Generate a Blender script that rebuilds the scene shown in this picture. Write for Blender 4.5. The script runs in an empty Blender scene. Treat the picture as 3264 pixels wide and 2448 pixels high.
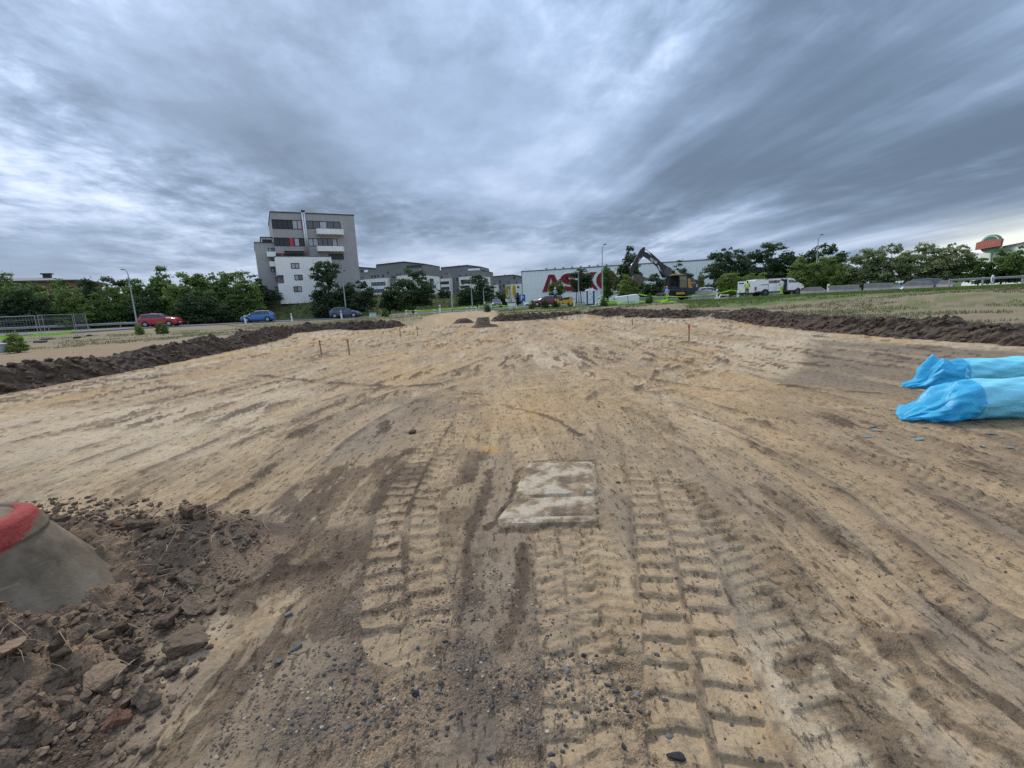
import bpy, bmesh, math, random
import numpy as np
from mathutils import Vector, Matrix

# ------------------------------------------------------------------ camera
random.seed(7)
RNG = np.random.default_rng(11)
SC = bpy.context.scene
COL = SC.collection
F, CU, CV = 1490.0, 1632.0, 1224.0        # the lens, in pixels of the 3264 x 2448 photograph
CAM_H, PITCH, ROLL = 1.65, math.radians(10.2), math.radians(-2.6)
cd = bpy.data.cameras.new('camera')
cd.sensor_width = 36.0
cd.lens = 36.0 * F / 3264.0
cd.clip_start = 0.05
cd.clip_end = 3000.0
cam = bpy.data.objects.new('camera', cd)
COL.objects.link(cam)
CAM_R = (Matrix.Rotation(math.pi / 2 - PITCH, 3, 'X') @ Matrix.Rotation(ROLL, 3, 'Z'))
cam.matrix_world = Matrix.Translation((0, 0, CAM_H)) @ CAM_R.to_4x4()
SC.camera = cam

# ------------------------------------------------------------------ light
SUN_EL, SUN_AZ = math.radians(48), math.radians(328)      # azimuth: clockwise from +Y (the view)
sd = bpy.data.lights.new('sun', 'SUN')
sd.energy = 1.5
sd.angle = math.radians(13)
sd.color = (1.0, 0.92, 0.82)
sun = bpy.data.objects.new('sun', sd)
COL.objects.link(sun)
sdir = Vector((math.sin(SUN_AZ) * math.cos(SUN_EL), math.cos(SUN_AZ) * math.cos(SUN_EL), math.sin(SUN_EL)))
sun.rotation_euler = sdir.to_track_quat('Z', 'Y').to_euler()

SC.view_settings.view_transform = 'Standard'
SC.view_settings.look = 'None'
SC.view_settings.gamma = 1.0
SC.view_settings.exposure = 0.80
SC.view_settings.use_curve_mapping = False
SC.cycles.max_bounces = 6
SC.cycles.diffuse_bounces = 3
SC.cycles.glossy_bounces = 2
SC.cycles.transmission_bounces = 4
SC.cycles.transparent_max_bounces = 6
SC.cycles.use_adaptive_sampling = True
SC.cycles.adaptive_threshold = 0.005
SC.cycles.use_denoising = False


class NT:
    """small helper for node trees"""
    def __init__(self, tree):
        self.t = tree
        tree.nodes.clear()

    def n(self, kind, **kw):
        nd = self.t.nodes.new(kind)
        for k, v in kw.items():
            if k == 'ins':
                for key, val in v.items():
                    s = nd.inputs[key]
                    if hasattr(val, 'links') or isinstance(val, bpy.types.NodeSocket):
                        self.t.links.new(val, s)
                    else:
                        s.default_value = val
            else:
                setattr(nd, k, v)
        return nd

    def l(self, a, b):
        self.t.links.new(a, b)

    def math(self, op, a, b=None, c=None, clamp=False):
        nd = self.t.nodes.new('ShaderNodeMath')
        nd.operation = op
        nd.use_clamp = clamp
        for i, x in enumerate((a, b, c)):
            if x is None:
                continue
            if isinstance(x, bpy.types.NodeSocket):
                self.t.links.new(x, nd.inputs[i])
            else:
                nd.inputs[i].default_value = x
        return nd.outputs[0]

    def mix(self, fac, a, b, blend='MIX'):
        nd = self.t.nodes.new('ShaderNodeMix')
        nd.data_type = 'RGBA'
        nd.blend_type = blend
        for s, x in ((nd.inputs[0], fac), (nd.inputs[6], a), (nd.inputs[7], b)):
            if isinstance(x, bpy.types.NodeSocket):
                self.t.links.new(x, s)
            elif isinstance(x, (tuple, list)):
                s.default_value = (*x[:3], 1)
            else:
                s.default_value = x
        return nd.outputs[2]

    def ramp(self, fac, stops, interp='LINEAR'):
        nd = self.t.nodes.new('ShaderNodeValToRGB')
        cr = nd.color_ramp
        cr.interpolation = interp
        while len(cr.elements) < len(stops):
            cr.elements.new(0.5)
        for e, (p, c) in zip(cr.elements, stops):
            e.position = p
            e.color = (*c[:3], 1) if isinstance(c, (tuple, list)) else (c, c, c, 1)
        self.t.links.new(fac, nd.inputs[0])
        return nd.outputs[0]

    def smooth(self, x, a, b):
        nd = self.t.nodes.new('ShaderNodeMapRange')
        nd.interpolation_type = 'SMOOTHSTEP'
        self.t.links.new(x, nd.inputs[0])
        nd.inputs[1].default_value = a
        nd.inputs[2].default_value = b
        return nd.outputs[0]


# ------------------------------------------------------------------ sky
world = bpy.data.worlds.new('World')
SC.world = world
world.use_nodes = True
W = NT(world.node_tree)
tc = W.n('ShaderNodeTexCoord')
sep = W.n('ShaderNodeSeparateXYZ', ins={0: tc.outputs['Generated']})
dx, dy, dz = sep.outputs
el = W.math('MAXIMUM', dz, 0.0)
den = W.math('ADD', el, 0.10)
px = W.math('DIVIDE', dx, den)
py = W.math('DIVIDE', dy, den)
ang = math.radians(9)                     # the streets of cloud run nearly straight away from the camera
qx = W.math('ADD', W.math('MULTIPLY', px, math.cos(ang)), W.math('MULTIPLY', py, math.sin(ang)))
qy = W.math('ADD', W.math('MULTIPLY', px, -math.sin(ang)), W.math('MULTIPLY', py, math.cos(ang)))


def cloud(sx, sy, ox, oy, scale, detail, rough, dist):
    v = W.n('ShaderNodeCombineXYZ', ins={0: W.math('MULTIPLY_ADD', qx, sx, ox), 1: W.math('MULTIPLY_ADD', qy, sy, oy), 2: 0.3})
    return W.n('ShaderNodeTexNoise', ins={'Vector': v.outputs[0], 'Scale': scale, 'Detail': detail,
                                          'Roughness': rough, 'Distortion': dist}).outputs['Fac']


big = cloud(0.33, 0.24, 7.9, 0.4, 1.0, 5.0, 0.50, 0.15)
streak = cloud(1.0, 0.15, 8.1, 2.2, 1.0, 6.0, 0.52, 0.25)
fine = cloud(1.7, 1.25, 1.7, 5.5, 1.8, 8.0, 0.60, 0.15)
ripple = cloud(4.6, 2.9, 2.2, 7.5, 1.6, 7.0, 0.62, 0.3)
puff = W.smooth(cloud(0.5, 0.5, 6.3, 4.4, 1.0, 2.0, 0.5, 0.2), 0.38, 0.60)
swt = W.math('MULTIPLY_ADD', W.smooth(px, -0.2, 1.2), 1.0, 0.03)
mixv = W.math('ADD', W.math('MULTIPLY', W.math('SUBTRACT', big, 0.5), 1.0), W.math('ADD', W.math('MULTIPLY', W.math('SUBTRACT', streak, 0.5), swt), W.math('MULTIPLY', W.math('SUBTRACT', fine, 0.5), W.math('MULTIPLY_ADD', puff, 0.42, 0.12))))
mixv = W.math('ADD', mixv, W.math('MULTIPLY', W.math('MINIMUM', W.math('MAXIMUM', px, -2.0), 2.0), -0.048))
mixv = W.math('ADD', mixv, W.math('MULTIPLY', W.math('SUBTRACT', ripple, 0.5), W.math('MULTIPLY', W.math('MULTIPLY_ADD', puff, 0.22, 0.05), W.smooth(el, 0.04, 0.22))))
ccol = W.ramp(W.smooth(mixv, -0.24, 0.20), [(0.0, (0.080, 0.114, 0.166)), (0.25, (0.134, 0.186, 0.268)),
                                         (0.5, (0.210, 0.278, 0.392)), (0.75, (0.345, 0.420, 0.555)), (1.0, (0.51, 0.575, 0.69))])
# overcast skies brighten gently from the horizon to the zenith
lift = W.math('MULTIPLY_ADD', el, 1.25, 0.80)
ccol = W.mix(1.0, ccol, W.n('ShaderNodeCombineXYZ', ins={0: lift, 1: lift, 2: lift}).outputs[0], 'MULTIPLY')
# even grey-blue layer low over the horizon
low = W.smooth(el, 0.20, 0.02)
ccol = W.mix(W.math('MULTIPLY', low, 0.42), ccol, (0.200, 0.262, 0.372))
# a gap under the cloud layer, low on the right
azr = W.math('ARCTAN2', dx, dy)
gap = W.math('MULTIPLY', W.smooth(azr, 0.62, 0.88), W.smooth(el, 0.115, 0.03))
gapn = W.math('MULTIPLY_ADD', streak, 0.9, 0.35, clamp=True)
ccol = W.mix(W.math('MULTIPLY', gap, gapn), ccol, (0.80, 0.80, 0.66))
sky = W.n('ShaderNodeTexSky', sky_type='NISHITA', sun_disc=False, sun_elevation=SUN_EL, sun_rotation=SUN_AZ,
          air_density=1.0, dust_density=2.0, ozone_density=1.0)
skyc = W.mix(1.0, sky.outputs[0], (0.05, 0.05, 0.05), 'MULTIPLY')
final = W.mix(0.90, skyc, ccol)
bg = W.n('ShaderNodeBackground', ins={0: final, 1: 1.0})
wo = W.n('ShaderNodeOutputWorld', ins={0: bg.outputs[0]})
world.cycles.sampling_method = 'MANUAL'
world.cycles.sample_map_resolution = 1024


# ------------------------------------------------------------------ where a pixel's ray goes
def ray(u, v):
    d = CAM_R @ Vector(((u - CU) / F, -(v - CV) / F, -1.0))
    return d


def G(u, v, z=0.0):
    d = ray(u, v)
    k = (z - CAM_H) / d.z
    return Vector((d.x * k, d.y * k, z))


def P(u, v, Y):
    d = ray(u, v)
    k = Y / d.y
    return Vector((d.x * k, Y, CAM_H + d.z * k))


# ------------------------------------------------------------------ noise in numpy
def hash2(ix, iy, seed):
    h = (ix * 374761393 + iy * 668265263 + seed * 974711) & 0xffffffff
    h = ((h ^ (h >> 13)) * 1274126177) & 0xffffffff
    return ((h ^ (h >> 16)) & 0xffffff) / float(0xffffff)


def vnoise(x, y, seed=0):
    ix = np.floor(x).astype(np.int64)
    iy = np.floor(y).astype(np.int64)
    fx = x - ix
    fy = y - iy
    fx = fx * fx * fx * (fx * (fx * 6 - 15) + 10)
    fy = fy * fy * fy * (fy * (fy * 6 - 15) + 10)
    a = hash2(ix, iy, seed)
    b = hash2(ix + 1, iy, seed)
    c = hash2(ix, iy + 1, seed)
    d = hash2(ix + 1, iy + 1, seed)
    return (a * (1 - fx) + b * fx) * (1 - fy) + (c * (1 - fx) + d * fx) * fy


def fbm(x, y, octv=4, seed=0, gain=0.5):
    s = np.zeros_like(x)
    a, t = 1.0, 0.0
    ca, sa = math.cos(0.6), math.sin(0.6)
    for k in range(octv):
        s += a * vnoise(x, y, seed + k * 17)
        t += a
        a *= gain
        x, y = (x * ca - y * sa) * 2.03 + 5.1, (x * sa + y * ca) * 2.03 + 1.7
    return s / t


def billow(x, y, octv=4, seed=0):
    s = np.zeros_like(x)
    a, t = 1.0, 0.0
    for k in range(octv):
        s += a * np.abs(2 * vnoise(x, y, seed + k * 13) - 1)
        t += a
        a *= 0.55
        x, y = (x * 0.8 - y * 0.6) * 2.07 + 3.3, (x * 0.6 + y * 0.8) * 2.07 + 9.1
    return s / t


def sstep(a, b, x):
    t = np.clip((x - a) / (b - a), 0, 1)
    return t * t * (3 - 2 * t)


def seg_dist(X, Y, poly, closed=True):
    """unsigned distance to a polyline"""
    d = np.full(X.shape, 1e9)
    n = len(poly)
    for i in range(n if closed else n - 1):
        ax, ay = poly[i]
        bx, by = poly[(i + 1) % n]
        ex, ey = bx - ax, by - ay
        L = ex * ex + ey * ey + 1e-12
        t = np.clip(((X - ax) * ex + (Y - ay) * ey) / L, 0, 1)
        d = np.minimum(d, np.hypot(X - ax - t * ex, Y - ay - t * ey))
    return d


def inside(X, Y, poly):
    r = np.zeros(X.shape, bool)
    n = len(poly)
    for i in range(n):
        ax, ay = poly[i]
        bx, by = poly[(i + 1) % n]
        if ay == by:
            continue
        c = ((ay > Y) != (by > Y)) & (X < (bx - ax) * (Y - ay) / (by - ay) + ax)
        r ^= c
    return r


def sdf(X, Y, poly):
    d = seg_dist(X, Y, poly)
    return np.where(inside(X, Y, poly), -d, d)


def catmull(pts, step):
    pts = [np.array(p, float) for p in pts]
    pts = [2 * pts[0] - pts[1]] + pts + [2 * pts[-1] - pts[-2]]
    out = []
    for i in range(1, len(pts) - 2):
        p0, p1, p2, p3 = pts[i - 1:i + 3]
        n = max(2, int(np.linalg.norm(p2 - p1) / step))
        for k in range(n):
            t = k / n
            out.append(0.5 * (2 * p1 + (p2 - p0) * t + (2 * p0 - 5 * p1 + 4 * p2 - p3) * t * t + (3 * p1 - p0 - 3 * p2 + p3) * t ** 3))
    out.append(pts[-2])
    return np.array(out)


# ------------------------------------------------------------------ objects
def tag(o, label=None, cat=None, group=None, kind=None):
    if label: o['label'] = label
    if cat: o['category'] = cat
    if group: o['group'] = group
    if kind: o['kind'] = kind
    return o


def thing(name, label, cat, loc=(0, 0, 0), rz=0.0, group=None):
    o = bpy.data.objects.new(name, None)
    o.empty_display_size = 0.2
    COL.objects.link(o)
    o.location = loc
    o.rotation_euler = (0, 0, rz)
    return tag(o, label, cat, group)


def link(name, me, mat=None, parent=None):
    o = bpy.data.objects.new(name, me)
    COL.objects.link(o)
    if mat is not None and not me.materials:
        for m in (mat if isinstance(mat, (list, tuple)) else [mat]):
            me.materials.append(m)
    if parent is not None:
        o.parent = parent
    return o


def copy_tree(o, parent=None):
    c = o.copy()
    COL.objects.link(c)
    c.parent = parent
    for ch in list(o.children):
        copy_tree(ch, c)
    return c


def np_mesh(name, verts, faces, smooth=True):
    """verts (n,3), faces (m,3|4) numpy"""
    me = bpy.data.meshes.new(name)
    k = faces.shape[1]
    me.vertices.add(len(verts))
    me.vertices.foreach_set('co', np.ascontiguousarray(verts, np.float32).ravel())
    me.loops.add(faces.size)
    me.loops.foreach_set('vertex_index', np.ascontiguousarray(faces, np.int32).ravel())
    me.polygons.add(len(faces))
    me.polygons.foreach_set('loop_start', np.arange(0, faces.size, k, dtype=np.int32))
    me.polygons.foreach_set('loop_total', np.full(len(faces), k, np.int32))
    me.polygons.foreach_set('use_smooth', np.full(len(faces), smooth, bool))
    me.update(calc_edges=True)
    return me


def grid_faces(nr, nc):
    i = np.arange(nr - 1)[:, None] * nc + np.arange(nc - 1)[None, :]
    return np.stack([i, i + 1, i + 1 + nc, i + nc], -1).reshape(-1, 4)


def set_col(me, name, rgba):
    a = me.color_attributes.new(name, 'FLOAT_COLOR', 'POINT')
    a.data.foreach_set('color', np.ascontiguousarray(rgba, np.float32).ravel())


class MB:
    """collects simple solids, then links them as one mesh object"""
    def __init__(self):
        self.v, self.f = [], []

    def add(self, vs, fs):
        b = len(self.v)
        self.v += [tuple(p) for p in vs]
        self.f += [tuple(i + b for i in q) for q in fs]
        return self

    def box(self, x0, x1, y0, y1, z0, z1):
        return self.add([(x0, y0, z0), (x1, y0, z0), (x1, y1, z0), (x0, y1, z0), (x0, y0, z1), (x1, y0, z1), (x1, y1, z1), (x0, y1, z1)],
                        [(0, 3, 2, 1), (4, 5, 6, 7), (0, 1, 5, 4), (1, 2, 6, 5), (2, 3, 7, 6), (3, 0, 4, 7)])

    def prism(self, poly, y0, y1, axis='y'):
        """polygon in (x,z) pushed along y; axis 'z': polygon in (x,y) pushed along z; axis 'x': polygon in (y,z)"""
        n = len(poly)
        mk = {'y': lambda a, b, t: (a, t, b), 'z': lambda a, b, t: (a, b, t), 'x': lambda a, b, t: (t, a, b)}[axis]
        vs = [mk(a, b, y0) for a, b in poly] + [mk(a, b, y1) for a, b in poly]
        fs = [tuple(range(n)), tuple(range(2 * n - 1, n - 1, -1))]
        fs += [(i, i + n, (i + 1) % n + n, (i + 1) % n) for i in range(n)]
        return self.add(vs, fs)

    def cyl(self, p0, p1, r0, r1=None, n=10):
        return self.tube([p0, p1], [r0, r0 if r1 is None else r1], n)

    def tube(self, pts, r, n=8, cap=True):
        pts = [Vector(p) for p in pts]
        rs = r if isinstance(r, (list, tuple)) else [r] * len(pts)
        vs, fs = [], []
        up = None
        for i, p in enumerate(pts):
            d = (pts[min(i + 1, len(pts) - 1)] - pts[max(i - 1, 0)]).normalized()
            if up is None:
                up = Vector((0, 0, 1)) if abs(d.z) < 0.9 else Vector((1, 0, 0))
            a = d.cross(up).normalized()
            b = a.cross(d).normalized()
            up = b
            for k in range(n):
                t = 2 * math.pi * k / n
                vs.append(p + (a * math.cos(t) + b * math.sin(t)) * rs[i])
        for i in range(len(pts) - 1):
            for k in range(n):
                fs.append((i * n + k, i * n + (k + 1) % n, (i + 1) * n + (k + 1) % n, (i + 1) * n + k))
        if cap:
            fs.append(tuple(range(n - 1, -1, -1)))
            fs.append(tuple((len(pts) - 1) * n + k for k in range(n)))
        return self.add(vs, fs)

    def lathe(self, prof, n=24, c=(0, 0, 0)):
        """profile of (r,z) turned about the z axis through c"""
        vs, fs = [], []
        for r, z in prof:
            for k in range(n):
                t = 2 * math.pi * k / n
                vs.append((c[0] + r * math.cos(t), c[1] + r * math.sin(t), c[2] + z))
        for i in range(len(prof) - 1):
            for k in range(n):
                fs.append((i * n + k, i * n + (k + 1) % n, (i + 1) * n + (k + 1) % n, (i + 1) * n + k))
        fs.append(tuple(range(n - 1, -1, -1)))
        fs.append(tuple((len(prof) - 1) * n + k for k in range(n)))
        return self.add(vs, fs)

    def loft(self, rings, closed=True):
        n = len(rings[0])
        vs = [p for r in rings for p in r]
        fs = []
        for i in range(len(rings) - 1):
            for k in range(n if closed else n - 1):
                fs.append((i * n + k, i * n + (k + 1) % n, (i + 1) * n + (k + 1) % n, (i + 1) * n + k))
        if closed:
            fs.append(tuple(range(n - 1, -1, -1)))
            fs.append(tuple((len(rings) - 1) * n + k for k in range(n)))
        return self.add(vs, fs)

    def mesh(self, name, smooth=False, recalc=True):
        me = bpy.data.meshes.new(name)
        me.from_pydata(self.v, [], self.f)
        if recalc:
            bm = bmesh.new()
            bm.from_mesh(me)
            bmesh.ops.recalc_face_normals(bm, faces=bm.faces)
            bm.to_mesh(me)
            bm.free()
        if smooth:
            me.polygons.foreach_set('use_smooth', [True] * len(me.polygons))
        me.update()
        return me

    def build(self, name, mat, parent=None, smooth=False, bevel=0.0):
        o = link(name, self.mesh(name, smooth), mat, parent)
        if bevel:
            m = o.modifiers.new('bevel', 'BEVEL')
            m.width = bevel
            m.segments = 2
            m.limit_method = 'ANGLE'
            if smooth is None:
                pass
        return o


def part(parent, name, mat, fn, smooth=False, bevel=0.0):
    m = MB()
    fn(m)
    return m.build(name, mat, parent, smooth, bevel)


def stroke_poly(pts, w):
    """thick polyline as list of quads (letters)"""
    out = []
    pts = [Vector(p) for p in pts]
    L, R = [], []
    for i, p in enumerate(pts):
        a = (pts[i] - pts[i - 1]).normalized() if i else None
        b = (pts[i + 1] - pts[i]).normalized() if i < len(pts) - 1 else None
        d = ((a or b) + (b or a)).normalized()
        nrm = Vector((-d.y, d.x))
        k = 1.0
        if a and b:
            k = 1 / max(0.5, nrm.dot(Vector((-a.y, a.x))))
        L.append(p + nrm * w / 2 * k)
        R.append(p - nrm * w / 2 * k)
    return [(l.x, l.y) for l in L] + [(r.x, r.y) for r in reversed(R)]

# ------------------------------------------------------------------ materials
MATS = {}


def mat(name, col, rough=0.6, metal=0.0, var=0.12, scale=6.0, bump=0.0, bscale=40.0, spec=0.4, streak=0.0):
    """plain surface with procedural wear: uneven colour, uneven gloss, fine relief"""
    if name in MATS:
        return MATS[name]
    m = bpy.data.materials.new(name)
    m.use_nodes = True
    T = NT(m.node_tree)
    tcn = T.n('ShaderNodeTexCoord')
    ns = T.n('ShaderNodeTexNoise', ins={'Vector': tcn.outputs['Object'], 'Scale': scale, 'Detail': 6.0, 'Roughness': 0.6})
    lo = tuple(c * (1 - var) for c in col)
    hi = tuple(min(1, c * (1 + var)) for c in col)
    c = T.ramp(ns.outputs['Fac'], [(0.3, lo), (0.7, hi)])
    if streak:
        mp = T.n('ShaderNodeMapping', ins={'Vector': tcn.outputs['Object'], 'Scale': (1.6, 1.6, 0.10)})
        n2 = T.n('ShaderNodeTexNoise', ins={'Vector': mp.outputs[0], 'Scale': 1.5, 'Detail': 5.0})
        c = T.mix(T.math('MULTIPLY', T.smooth(n2.outputs['Fac'], 0.5, 0.75), streak), c, tuple(x * 0.45 for x in col))
    r = T.math('MULTIPLY_ADD', ns.outputs['Fac'], 0.25, rough - 0.12, clamp=True)
    b = T.n('ShaderNodeBsdfPrincipled', ins={'Base Color': c, 'Roughness': r, 'Metallic': metal, 'Specular IOR Level': spec})
    if bump:
        nb = T.n('ShaderNodeTexNoise', ins={'Vector': tcn.outputs['Object'], 'Scale': bscale, 'Detail': 5.0})
        bp = T.n('ShaderNodeBump', ins={'Strength': bump, 'Distance': 0.02, 'Height': nb.outputs['Fac']})
        T.l(bp.outputs[0], b.inputs['Normal'])
    T.n('ShaderNodeOutputMaterial', ins={0: b.outputs[0]})
    MATS[name] = m
    return m


def earth_mat(name, attr=None, col=(0.1, 0.07, 0.05), var=0.5, fine=1.0, bump=0.6):
    """earth, sand, soil: colour from the mesh or one tone, broken up by grains and small relief"""
    m = bpy.data.materials.new(name)
    m.use_nodes = True
    T = NT(m.node_tree)
    tcn = T.n('ShaderNodeTexCoord')
    vec = tcn.outputs['Object']
    n1 = T.n('ShaderNodeTexNoise', ins={'Vector': vec, 'Scale': 5.0, 'Detail': 7.0, 'Roughness': 0.65})
    n2 = T.n('ShaderNodeTexNoise', ins={'Vector': vec, 'Scale': 70.0 * fine, 'Detail': 4.0, 'Roughness': 0.7})
    vo = T.n('ShaderNodeTexVoronoi', ins={'Vector': vec, 'Scale': 150.0 * fine, 'Randomness': 1.0})
    if attr:
        at = T.n('ShaderNodeAttribute', attribute_name=attr)
        base, grav = at.outputs['Color'], at.outputs['Alpha']
    else:
        rgb = T.n('ShaderNodeRGB')
        rgb.outputs[0].default_value = (*col, 1)
        base, grav = rgb.outputs[0], None
    k = T.math('MULTIPLY_ADD', n1.outputs['Fac'], var, 1.0 - var * 0.5)
    k = T.math('MULTIPLY', k, T.math('MULTIPLY_ADD', n2.outputs['Fac'], 0.9, 0.55))
    if attr:
        n0 = T.n('ShaderNodeTexNoise', ins={'Vector': vec, 'Scale': 0.9, 'Detail': 9.0, 'Roughness': 0.68})
        k = T.math('MULTIPLY', k, T.math('MULTIPLY_ADD', n0.outputs['Fac'], 0.6, 0.70))
        mp = T.n('ShaderNodeMapping', ins={'Vector': vec, 'Scale': (1.0, 0.30, 1.0)})
        n3 = T.n('ShaderNodeTexNoise', ins={'Vector': mp.outputs[0], 'Scale': 26.0, 'Detail': 5.0, 'Roughness': 0.7})
        fl = T.smooth(n3.outputs['Fac'], 0.56, 0.66)
        k = T.math('MULTIPLY', k, T.math('MULTIPLY_ADD', fl, -0.52, 1.05))
    kk = T.n('ShaderNodeCombineXYZ', ins={0: k, 1: k, 2: k})
    c = T.mix(1.0, base, kk.outputs[0], 'MULTIPLY')
    if grav is not None:
        bw = T.n('ShaderNodeSeparateColor', ins={0: vo.outputs['Color']}).outputs[0]
        peb = T.ramp(bw, [(0.0, (0.35, 0.35, 0.37)), (0.55, (0.9, 0.86, 0.82)), (1.0, (1.9, 1.7, 1.5))])
        pc = T.mix(1.0, c, peb, 'MULTIPLY')
        c = T.mix(T.math('MULTIPLY', grav, 0.42), c, pc)
    b = T.n('ShaderNodeBsdfPrincipled', ins={'Base Color': c, 'Roughness': 0.95, 'Specular IOR Level': 0.12})
    h = T.math('ADD', T.math('MULTIPLY', n2.outputs['Fac'], 0.6), n1.outputs['Fac'])
    if attr:
        h = T.math('SUBTRACT', h, T.math('MULTIPLY', fl, 0.35))
    if grav is not None:
        h = T.math('ADD', h, T.math('MULTIPLY', T.math('MULTIPLY', grav, -0.5), vo.outputs['Distance']))
    bp = T.n('ShaderNodeBump', ins={'Strength': bump, 'Distance': 0.02, 'Height': h})
    T.l(bp.outputs[0], b.inputs['Normal'])
    T.n('ShaderNodeOutputMaterial', ins={0: b.outputs[0]})
    return m


M_GROUND = earth_mat('earth_ground', 'col', var=0.5, fine=0.75, bump=0.9)
M_SOIL = earth_mat('dark_soil', None, (0.100, 0.074, 0.054), var=1.2, fine=0.5, bump=0.9)
M_CLOD = earth_mat('brown_clod', None, (0.165, 0.118, 0.080), var=0.9, fine=0.7, bump=0.9)
M_HEAP = earth_mat('heap_soil', 'col', var=0.7, fine=0.7, bump=1.0)

# ------------------------------------------------------------------ the lie of the land
foot = [(0, 1259), (300, 1205), (590, 1150), (890, 1085), (960, 1060), (1159, 1052), (1328, 1040)]
foot2 = [(1558, 1028), (1740, 1018), (1900, 1011), (2100, 1015), (2286, 1016), (2392, 1034), (2539, 1050), (2700, 1066), (3264, 1108)]
LB = [(-11.0, -14.0), (-11.6, 2.0)] + [tuple(G(u, v)[:2]) for u, v in foot]
RB = [tuple(G(u, v)[:2]) for u, v in foot2] + [(12.4, 4.0), (13.0, -14.0)]
PIT = LB + RB

# spots of the surrounding land whose level the photograph shows: pixel and distance
ANCH = [(516, 1043, 58), (826, 1030, 64), (1103, 1016, 66), (1189, 1012, 66), (1403, 997, 60), (1547, 990, 57), (1882, 973, 65),
        (1797, 977, 63), (2000, 969, 50), (2180, 957, 62), (2470, 943, 55), (2700, 931, 44), (2890, 924, 41), (139, 1093, 34),
        (280, 1080, 38), (438, 1037, 68), (3000, 915, 40), (1640, 988, 64)]
APTS = np.array([tuple(P(*a)) for a in ANCH])


def outer(X, Y):
    """level of the undisturbed land around the stripped field"""
    X = np.asarray(X, float)
    Y = np.asarray(Y, float)
    num = np.full(X.shape, 0.34 * 0.004)
    den = np.full(X.shape, 0.004)
    for ax, ay, az in APTS:
        w = np.exp(-((X - ax) ** 2 + (Y - ay) ** 2) / (2 * 8.0 ** 2))
        num += w * az
        den += w
    # near the cut the land lies about 0.36 m above the sand
    w = 0.6 * np.exp(-np.clip(sdf(X, Y, PIT), 0, 60) ** 2 / (2 * 5.0 ** 2))
    num += w * 0.36
    den += w
    return num / den


def outer1(x, y):
    return float(outer(np.array([x]), np.array([y]))[0])


RAMP = [tuple(G(1440, 1045)[:2]), (-5.0, 58.0)]


def land(X, Y):
    """ground level everywhere, without the fine relief"""
    s = sdf(X, Y, PIT)
    o = outer(X, Y) + 0.05 * (fbm(X * 0.35, Y * 0.35, 3, 5) - 0.5)
    k = sstep(0.3, 1.9, s)
    # a sand ramp climbs out of the field towards the road
    rd = seg_dist(X, Y, RAMP, False)
    kr = sstep(0.0, 12.0, s)
    w = sstep(4.2, 2.2, rd)
    k = k * (1 - w) + kr * w
    z = o * k
    return z, s, w


# ------------------------------------------------------------------ ground sheet
def z3(x, y):
    return (1800 + x * 0.6618, 960 + y * 0.6618)


TRK = []      # (type, [(u,v)...], width, depth)
TRK.append(('lug', [(2400, 2900), (2330, 2600), (2250, 2300), (2185, 1950), (2120, 1660), (2075, 1500), (2030, 1370), (1950, 1270), (1820, 1200)], 0.46, 0.020, 0.165))
TRK.append(('lug', [(1900, 2500), (1850, 2150), (1805, 1900), (1775, 1700), (1690, 1450), (1620, 1300), (1570, 1200)], 0.36, 0.010, 0.15))
TRK.append(('lug', [(1300, 2000), (1290, 1850), (1290, 1750), (1310, 1600), (1380, 1450), (1450, 1330)], 0.5, 0.013, 0.17))
TRK.append(('chev', [(2000, 2500), (1955, 2150), (1920, 1880), (1890, 1700), (1830, 1480), (1780, 1380), (1690, 1290), (1560, 1220)], 0.30, 0.016, 0.10))
TRK.append(('chev', [(2900, 2600), (2720, 2300), (2580, 2050), (2450, 1850), (2330, 1680), (2230, 1500), (2130, 1380), (2000, 1270)], 0.42, 0.014, 0.12))
TRK.append(('line', [z3(*p) for p in [(1500, 1500), (1230, 1240), (1000, 1020), (800, 830), (640, 640), (450, 500), (160, 430), (-60, 420)]], 0.42, 0.022, 0.06))
TRK.append(('line', [z3(*p) for p in [(2300, 1450), (2000, 1260), (1850, 1150), (1500, 900), (1200, 750), (960, 650), (760, 570), (540, 510), (300, 440)]], 0.60, 0.022, 0.10))
TRK.append(('line', [z3(*p) for p in [(2500, 1120), (2212, 970), (1860, 840), (1560, 740), (1300, 650), (1000, 580), (700, 520), (480, 440)]], 0.35, 0.026, 0.08))
TRK.append(('line', [z3(*p) for p in [(2600, 860), (2212, 750), (1700, 610), (1450, 540), (1150, 480), (850, 430), (580, 390), (380, 350), (250, 290)]], 0.5, 0.026, 0.10))
TRK.append(('line', [z3(*p) for p in [(1750, 1400), (1500, 1150), (1250, 960), (1000, 800), (760, 660)]], 0.3, 0.02, 0.075))
TRK.append(('chev', [z3(*p) for p in [(2600, 1250), (2212, 1010), (1800, 830), (1500, 730), (1200, 640)]], 0.5, 0.016, 0.11))
for k, (x0, pt) in enumerate(((1.55, .11), (2.25, .09), (2.95, .12), (3.75, .10), (4.6, .12), (0.25, .10), (-0.55, .11), (-1.35, .12))):
    TRK.append(('chevy', [(x0 + .25 + .05 * k, -0.5), (x0 + .1, 1.5), (x0, 3.0), (x0 - .15, 5.0), (x0 - .55 * (1 if x0 > 0 else -.4), 8.0), (x0 - 1.5 * (1 if x0 > 0 else -.5), 12.0)], 0.34 + .04 * (k % 3), 0.009, pt))
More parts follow.
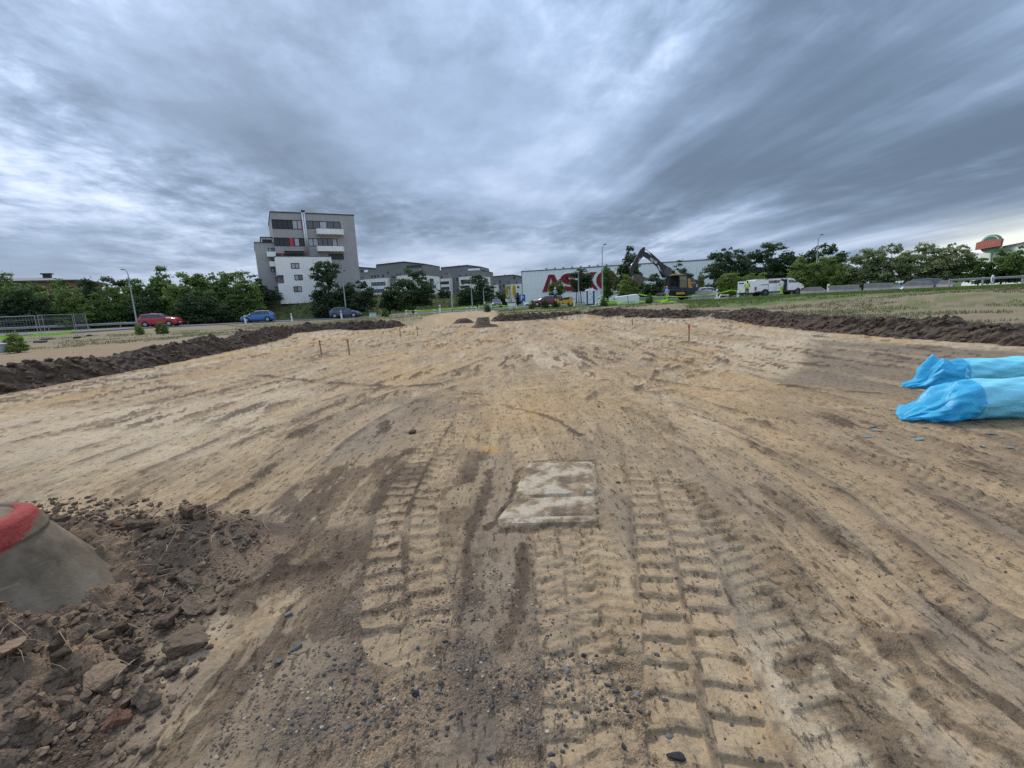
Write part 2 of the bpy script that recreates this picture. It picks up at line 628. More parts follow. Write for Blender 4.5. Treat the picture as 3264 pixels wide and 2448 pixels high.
# the turning circle in the middle of the field
cx0, cy0 = 0.6, 13.6
for rr, wd in ((3.1, 0.5), (4.9, 0.55), (5.6, 0.3)):
    TRK.append(('liney', [(cx0 + rr * math.cos(a) * 0.95, cy0 + rr * math.sin(a)) for a in np.linspace(-1.9, 2.6, 22)], wd, 0.035, 0.10))
TRK.append(('liney', [(1.5, 7.4), (2.6, 9.5), (4.2, 13.0), (3.4, 17.5), (0.4, 20.2), (-5.0, 21.5), (-9.0, 20.5)], 0.55, 0.04, 0.12))
TRK.append(('liney', [(-2.3, 2.4), (-2.35, 4.0), (-2.3, 6.5), (-1.6, 9.0), (0.3, 12.0), (1.8, 16.0), (1.0, 24.0), (-3.0, 31.0)], 0.5, 0.03, 0.12))
for k, x0 in enumerate((-10.2, -9.3, -7.9, -6.9, -5.4, -4.3, -3.3)):
    TRK.append(('liney', [(x0 + 0.5, -1.0), (x0, 3.0), (x0 + 0.2, 7.0), (x0 + 0.9 + 0.2 * k, 13.0), (x0 + 2.4 + 0.3 * k, 20.0), (x0 + 4.2 + 0.2 * k, 28.0)], 0.45 + 0.1 * (k % 3), 0.024, 0.13))
for k, x0 in enumerate((5.3, 6.6, 8.4, 9.6)):
    TRK.append(('liney', [(x0, -1.0), (x0, 3.0), (x0 - 0.2, 7.0), (x0 - 0.9, 13.0), (x0 - 2.4, 20.0), (x0 - 4.2, 28.0)], 0.4, 0.012, 0.13))


def near_track(X, Y, pts, w):
    """for the vertices within w of a polyline: index, distance along, signed offset"""
    lo, hi = pts.min(0) - w, pts.max(0) + w
    idx = np.nonzero((X > lo[0]) & (X < hi[0]) & (Y > lo[1]) & (Y < hi[1]))[0]
    if len(idx) == 0:
        return idx, None, None
    A, Bv = pts[:-1], pts[1:] - pts[:-1]
    L = np.linalg.norm(Bv, axis=1)
    S0 = np.concatenate([[0], np.cumsum(L)[:-1]])
    best = np.full(len(idx), 1e9)
    bs = np.zeros(len(idx))
    bt = np.zeros(len(idx))
    x, y = X[idx], Y[idx]
    for i in range(len(A)):
        rx, ry = x - A[i, 0], y - A[i, 1]
        t = np.clip((rx * Bv[i, 0] + ry * Bv[i, 1]) / (L[i] ** 2 + 1e-12), 0, 1)
        qx, qy = rx - t * Bv[i, 0], ry - t * Bv[i, 1]
        d = np.hypot(qx, qy)
        sg = np.sign(Bv[i, 0] * ry - Bv[i, 1] * rx)
        m = d < best
        best[m] = d[m]
        bs[m] = S0[i] + t[m] * L[i]
        bt[m] = (d * sg)[m]
    k = best < w
    return idx[k], bs[k], bt[k]


def poly_mask(X, Y, pix, soft=0.2, rough=0.5, seed=3, world=False):
    poly = [tuple(p) if world else tuple(G(*p)[:2]) for p in pix]
    d = sdf(X, Y, poly)
    n = (fbm(X * 1.8, Y * 1.1, 6, seed, 0.6) - 0.5) * 2 * rough
    return sstep(soft, -soft, d + n)


def make_ground():
    # rings are close together near the camera and wide apart far away, right round the viewpoint
    inv = np.linspace(1 / 1.05, 1 / 42.0, 640)
    r = np.concatenate([[0.0, 0.5, 0.8], 1 / inv, np.geomspace(44, 130, 34), np.geomspace(145, 1500, 16)])
    th = np.concatenate([np.linspace(-math.pi, -1.10, 60)[:-1], np.linspace(-1.10, 1.10, 980), np.linspace(1.10, math.pi, 60)[1:]])
    R, TH = np.meshgrid(r, th, indexing='ij')
    X = (R * np.sin(TH)).ravel()
    Y = (R * np.cos(TH)).ravel()
    z, s, wr = land(X, Y)
    pit = sstep(0.9, -0.1, s)
    near = sstep(26, 8, np.hypot(X, Y))
    # gentle waves left by the blade, drawn out along the direction of work
    bend = 0.055 * np.clip(Y - 7, 0, 14) * np.sign(X) * -0.6
    XS = X - bend
    z += pit * (0.035 * (fbm(XS * 0.8, Y * 0.13, 4, 21) - 0.5) + 0.014 * (fbm(XS * 6, Y * 0.8, 4, 22) - 0.5))
    z += (0.010 * (fbm(X * 9, Y * 9, 5, 23) - 0.5) + 0.03 * (1 - pit) * (fbm(X * 2.5, Y * 2.5, 4, 29) - 0.5)) * sstep(60, 20, np.hypot(X, Y))

    flk = fbm(XS * 16, Y * 5.0, 4, 27, 0.6)
    z += pit * near * (0.012 * (flk - 0.5) + 0.011 * sstep(0.55, 0.66, fbm(X * 7, Y * 7, 5, 28, 0.6)) * (fbm(X * 22, Y * 22, 3, 26) - 0.3))
    # ---- what the surface is made of
    st = fbm(XS * 2.2, Y * 0.22, 5, 31)
    st2 = fbm(XS * 5.5, Y * 0.5, 4, 32)
    lg = fbm(X * 0.30, Y * 0.16, 4, 33)
    sand = np.array([0.352, 0.257, 0.152])
    pale = np.array([0.450, 0.362, 0.245])
    tan = np.array([0.268, 0.188, 0.108])
    grey = np.array([0.172, 0.134, 0.096])
    orange = np.array([0.400, 0.250, 0.108])
    soil = np.array([0.080, 0.057, 0.040])
    C = np.tile(sand, (len(X), 1))

    def over(col, a):
        nonlocal C
        C = C * (1 - a[:, None]) + col * a[:, None]
    over(tan, sstep(0.47, 0.60, st) * 0.6)
    over(pale, sstep(0.52, 0.66, fbm(XS * 1.6, Y * 0.16, 4, 35)) * 0.7)
    over(grey, sstep(0.52, 0.62, st2) * 0.4)
    over(tan * 0.8, sstep(0.54, 0.64, flk) * 0.4 * pit)
    over(pale, sstep(0.46, 0.38, flk) * 0.22 * pit)
    over(orange, sstep(0.55, 0.68, fbm(XS * 0.7, Y * 0.28, 4, 36)) * 0.45)
    # pale drift on the left, warm sand in the middle, dull brown on the right
    over(pale, poly_mask(X, Y, [(-300, 1500), (-300, 1330), (700, 1270), (1000, 1230), (900, 1330), (500, 1480)], 0.9, 0.9, 41) * 0.7)
    over(orange, poly_mask(X, Y, [(1350, 1420), (1500, 1250), (1900, 1180), (2150, 1250), (1900, 1330), (1700, 1400)], 0.7, 0.8, 42) * 0.35)
    over(grey, poly_mask(X, Y, [(900, 1480), (1000, 1330), (1350, 1250), (1500, 1290), (1350, 1440)], 0.5, 0.8, 49) * 0.62)
    over(grey, poly_mask(X, Y, [z3(1120, 330), z3(1180, 185), z3(2500, 260), z3(2600, 520), z3(1500, 500), z3(1000, 380)], 0.3, 0.35, 43) * 0.8)
    over(tan, poly_mask(X, Y, [z3(800, 400), z3(2600, 500), z3(2700, 1000), z3(2212, 1269), z3(1700, 1269), z3(1100, 700)], 0.6, 0.6, 44) * 0.8)
    over(pale, poly_mask(X, Y, [z3(640, 330), z3(820, 195), z3(1172, 182), z3(1130, 325), z3(1050, 372)], 0.10, 0.12, 45) * 0.55)
    over(orange, poly_mask(X, Y, [(1535, 1448), (1548, 1424), (1598, 1428), (1595, 1446)], 0.06, 0.08, 46))
    over(orange, poly_mask(X, Y, [(560, 1680), (700, 1580), (950, 1500), (1150, 1460), (1050, 1560), (760, 1680)], 0.3, 0.4, 47) * 0.5)
    # soil dragged over the sand
    sd1 = poly_mask(X, Y, [(880, 1560), (1130, 1460), (1480, 1470), (1620, 1500), (1560, 1640), (1430, 1750), (1250, 1760), (900, 1700)], 0.35, 0.8, 51)
    blot = sstep(0.47, 0.53, fbm(X * 4.2, Y * 2.6, 6, 52, 0.62))
    dk = sd1 * blot * 0.88
    sd2 = poly_mask(X, Y, [(330, 1680), (700, 1660), (1150, 1690), (1060, 1800), (800, 1860), (640, 1990), (420, 2150), (200, 2700), (-900, 2700), (-900, 1900), (0, 1700)], 0.12, 0.28, 53)
    dk = np.maximum(dk, sd2 * (0.55 + 0.45 * sstep(0.40, 0.55, fbm(X * 4, Y * 4, 4, 54))))
    sd3 = poly_mask(X, Y, [(700, 1700), (1300, 1700), (1650, 1750), (1680, 1900), (1300, 2100), (900, 2050)], 0.3, 0.6, 55)
    dk = np.maximum(dk, sd3 * sstep(0.50, 0.56, fbm(X * 6.5, Y * 4.5, 6, 56, 0.62)) * 0.8)
    dk = np.maximum(dk, 0.8 * sstep(0.575, 0.62, fbm(XS * 5.0, Y * 1.1, 6, 57, 0.62)) * pit * sstep(0.42, 0.58, fbm(X * 0.4, Y * 0.4, 3, 58)))
    for pts_, w_ in (([z3(*p) for p in [(290, 510), (370, 540), (450, 580), (520, 610)]], 0.10), ([z3(*p) for p in [(600, 880), (660, 960), (720, 1050), (790, 1130)]], 0.11),
                     ([z3(*p) for p in [(930, 880), (1100, 1020), (1250, 1100), (1350, 1220)]], 0.055), ([(2700, 2260), (2780, 2330), (2870, 2420), (2960, 2560)], 0.12),
                     ([z3(*p) for p in [(1400, 660), (1560, 735), (1730, 790), (1860, 835)]], 0.05), ([z3(*p) for p in [(1900, 850), (2100, 930), (2280, 1010)]], 0.05),
                     ([z3(*p) for p in [(560, 400), (720, 425), (850, 435)]], 0.10), ([(820, 1195), (1000, 1215), (1220, 1230), (1390, 1225)], 0.16),
                     ([(1290, 1378), (1345, 1374)], 0.05), ([(1170, 1240), (1260, 1235)], 0.10), ([(1500, 1690), (1480, 1760), (1490, 1850), (1450, 1960), (1380, 2080)], 0.05),
                     ([(2130, 1300), (2270, 1335), (2400, 1390), (2500, 1440)], 0.045), ([(1670, 1740), (1660, 1900), (1600, 2050)], 0.06),
                     ([z3(*p) for p in [(1050, 405), (1250, 425), (1500, 445)]], 0.09),
                     ([z3(*p) for p in [(820, 900), (900, 960), (1010, 1040), (1130, 1160), (1230, 1260)]], 0.035), ([z3(*p) for p in [(780, 870), (860, 930), (960, 1010), (1080, 1120)]], 0.03),
                     ([z3(*p) for p in [(1180, 480), (1330, 515), (1480, 540), (1650, 590), (1850, 640)]], 0.05), ([z3(*p) for p in [(1560, 600), (1760, 640), (2000, 700), (2212, 770)]], 0.06),
                     ([z3(*p) for p in [(560, 500), (700, 540), (830, 590), (930, 630)]], 0.045), ([z3(*p) for p in [(960, 700), (1100, 740), (1250, 800), (1400, 830), (1600, 900)]], 0.05),
                     ([z3(*p) for p in [(1380, 830), (1560, 910), (1760, 1010), (1950, 1120), (2150, 1250)]], 0.04), ([(2440, 1880), (2560, 2010), (2640, 2120), (2740, 2210), (2850, 2330)], 0.05),
                     ([(2520, 2140), (2600, 2060), (2700, 2080), (2780, 2120)], 0.06), ([(1560, 1500), (1545, 1590), (1500, 1680)], 0.07), ([(1660, 1490), (1640, 1560), (1600, 1640), (1560, 1680)], 0.05),
                     ([(1680, 1475), (1780, 1466), (1890, 1472)], 0.035), ([(1600, 1690), (1750, 1684), (1900, 1676)], 0.045), ([(1450, 1420), (1380, 1470), (1330, 1560), (1290, 1640)], 0.06),
                     ([(1600, 1290), (1750, 1330), (1850, 1390)], 0.05), ([(620, 1650), (760, 1570), (900, 1500), (1040, 1440)], 0.05), ([(1090, 1560), (1180, 1490), (1300, 1440)], 0.12), ([(2760, 2010), (2900, 2150), (3000, 2290), (3200, 2400)], 0.05)):
        w = catmull([G(*p)[:2] for p in pts_], 0.1)
        ii, ss, tt = near_track(X, Y, w, w_ * 2.2)
        if len(ii):
            q = np.abs(tt) / w_ + (fbm(X[ii] * 9, Y[ii] * 9, 5, 59, 0.65) - 0.5) * 2.2 - 0.12
            dk[ii] = np.maximum(dk[ii], sstep(1.0, 0.35, q) * 0.85)
    # browner ground where soil has been trodden in near the heap and the wheel tracks
    brn = sstep(6.5, 2.5, Y + 1.4 * (fbm(X * 0.9, Y * 0.9, 5, 67, 0.6) - 0.5)) * sstep(0.34, 0.56, fbm(XS * 1.7, Y * 0.8, 5, 68, 0.6)) * pit
    over(grey * 1.1, brn * 0.75)
    over(soil, dk)
    grav = poly_mask(X, Y, [(700, 2700), (780, 2250), (950, 2120), (1300, 2080), (1700, 2060), (1900, 2120), (2080, 2230), (2120, 2700)], 0.25, 0.6, 61) * 0.85
    grav2 = poly_mask(X, Y, [(900, 1870), (1250, 1780), (1480, 1800), (1450, 2000), (1100, 2060)], 0.2, 0.35, 62) * 0.7
    grav = np.maximum(grav, grav2)
    gn = sstep(0.36, 0.52, fbm(X * 4, Y * 4, 4, 63))
    over(np.array([0.180, 0.134, 0.093]), grav * (0.30 + 0.5 * gn))
    over(np.array([0.085, 0.073, 0.063]), grav * sstep(0.54, 0.62, fbm(X * 3.1, Y * 3.1, 6, 64, 0.62)) * 0.6)
    grav = np.clip(grav * (0.4 + 0.6 * gn) + 0.5 * sd2 + 0.45 * dk, 0, 1)
    z += grav * near * 0.010 * (fbm(X * 45, Y * 45, 3, 65) - 0.5) + dk * near * 0.035 * (fbm(X * 14, Y * 12, 4, 66) - 0.38)

    # ---- wheel marks
    for ty, pix, wd, dep, pitch in TRK:
        pts = catmull([p if ty[-1] == 'y' else tuple(G(*p)[:2]) for p in pix], 0.12 if ty[-1] != 'y' else 0.3)
        ii, ss, tt = near_track(X, Y, pts, wd * 0.75)
        if len(ii) == 0:
            continue
        x, y = X[ii], Y[ii]
        fade = 0.30 + 0.70 * sstep(0.36, 0.56, fbm(x * 1.6, y * 1.1, 5, 71, 0.6))
        fade *= 1 - np.clip(sd2[ii] * 1.0, 0, 1)
        half = wd / 2
        ed = sstep(half + 0.02, half - 0.03, np.abs(tt))
        jit = 0.34 * (fbm(x * 2.5, y * 2.5, 3, 72) - 0.5)
        if ty == 'lug':
            side = tt > 0
            ph = np.mod(ss / pitch + np.where(side, 0.5, 0.0) + jit + np.abs(tt) * 0.35, 1.0)
            a = np.abs(tt) / half
            wob = 0.10 * (vnoise(x * 11, y * 11, 79) - 0.5)
            blk = sstep(0.0, 0.10, ph) * sstep(0.76, 0.70, ph + wob) * sstep(0.05, 0.11, a + wob) * sstep(1.0, 0.93, a + wob)
            rim = sstep(0.70, 0.78, ph + wob) * sstep(1.0, 0.86, ph) * sstep(1.05, 0.9, a)
            z[ii] += fade * (-dep * blk * (0.55 + 0.65 * ph) + dep * 0.40 * rim - 0.006 * ed)
            nn = blk * fade * (0.75 if dep > 0.03 else 0.5)
            C[ii] = C[ii] * (1 - nn[:, None]) + (sand * 1.2) * nn[:, None]
            g = blk * fade
            grav[ii] *= 1 - 0.8 * g
            # crumbled earth between the two rows of prints and along the outside
            cr = sstep(0.10, 0.03, np.abs(a - 0.0)) * fade * sstep(0.45, 0.6, fbm(x * 8, y * 8, 3, 74)) * 0.6
            cr = np.maximum(cr, sstep(1.28, 1.12, a) * sstep(0.98, 1.06, a) * sstep(0.45, 0.6, fbm(x * 7, y * 7, 3, 75)) * 0.55 * fade)
            C[ii] = C[ii] * (1 - cr[:, None]) + soil * 1.3 * cr[:, None]
        elif ty[:4] == 'chev':
            ph = np.mod(ss / pitch + np.abs(tt) * 4.0 + jit, 1.0)
            gr = sstep(0.30, 0.12, np.abs(ph - 0.5)) * ed
            z[ii] += fade * (-dep * gr - 0.004 * ed)
            nn = ed * fade * 0.3
            C[ii] = C[ii] * (1 - nn[:, None]) + (sand * 0.93) * nn[:, None]
        else:
            gr = 0.5 + 0.5 * np.cos(2 * math.pi * tt / pitch + 1.5 * jit)
            bed = sstep(half, half * 0.6, np.abs(tt))
            lip = np.exp(-((np.abs(tt) - half * 1.05) / 0.06) ** 2)
            z[ii] += fade * (-dep * bed * (0.45 + 0.55 * gr) + dep * (0.55 if ty == 'liney' else 1.2) * lip * (0.5 + vnoise(x * 7, y * 7, 76)))
            nn = bed * fade * (0.40 + 0.35 * vnoise(ss * 0.3, tt * 0 + 3.3, 77))
            C[ii] = C[ii] * (1 - nn[:, None]) + (sand * 1.04) * nn[:, None]
            nn = lip * fade * sstep(0.45, 0.62, fbm(x * 5, y * 2, 3, 78)) * 0.85
            C[ii] = C[ii] * (1 - nn[:, None]) + soil * 1.4 * nn[:, None]

    # sand packed against the edges of the concrete pieces
    for pol in ([(1640, 1586), (1894, 1580), (1890, 1480), (1690, 1484)], [(1580, 1672), (1902, 1664), (1896, 1592), (1640, 1600)]):
        w = [tuple(G(*p)[:2]) for p in pol]
        sel = np.nonzero((np.abs(X - w[0][0] - 0.2) < 0.9) & (np.abs(Y - w[0][1] - 0.2) < 1.0))[0]
        dd = seg_dist(X[sel], Y[sel], w)
        nz = fbm(X[sel] * 6, Y[sel] * 6, 4, 87, 0.6)
        z[sel] += 0.034 * np.exp(-(dd / 0.05) ** 2) * sstep(0.36, 0.60, nz)
    # ---- the land outside the field
    D = np.hypot(X, Y)
    out = sstep(-0.2, 0.9, s) * (1 - wr)
    lg2 = fbm(X * 0.22, Y * 0.22, 4, 81)
    dirt = np.array([0.225, 0.172, 0.115])
    drygr = np.array([0.20, 0.185, 0.105])
    green = np.array([0.085, 0.125, 0.035])
    oc = np.tile(dirt, (len(X), 1))
    gsp = sstep(0.44, 0.60, fbm(X * 1.5, Y * 0.6, 4, 82))
    oc = oc * (1 - 0.7 * gsp[:, None]) + drygr * 0.7 * gsp[:, None]
    gg = sstep(0.54, 0.66, lg2) * 0.6 * sstep(0.42, 0.56, fbm(X * 1.1, Y * 0.7, 5, 83, 0.6))
    gg = np.maximum(gg, sstep(40, 60, Y) * sstep(-2, 6, X) * 0.75)
    lsand = sstep(-8, -12, X) * sstep(34, 22, Y)
    gg = gg * (1 - lsand)
    oc = oc * (1 - gg[:, None]) + green * gg[:, None]
    oc = oc * (1 - 0.85 * lsand[:, None]) + (sand * 0.72) * 0.85 * lsand[:, None]
    # grass strip before the concrete barriers
    gs = poly_mask(X, Y, [tuple(P(*a)[:2]) for a in ((2150, 975, 36), (2400, 965, 31), (2700, 952, 30), (3264, 935, 27), (3700, 900, 25), (3700, 880, 33), (3264, 905, 33), (2700, 935, 36), (2300, 950, 44))], 0.8, 1.2, 84, world=True)
    oc = oc * (1 - 0.85 * gs[:, None]) + green * 0.85 * gs[:, None]
    far = sstep(75, 95, D)
    oc = oc * (1 - far[:, None]) + green * 0.9 * far[:, None]
    C = C * (1 - out[:, None]) + oc * out[:, None]
    # dug sand on the ramp
    C = C * (1 - 0.6 * wr[:, None] * sstep(-1, 2, s)[:, None]) + sand * 1.02 * 0.6 * wr[:, None] * sstep(-1, 2, s)[:, None]
    grav = grav * (1 - out)
    me = np_mesh('ground', np.stack([X, Y, z], -1), grid_faces(len(r), len(th)))
    set_col(me, 'col', np.concatenate([C, grav[:, None]], 1))
    o = link('ground', me, M_GROUND)
    tag(o, 'stripped sandy field scored with wheel tracks, dry land around it', None, None, 'structure')
    return r, th, z.reshape(len(r), len(th))


G_R, G_TH, GZ2 = make_ground()


def gz(x, y):
    """level of the built ground sheet"""
    i = min(max(int(np.searchsorted(G_R, math.hypot(x, y))), 1), len(G_R) - 1)
    j = min(max(int(np.searchsorted(G_TH, math.atan2(x, y))), 1), len(G_TH) - 1)
    return float(GZ2[i - 1:i + 1, j - 1:j + 1].mean())


def oz(x, y):
    a, _, _ = land(np.array([float(x)]), np.array([float(y)]))
    return float(a[0])


# ------------------------------------------------------------------ banks of dark topsoil round the field
def ico(sub):
    bm = bmesh.new()
    bmesh.ops.create_icosphere(bm, subdivisions=sub, radius=1.0)
    v = np.array([p.co[:] for p in bm.verts])
    f = np.array([[p.index for p in q.verts] for q in bm.faces])
    bm.free()
    return v, f


ICO = {k: ico(k) for k in (1, 2, 3, 4)}


def lump(sub, seed, rough=0.45, flat=0.7):
    """an irregular clod: a ball pushed in along random planes, then roughened"""
    v, f = ICO[sub]
    v = v.copy()
    r = np.random.default_rng(seed)
    for _ in range(9):
        n = r.normal(size=3)
        n /= np.linalg.norm(n)
        h = r.uniform(0.32, 0.78)
        d = v @ n
        v -= np.where(d > h, (d - h) * 0.9, 0)[:, None] * n
    k = 1 + rough * (fbm(v[:, 0] * 2.2 + seed, v[:, 1] * 2.2 + v[:, 2] * 1.7, 4, seed) - 0.5)
    v *= k[:, None]
    if sub > 2:
        v *= (1 + .22 * (fbm(v[:, 0] * 7 + v[:, 2] * 5 + seed, v[:, 1] * 7 - v[:, 2] * 4, 4, seed + 5, .65) - .5))[:, None]
    v *= np.array([1.0, r.uniform(0.7, 0.95), flat * r.uniform(0.8, 1.1)])
    return v, f


def scatter_mesh(name, items, smooth=False):
    """items: (verts, faces, loc, scale, rotz, tilt) joined into one mesh"""
    V, Fc, b = [], [], 0
    for v, f, loc, sc, rz, tl in items:
        c, s_ = math.cos(rz), math.sin(rz)
        w = v * sc
        ct, st_ = math.cos(tl), math.sin(tl)
        y, zz = w[:, 1] * ct - w[:, 2] * st_, w[:, 1] * st_ + w[:, 2] * ct
        V.append(np.stack([w[:, 0] * c - y * s_ + loc[0], w[:, 0] * s_ + y * c + loc[1], zz + loc[2]], -1))
        Fc.append(f + b)
        b += len(v)
    return np_mesh(name, np.concatenate(V), np.concatenate(Fc), smooth)


def bank(name, line, label, crest, wide, step=0.06):
    pts = catmull(line, 0.5)
    # resample evenly
    L = np.concatenate([[0], np.cumsum(np.linalg.norm(np.diff(pts, axis=0), axis=1))])
    n = int(L[-1] / step)
    S = np.linspace(0, L[-1], n)
    cx = np.interp(S, L, pts[:, 0])
    cy = np.interp(S, L, pts[:, 1])
    k = np.ones(25) / 25
    cxs, cys = np.convolve(np.pad(cx, 12, 'edge'), k, 'valid'), np.convolve(np.pad(cy, 12, 'edge'), k, 'valid')
    tx, ty = np.gradient(cxs), np.gradient(cys)
    tl = np.hypot(tx, ty)
    nx, ny = -ty / tl, tx / tl                     # outward: the field lies to the right of the line
    q = np.concatenate([np.linspace(-0.12, 1.1, 24), np.linspace(1.18, 2.7, 16)])
    ends = sstep(0, 1.2, S) * sstep(0, 1.2, L[-1] - S)
    D = q[None, :] * (0.75 + 0.25 * wide * fbm(S * 0.35, S * 0, 3, 91))[:, None]
    D = D + 0.16 * (fbm(S[:, None] * 1.1 + q * 0, q[None, :] * 0 + S[:, None] * 0.2, 3, 92) - 0.5)
    X = cxs[:, None] + nx[:, None] * D
    Y = cys[:, None] + ny[:, None] * D
    top = crest * (0.42 + 1.25 * fbm(S * 0.55, S * 0 + 4, 4, 93, 0.6))[:, None]
    o = outer(X.ravel(), Y.ravel()).reshape(X.shape)
    up = sstep(0.0, 0.75, q)[None, :]
    dn = sstep(0.9, 2.4, q)[None, :]
    Z = up * top * (1 - dn) + dn * (o + 0.03 - 0.18 * sstep(2.1, 2.7, q)[None, :])
    lump1 = (billow(X * 2.0, Y * 2.0 + Z, 4, 94) - 0.35) * 0.32 + (billow(X * 5, Y * 5 + Z * 3, 3, 95) - 0.35) * 0.17
    env = sstep(-0.12, 0.15, q)[None, :] * sstep(2.7, 1.5, q)[None, :]
    Z = Z + lump1 * env * ends[:, None] - 0.04
    Z = Z * ends[:, None] - 0.10 * (1 - ends[:, None])
    push = (billow(X * 3 + 9, Y * 3 + Z * 4, 3, 96) - 0.35) * 0.30 * env
    X = X - nx[:, None] * push
    Y = Y - ny[:, None] * push
    me = np_mesh(name, np.stack([X, Y, Z], -1).reshape(-1, 3), grid_faces(*X.shape), False)
    ob = link(name, me, M_SOIL)
    tag(ob, label, None, None, 'structure')
    return X, Y, Z, q


banks = []
banks.append(bank('topsoil_bank_left', LB, 'bank of dark lumpy topsoil along the left edge of the sand', 0.50, 1.2))
banks.append(bank('topsoil_bank_right', RB, 'bank of dark lumpy topsoil along the right edge of the sand', 0.44, 1.6))
LUMPS = [lump(1, 100 + i, 0.7) for i in range(10)]
LUMPS2 = [lump(2, 130 + i, 0.9, 0.62) for i in range(8)]
items = []
for X, Y, Z, q in banks:
    for _ in range(2600):
        i, j = RNG.integers(10, X.shape[0] - 10), RNG.integers(1, 26)
        if np.hypot(X[i, j], Y[i, j]) > 48 or Y[i, j] < -2:
            continue
        sc = 0.025 + 0.11 * RNG.random() ** 3
        src = LUMPS2 if sc > 0.08 else LUMPS
        v, f = src[RNG.integers(len(src))]
        items.append((v, f, (X[i, j], Y[i, j], Z[i, j] + sc * 0.2), sc, RNG.uniform(0, 6.3), RNG.uniform(-0.5, 0.5)))
o = link('bank_clods', scatter_mesh('bank_clods', items), M_SOIL)
tag(o, 'loose clods of dark earth along the topsoil banks', None, None, 'stuff')

# ------------------------------------------------------------------ road, verge, grass embankment
M_ASPH = mat('asphalt', (0.105, 0.105, 0.108), 0.85, var=0.25, scale=2.0, bump=0.3)
M_PAINT = mat('road_paint', (0.62, 0.62, 0.60), 0.7, var=0.2, scale=9)
road_line = [tuple(P(*a)[:2]) for a in ((-700, 1120, 46), (100, 1066, 51), (516, 1043, 59.5), (826, 1030, 65.5), (1103, 1016, 67.5), (1300, 1006, 69), (1480, 1000, 71), (1640, 990, 73))] + [(18, 76), (45, 72), (90, 62)]


def ribbon(line, offs, lift, step=1.5):
    pts = catmull(line, step)
    t = np.gradient(pts, axis=0)
    t /= np.linalg.norm(t, axis=1)[:, None]
    nrm = np.stack([-t[:, 1], t[:, 0]], -1)
    V = []
    for o_, dz_ in offs:
        p = pts + nrm * o_
        # the ribbon lies level across: it takes the land's level along its middle
        z = np.array([oz(*c) for c in pts]) + lift + dz_
        V.append(np.concatenate([p, z[:, None]], 1))
    V = np.stack(V, 1)
    return V.reshape(-1, 3), grid_faces(V.shape[0], V.shape[1])


v, f = ribbon(road_line, [(-3.8, -0.30), (-3.6, 0.0), (0, 0.03), (3.6, 0.0), (3.8, -0.30)], 0.10)
tag(link('road', np_mesh('road', v, f, False), M_ASPH), 'grey asphalt road behind the field', None, None, 'structure')
for off in (-3.3, 3.3):
    v, f = ribbon(road_line, [(off - 0.07, 0.02), (off + 0.07, 0.02)], 0.10)
    tag(link('road_edge_line', np_mesh('road_edge_line', v, f, False), M_PAINT), 'white painted edge line on the road', None, None, 'structure')

M_BANKG = earth_mat('bank_grass', None, (0.105, 0.118, 0.045), var=1.0, fine=0.06, bump=1.0)
ft = [(-120, 52), (-60, 64), (-42, 69.0), (-25, 73.0), (-21.5, 84), (-18.5, 104), (-10, 140), (4, 168)]
fp_ = catmull(ft, 2.0)
t_ = np.gradient(fp_, axis=0)
t_ /= np.linalg.norm(t_, axis=1)[:, None]
nrm_ = np.stack([-t_[:, 1], t_[:, 0]], -1)
fr = np.linspace(0, 1, len(fp_))
rows = []
for off, hh in ((-0.5, -0.5), (0, 0.15), (1.2, 0.9), (2.5, 1.9), (4, 2.75), (5.2, 3.1), (9, 3.3), (160, 4.0)):
    p = fp_ + nrm_ * off
    hz = 0.2 + hh * (0.9 + 0.25 * sstep(70, 110, fp_[:, 1])) * (0.35 + 0.65 * sstep(175, 125, fp_[:, 1]))
    hz = hz + 0.25 * (fbm(p[:, 0] * 0.4, p[:, 1] * 0.4, 3, 301) - 0.5) * (1 if 0 < off < 20 else 0)
    rows.append(np.concatenate([p, hz[:, None]], 1))
V = np.stack(rows, 1)
tag(link('grass_embankment', np_mesh('grass_embankment', V.reshape(-1, 3), grid_faces(V.shape[0], V.shape[1])), M_BANKG),
    'steep grass embankment in front of the apartment tower', None, None, 'structure')


def emb_z(x, y):
    i = int(np.argmin((V[:, :, 0] - x) ** 2 + (V[:, :, 1] - y) ** 2))
    return float(V.reshape(-1, 3)[i, 2])


# ------------------------------------------------------------------ foliage
def leaf_mat(name, dark, light, trans=0.42):
    m = bpy.data.materials.new(name)
    m.use_nodes = True
    T = NT(m.node_tree)
    at = T.n('ShaderNodeAttribute', attribute_name='rnd')
    c = T.ramp(at.outputs['Fac'], [(0.0, dark), (0.65, tuple((a + b) / 2 for a, b in zip(dark, light))), (1.0, light)])
    d = T.n('ShaderNodeBsdfPrincipled', ins={'Base Color': c, 'Roughness': 0.6, 'Specular IOR Level': 0.25})
    tr = T.n('ShaderNodeBsdfTranslucent', ins={'Color': c})
    mx = T.n('ShaderNodeMixShader', ins={0: trans, 1: d.outputs[0], 2: tr.outputs[0]})
    T.n('ShaderNodeOutputMaterial', ins={0: mx.outputs[0]})
    return m


M_LEAF = leaf_mat('leaf_mid', (0.050, 0.098, 0.022), (0.21, 0.31, 0.075))
M_LEAFD = leaf_mat('leaf_dark', (0.024, 0.048, 0.020), (0.10, 0.155, 0.058))
M_LEAFL = leaf_mat('leaf_light', (0.10, 0.150, 0.028), (0.30, 0.38, 0.095))
M_LEAFS = leaf_mat('leaf_silver', (0.10, 0.140, 0.045), (0.42, 0.47, 0.24))
M_BARK = mat('bark', (0.075, 0.058, 0.045), 0.9, var=0.35, scale=12, bump=0.6)


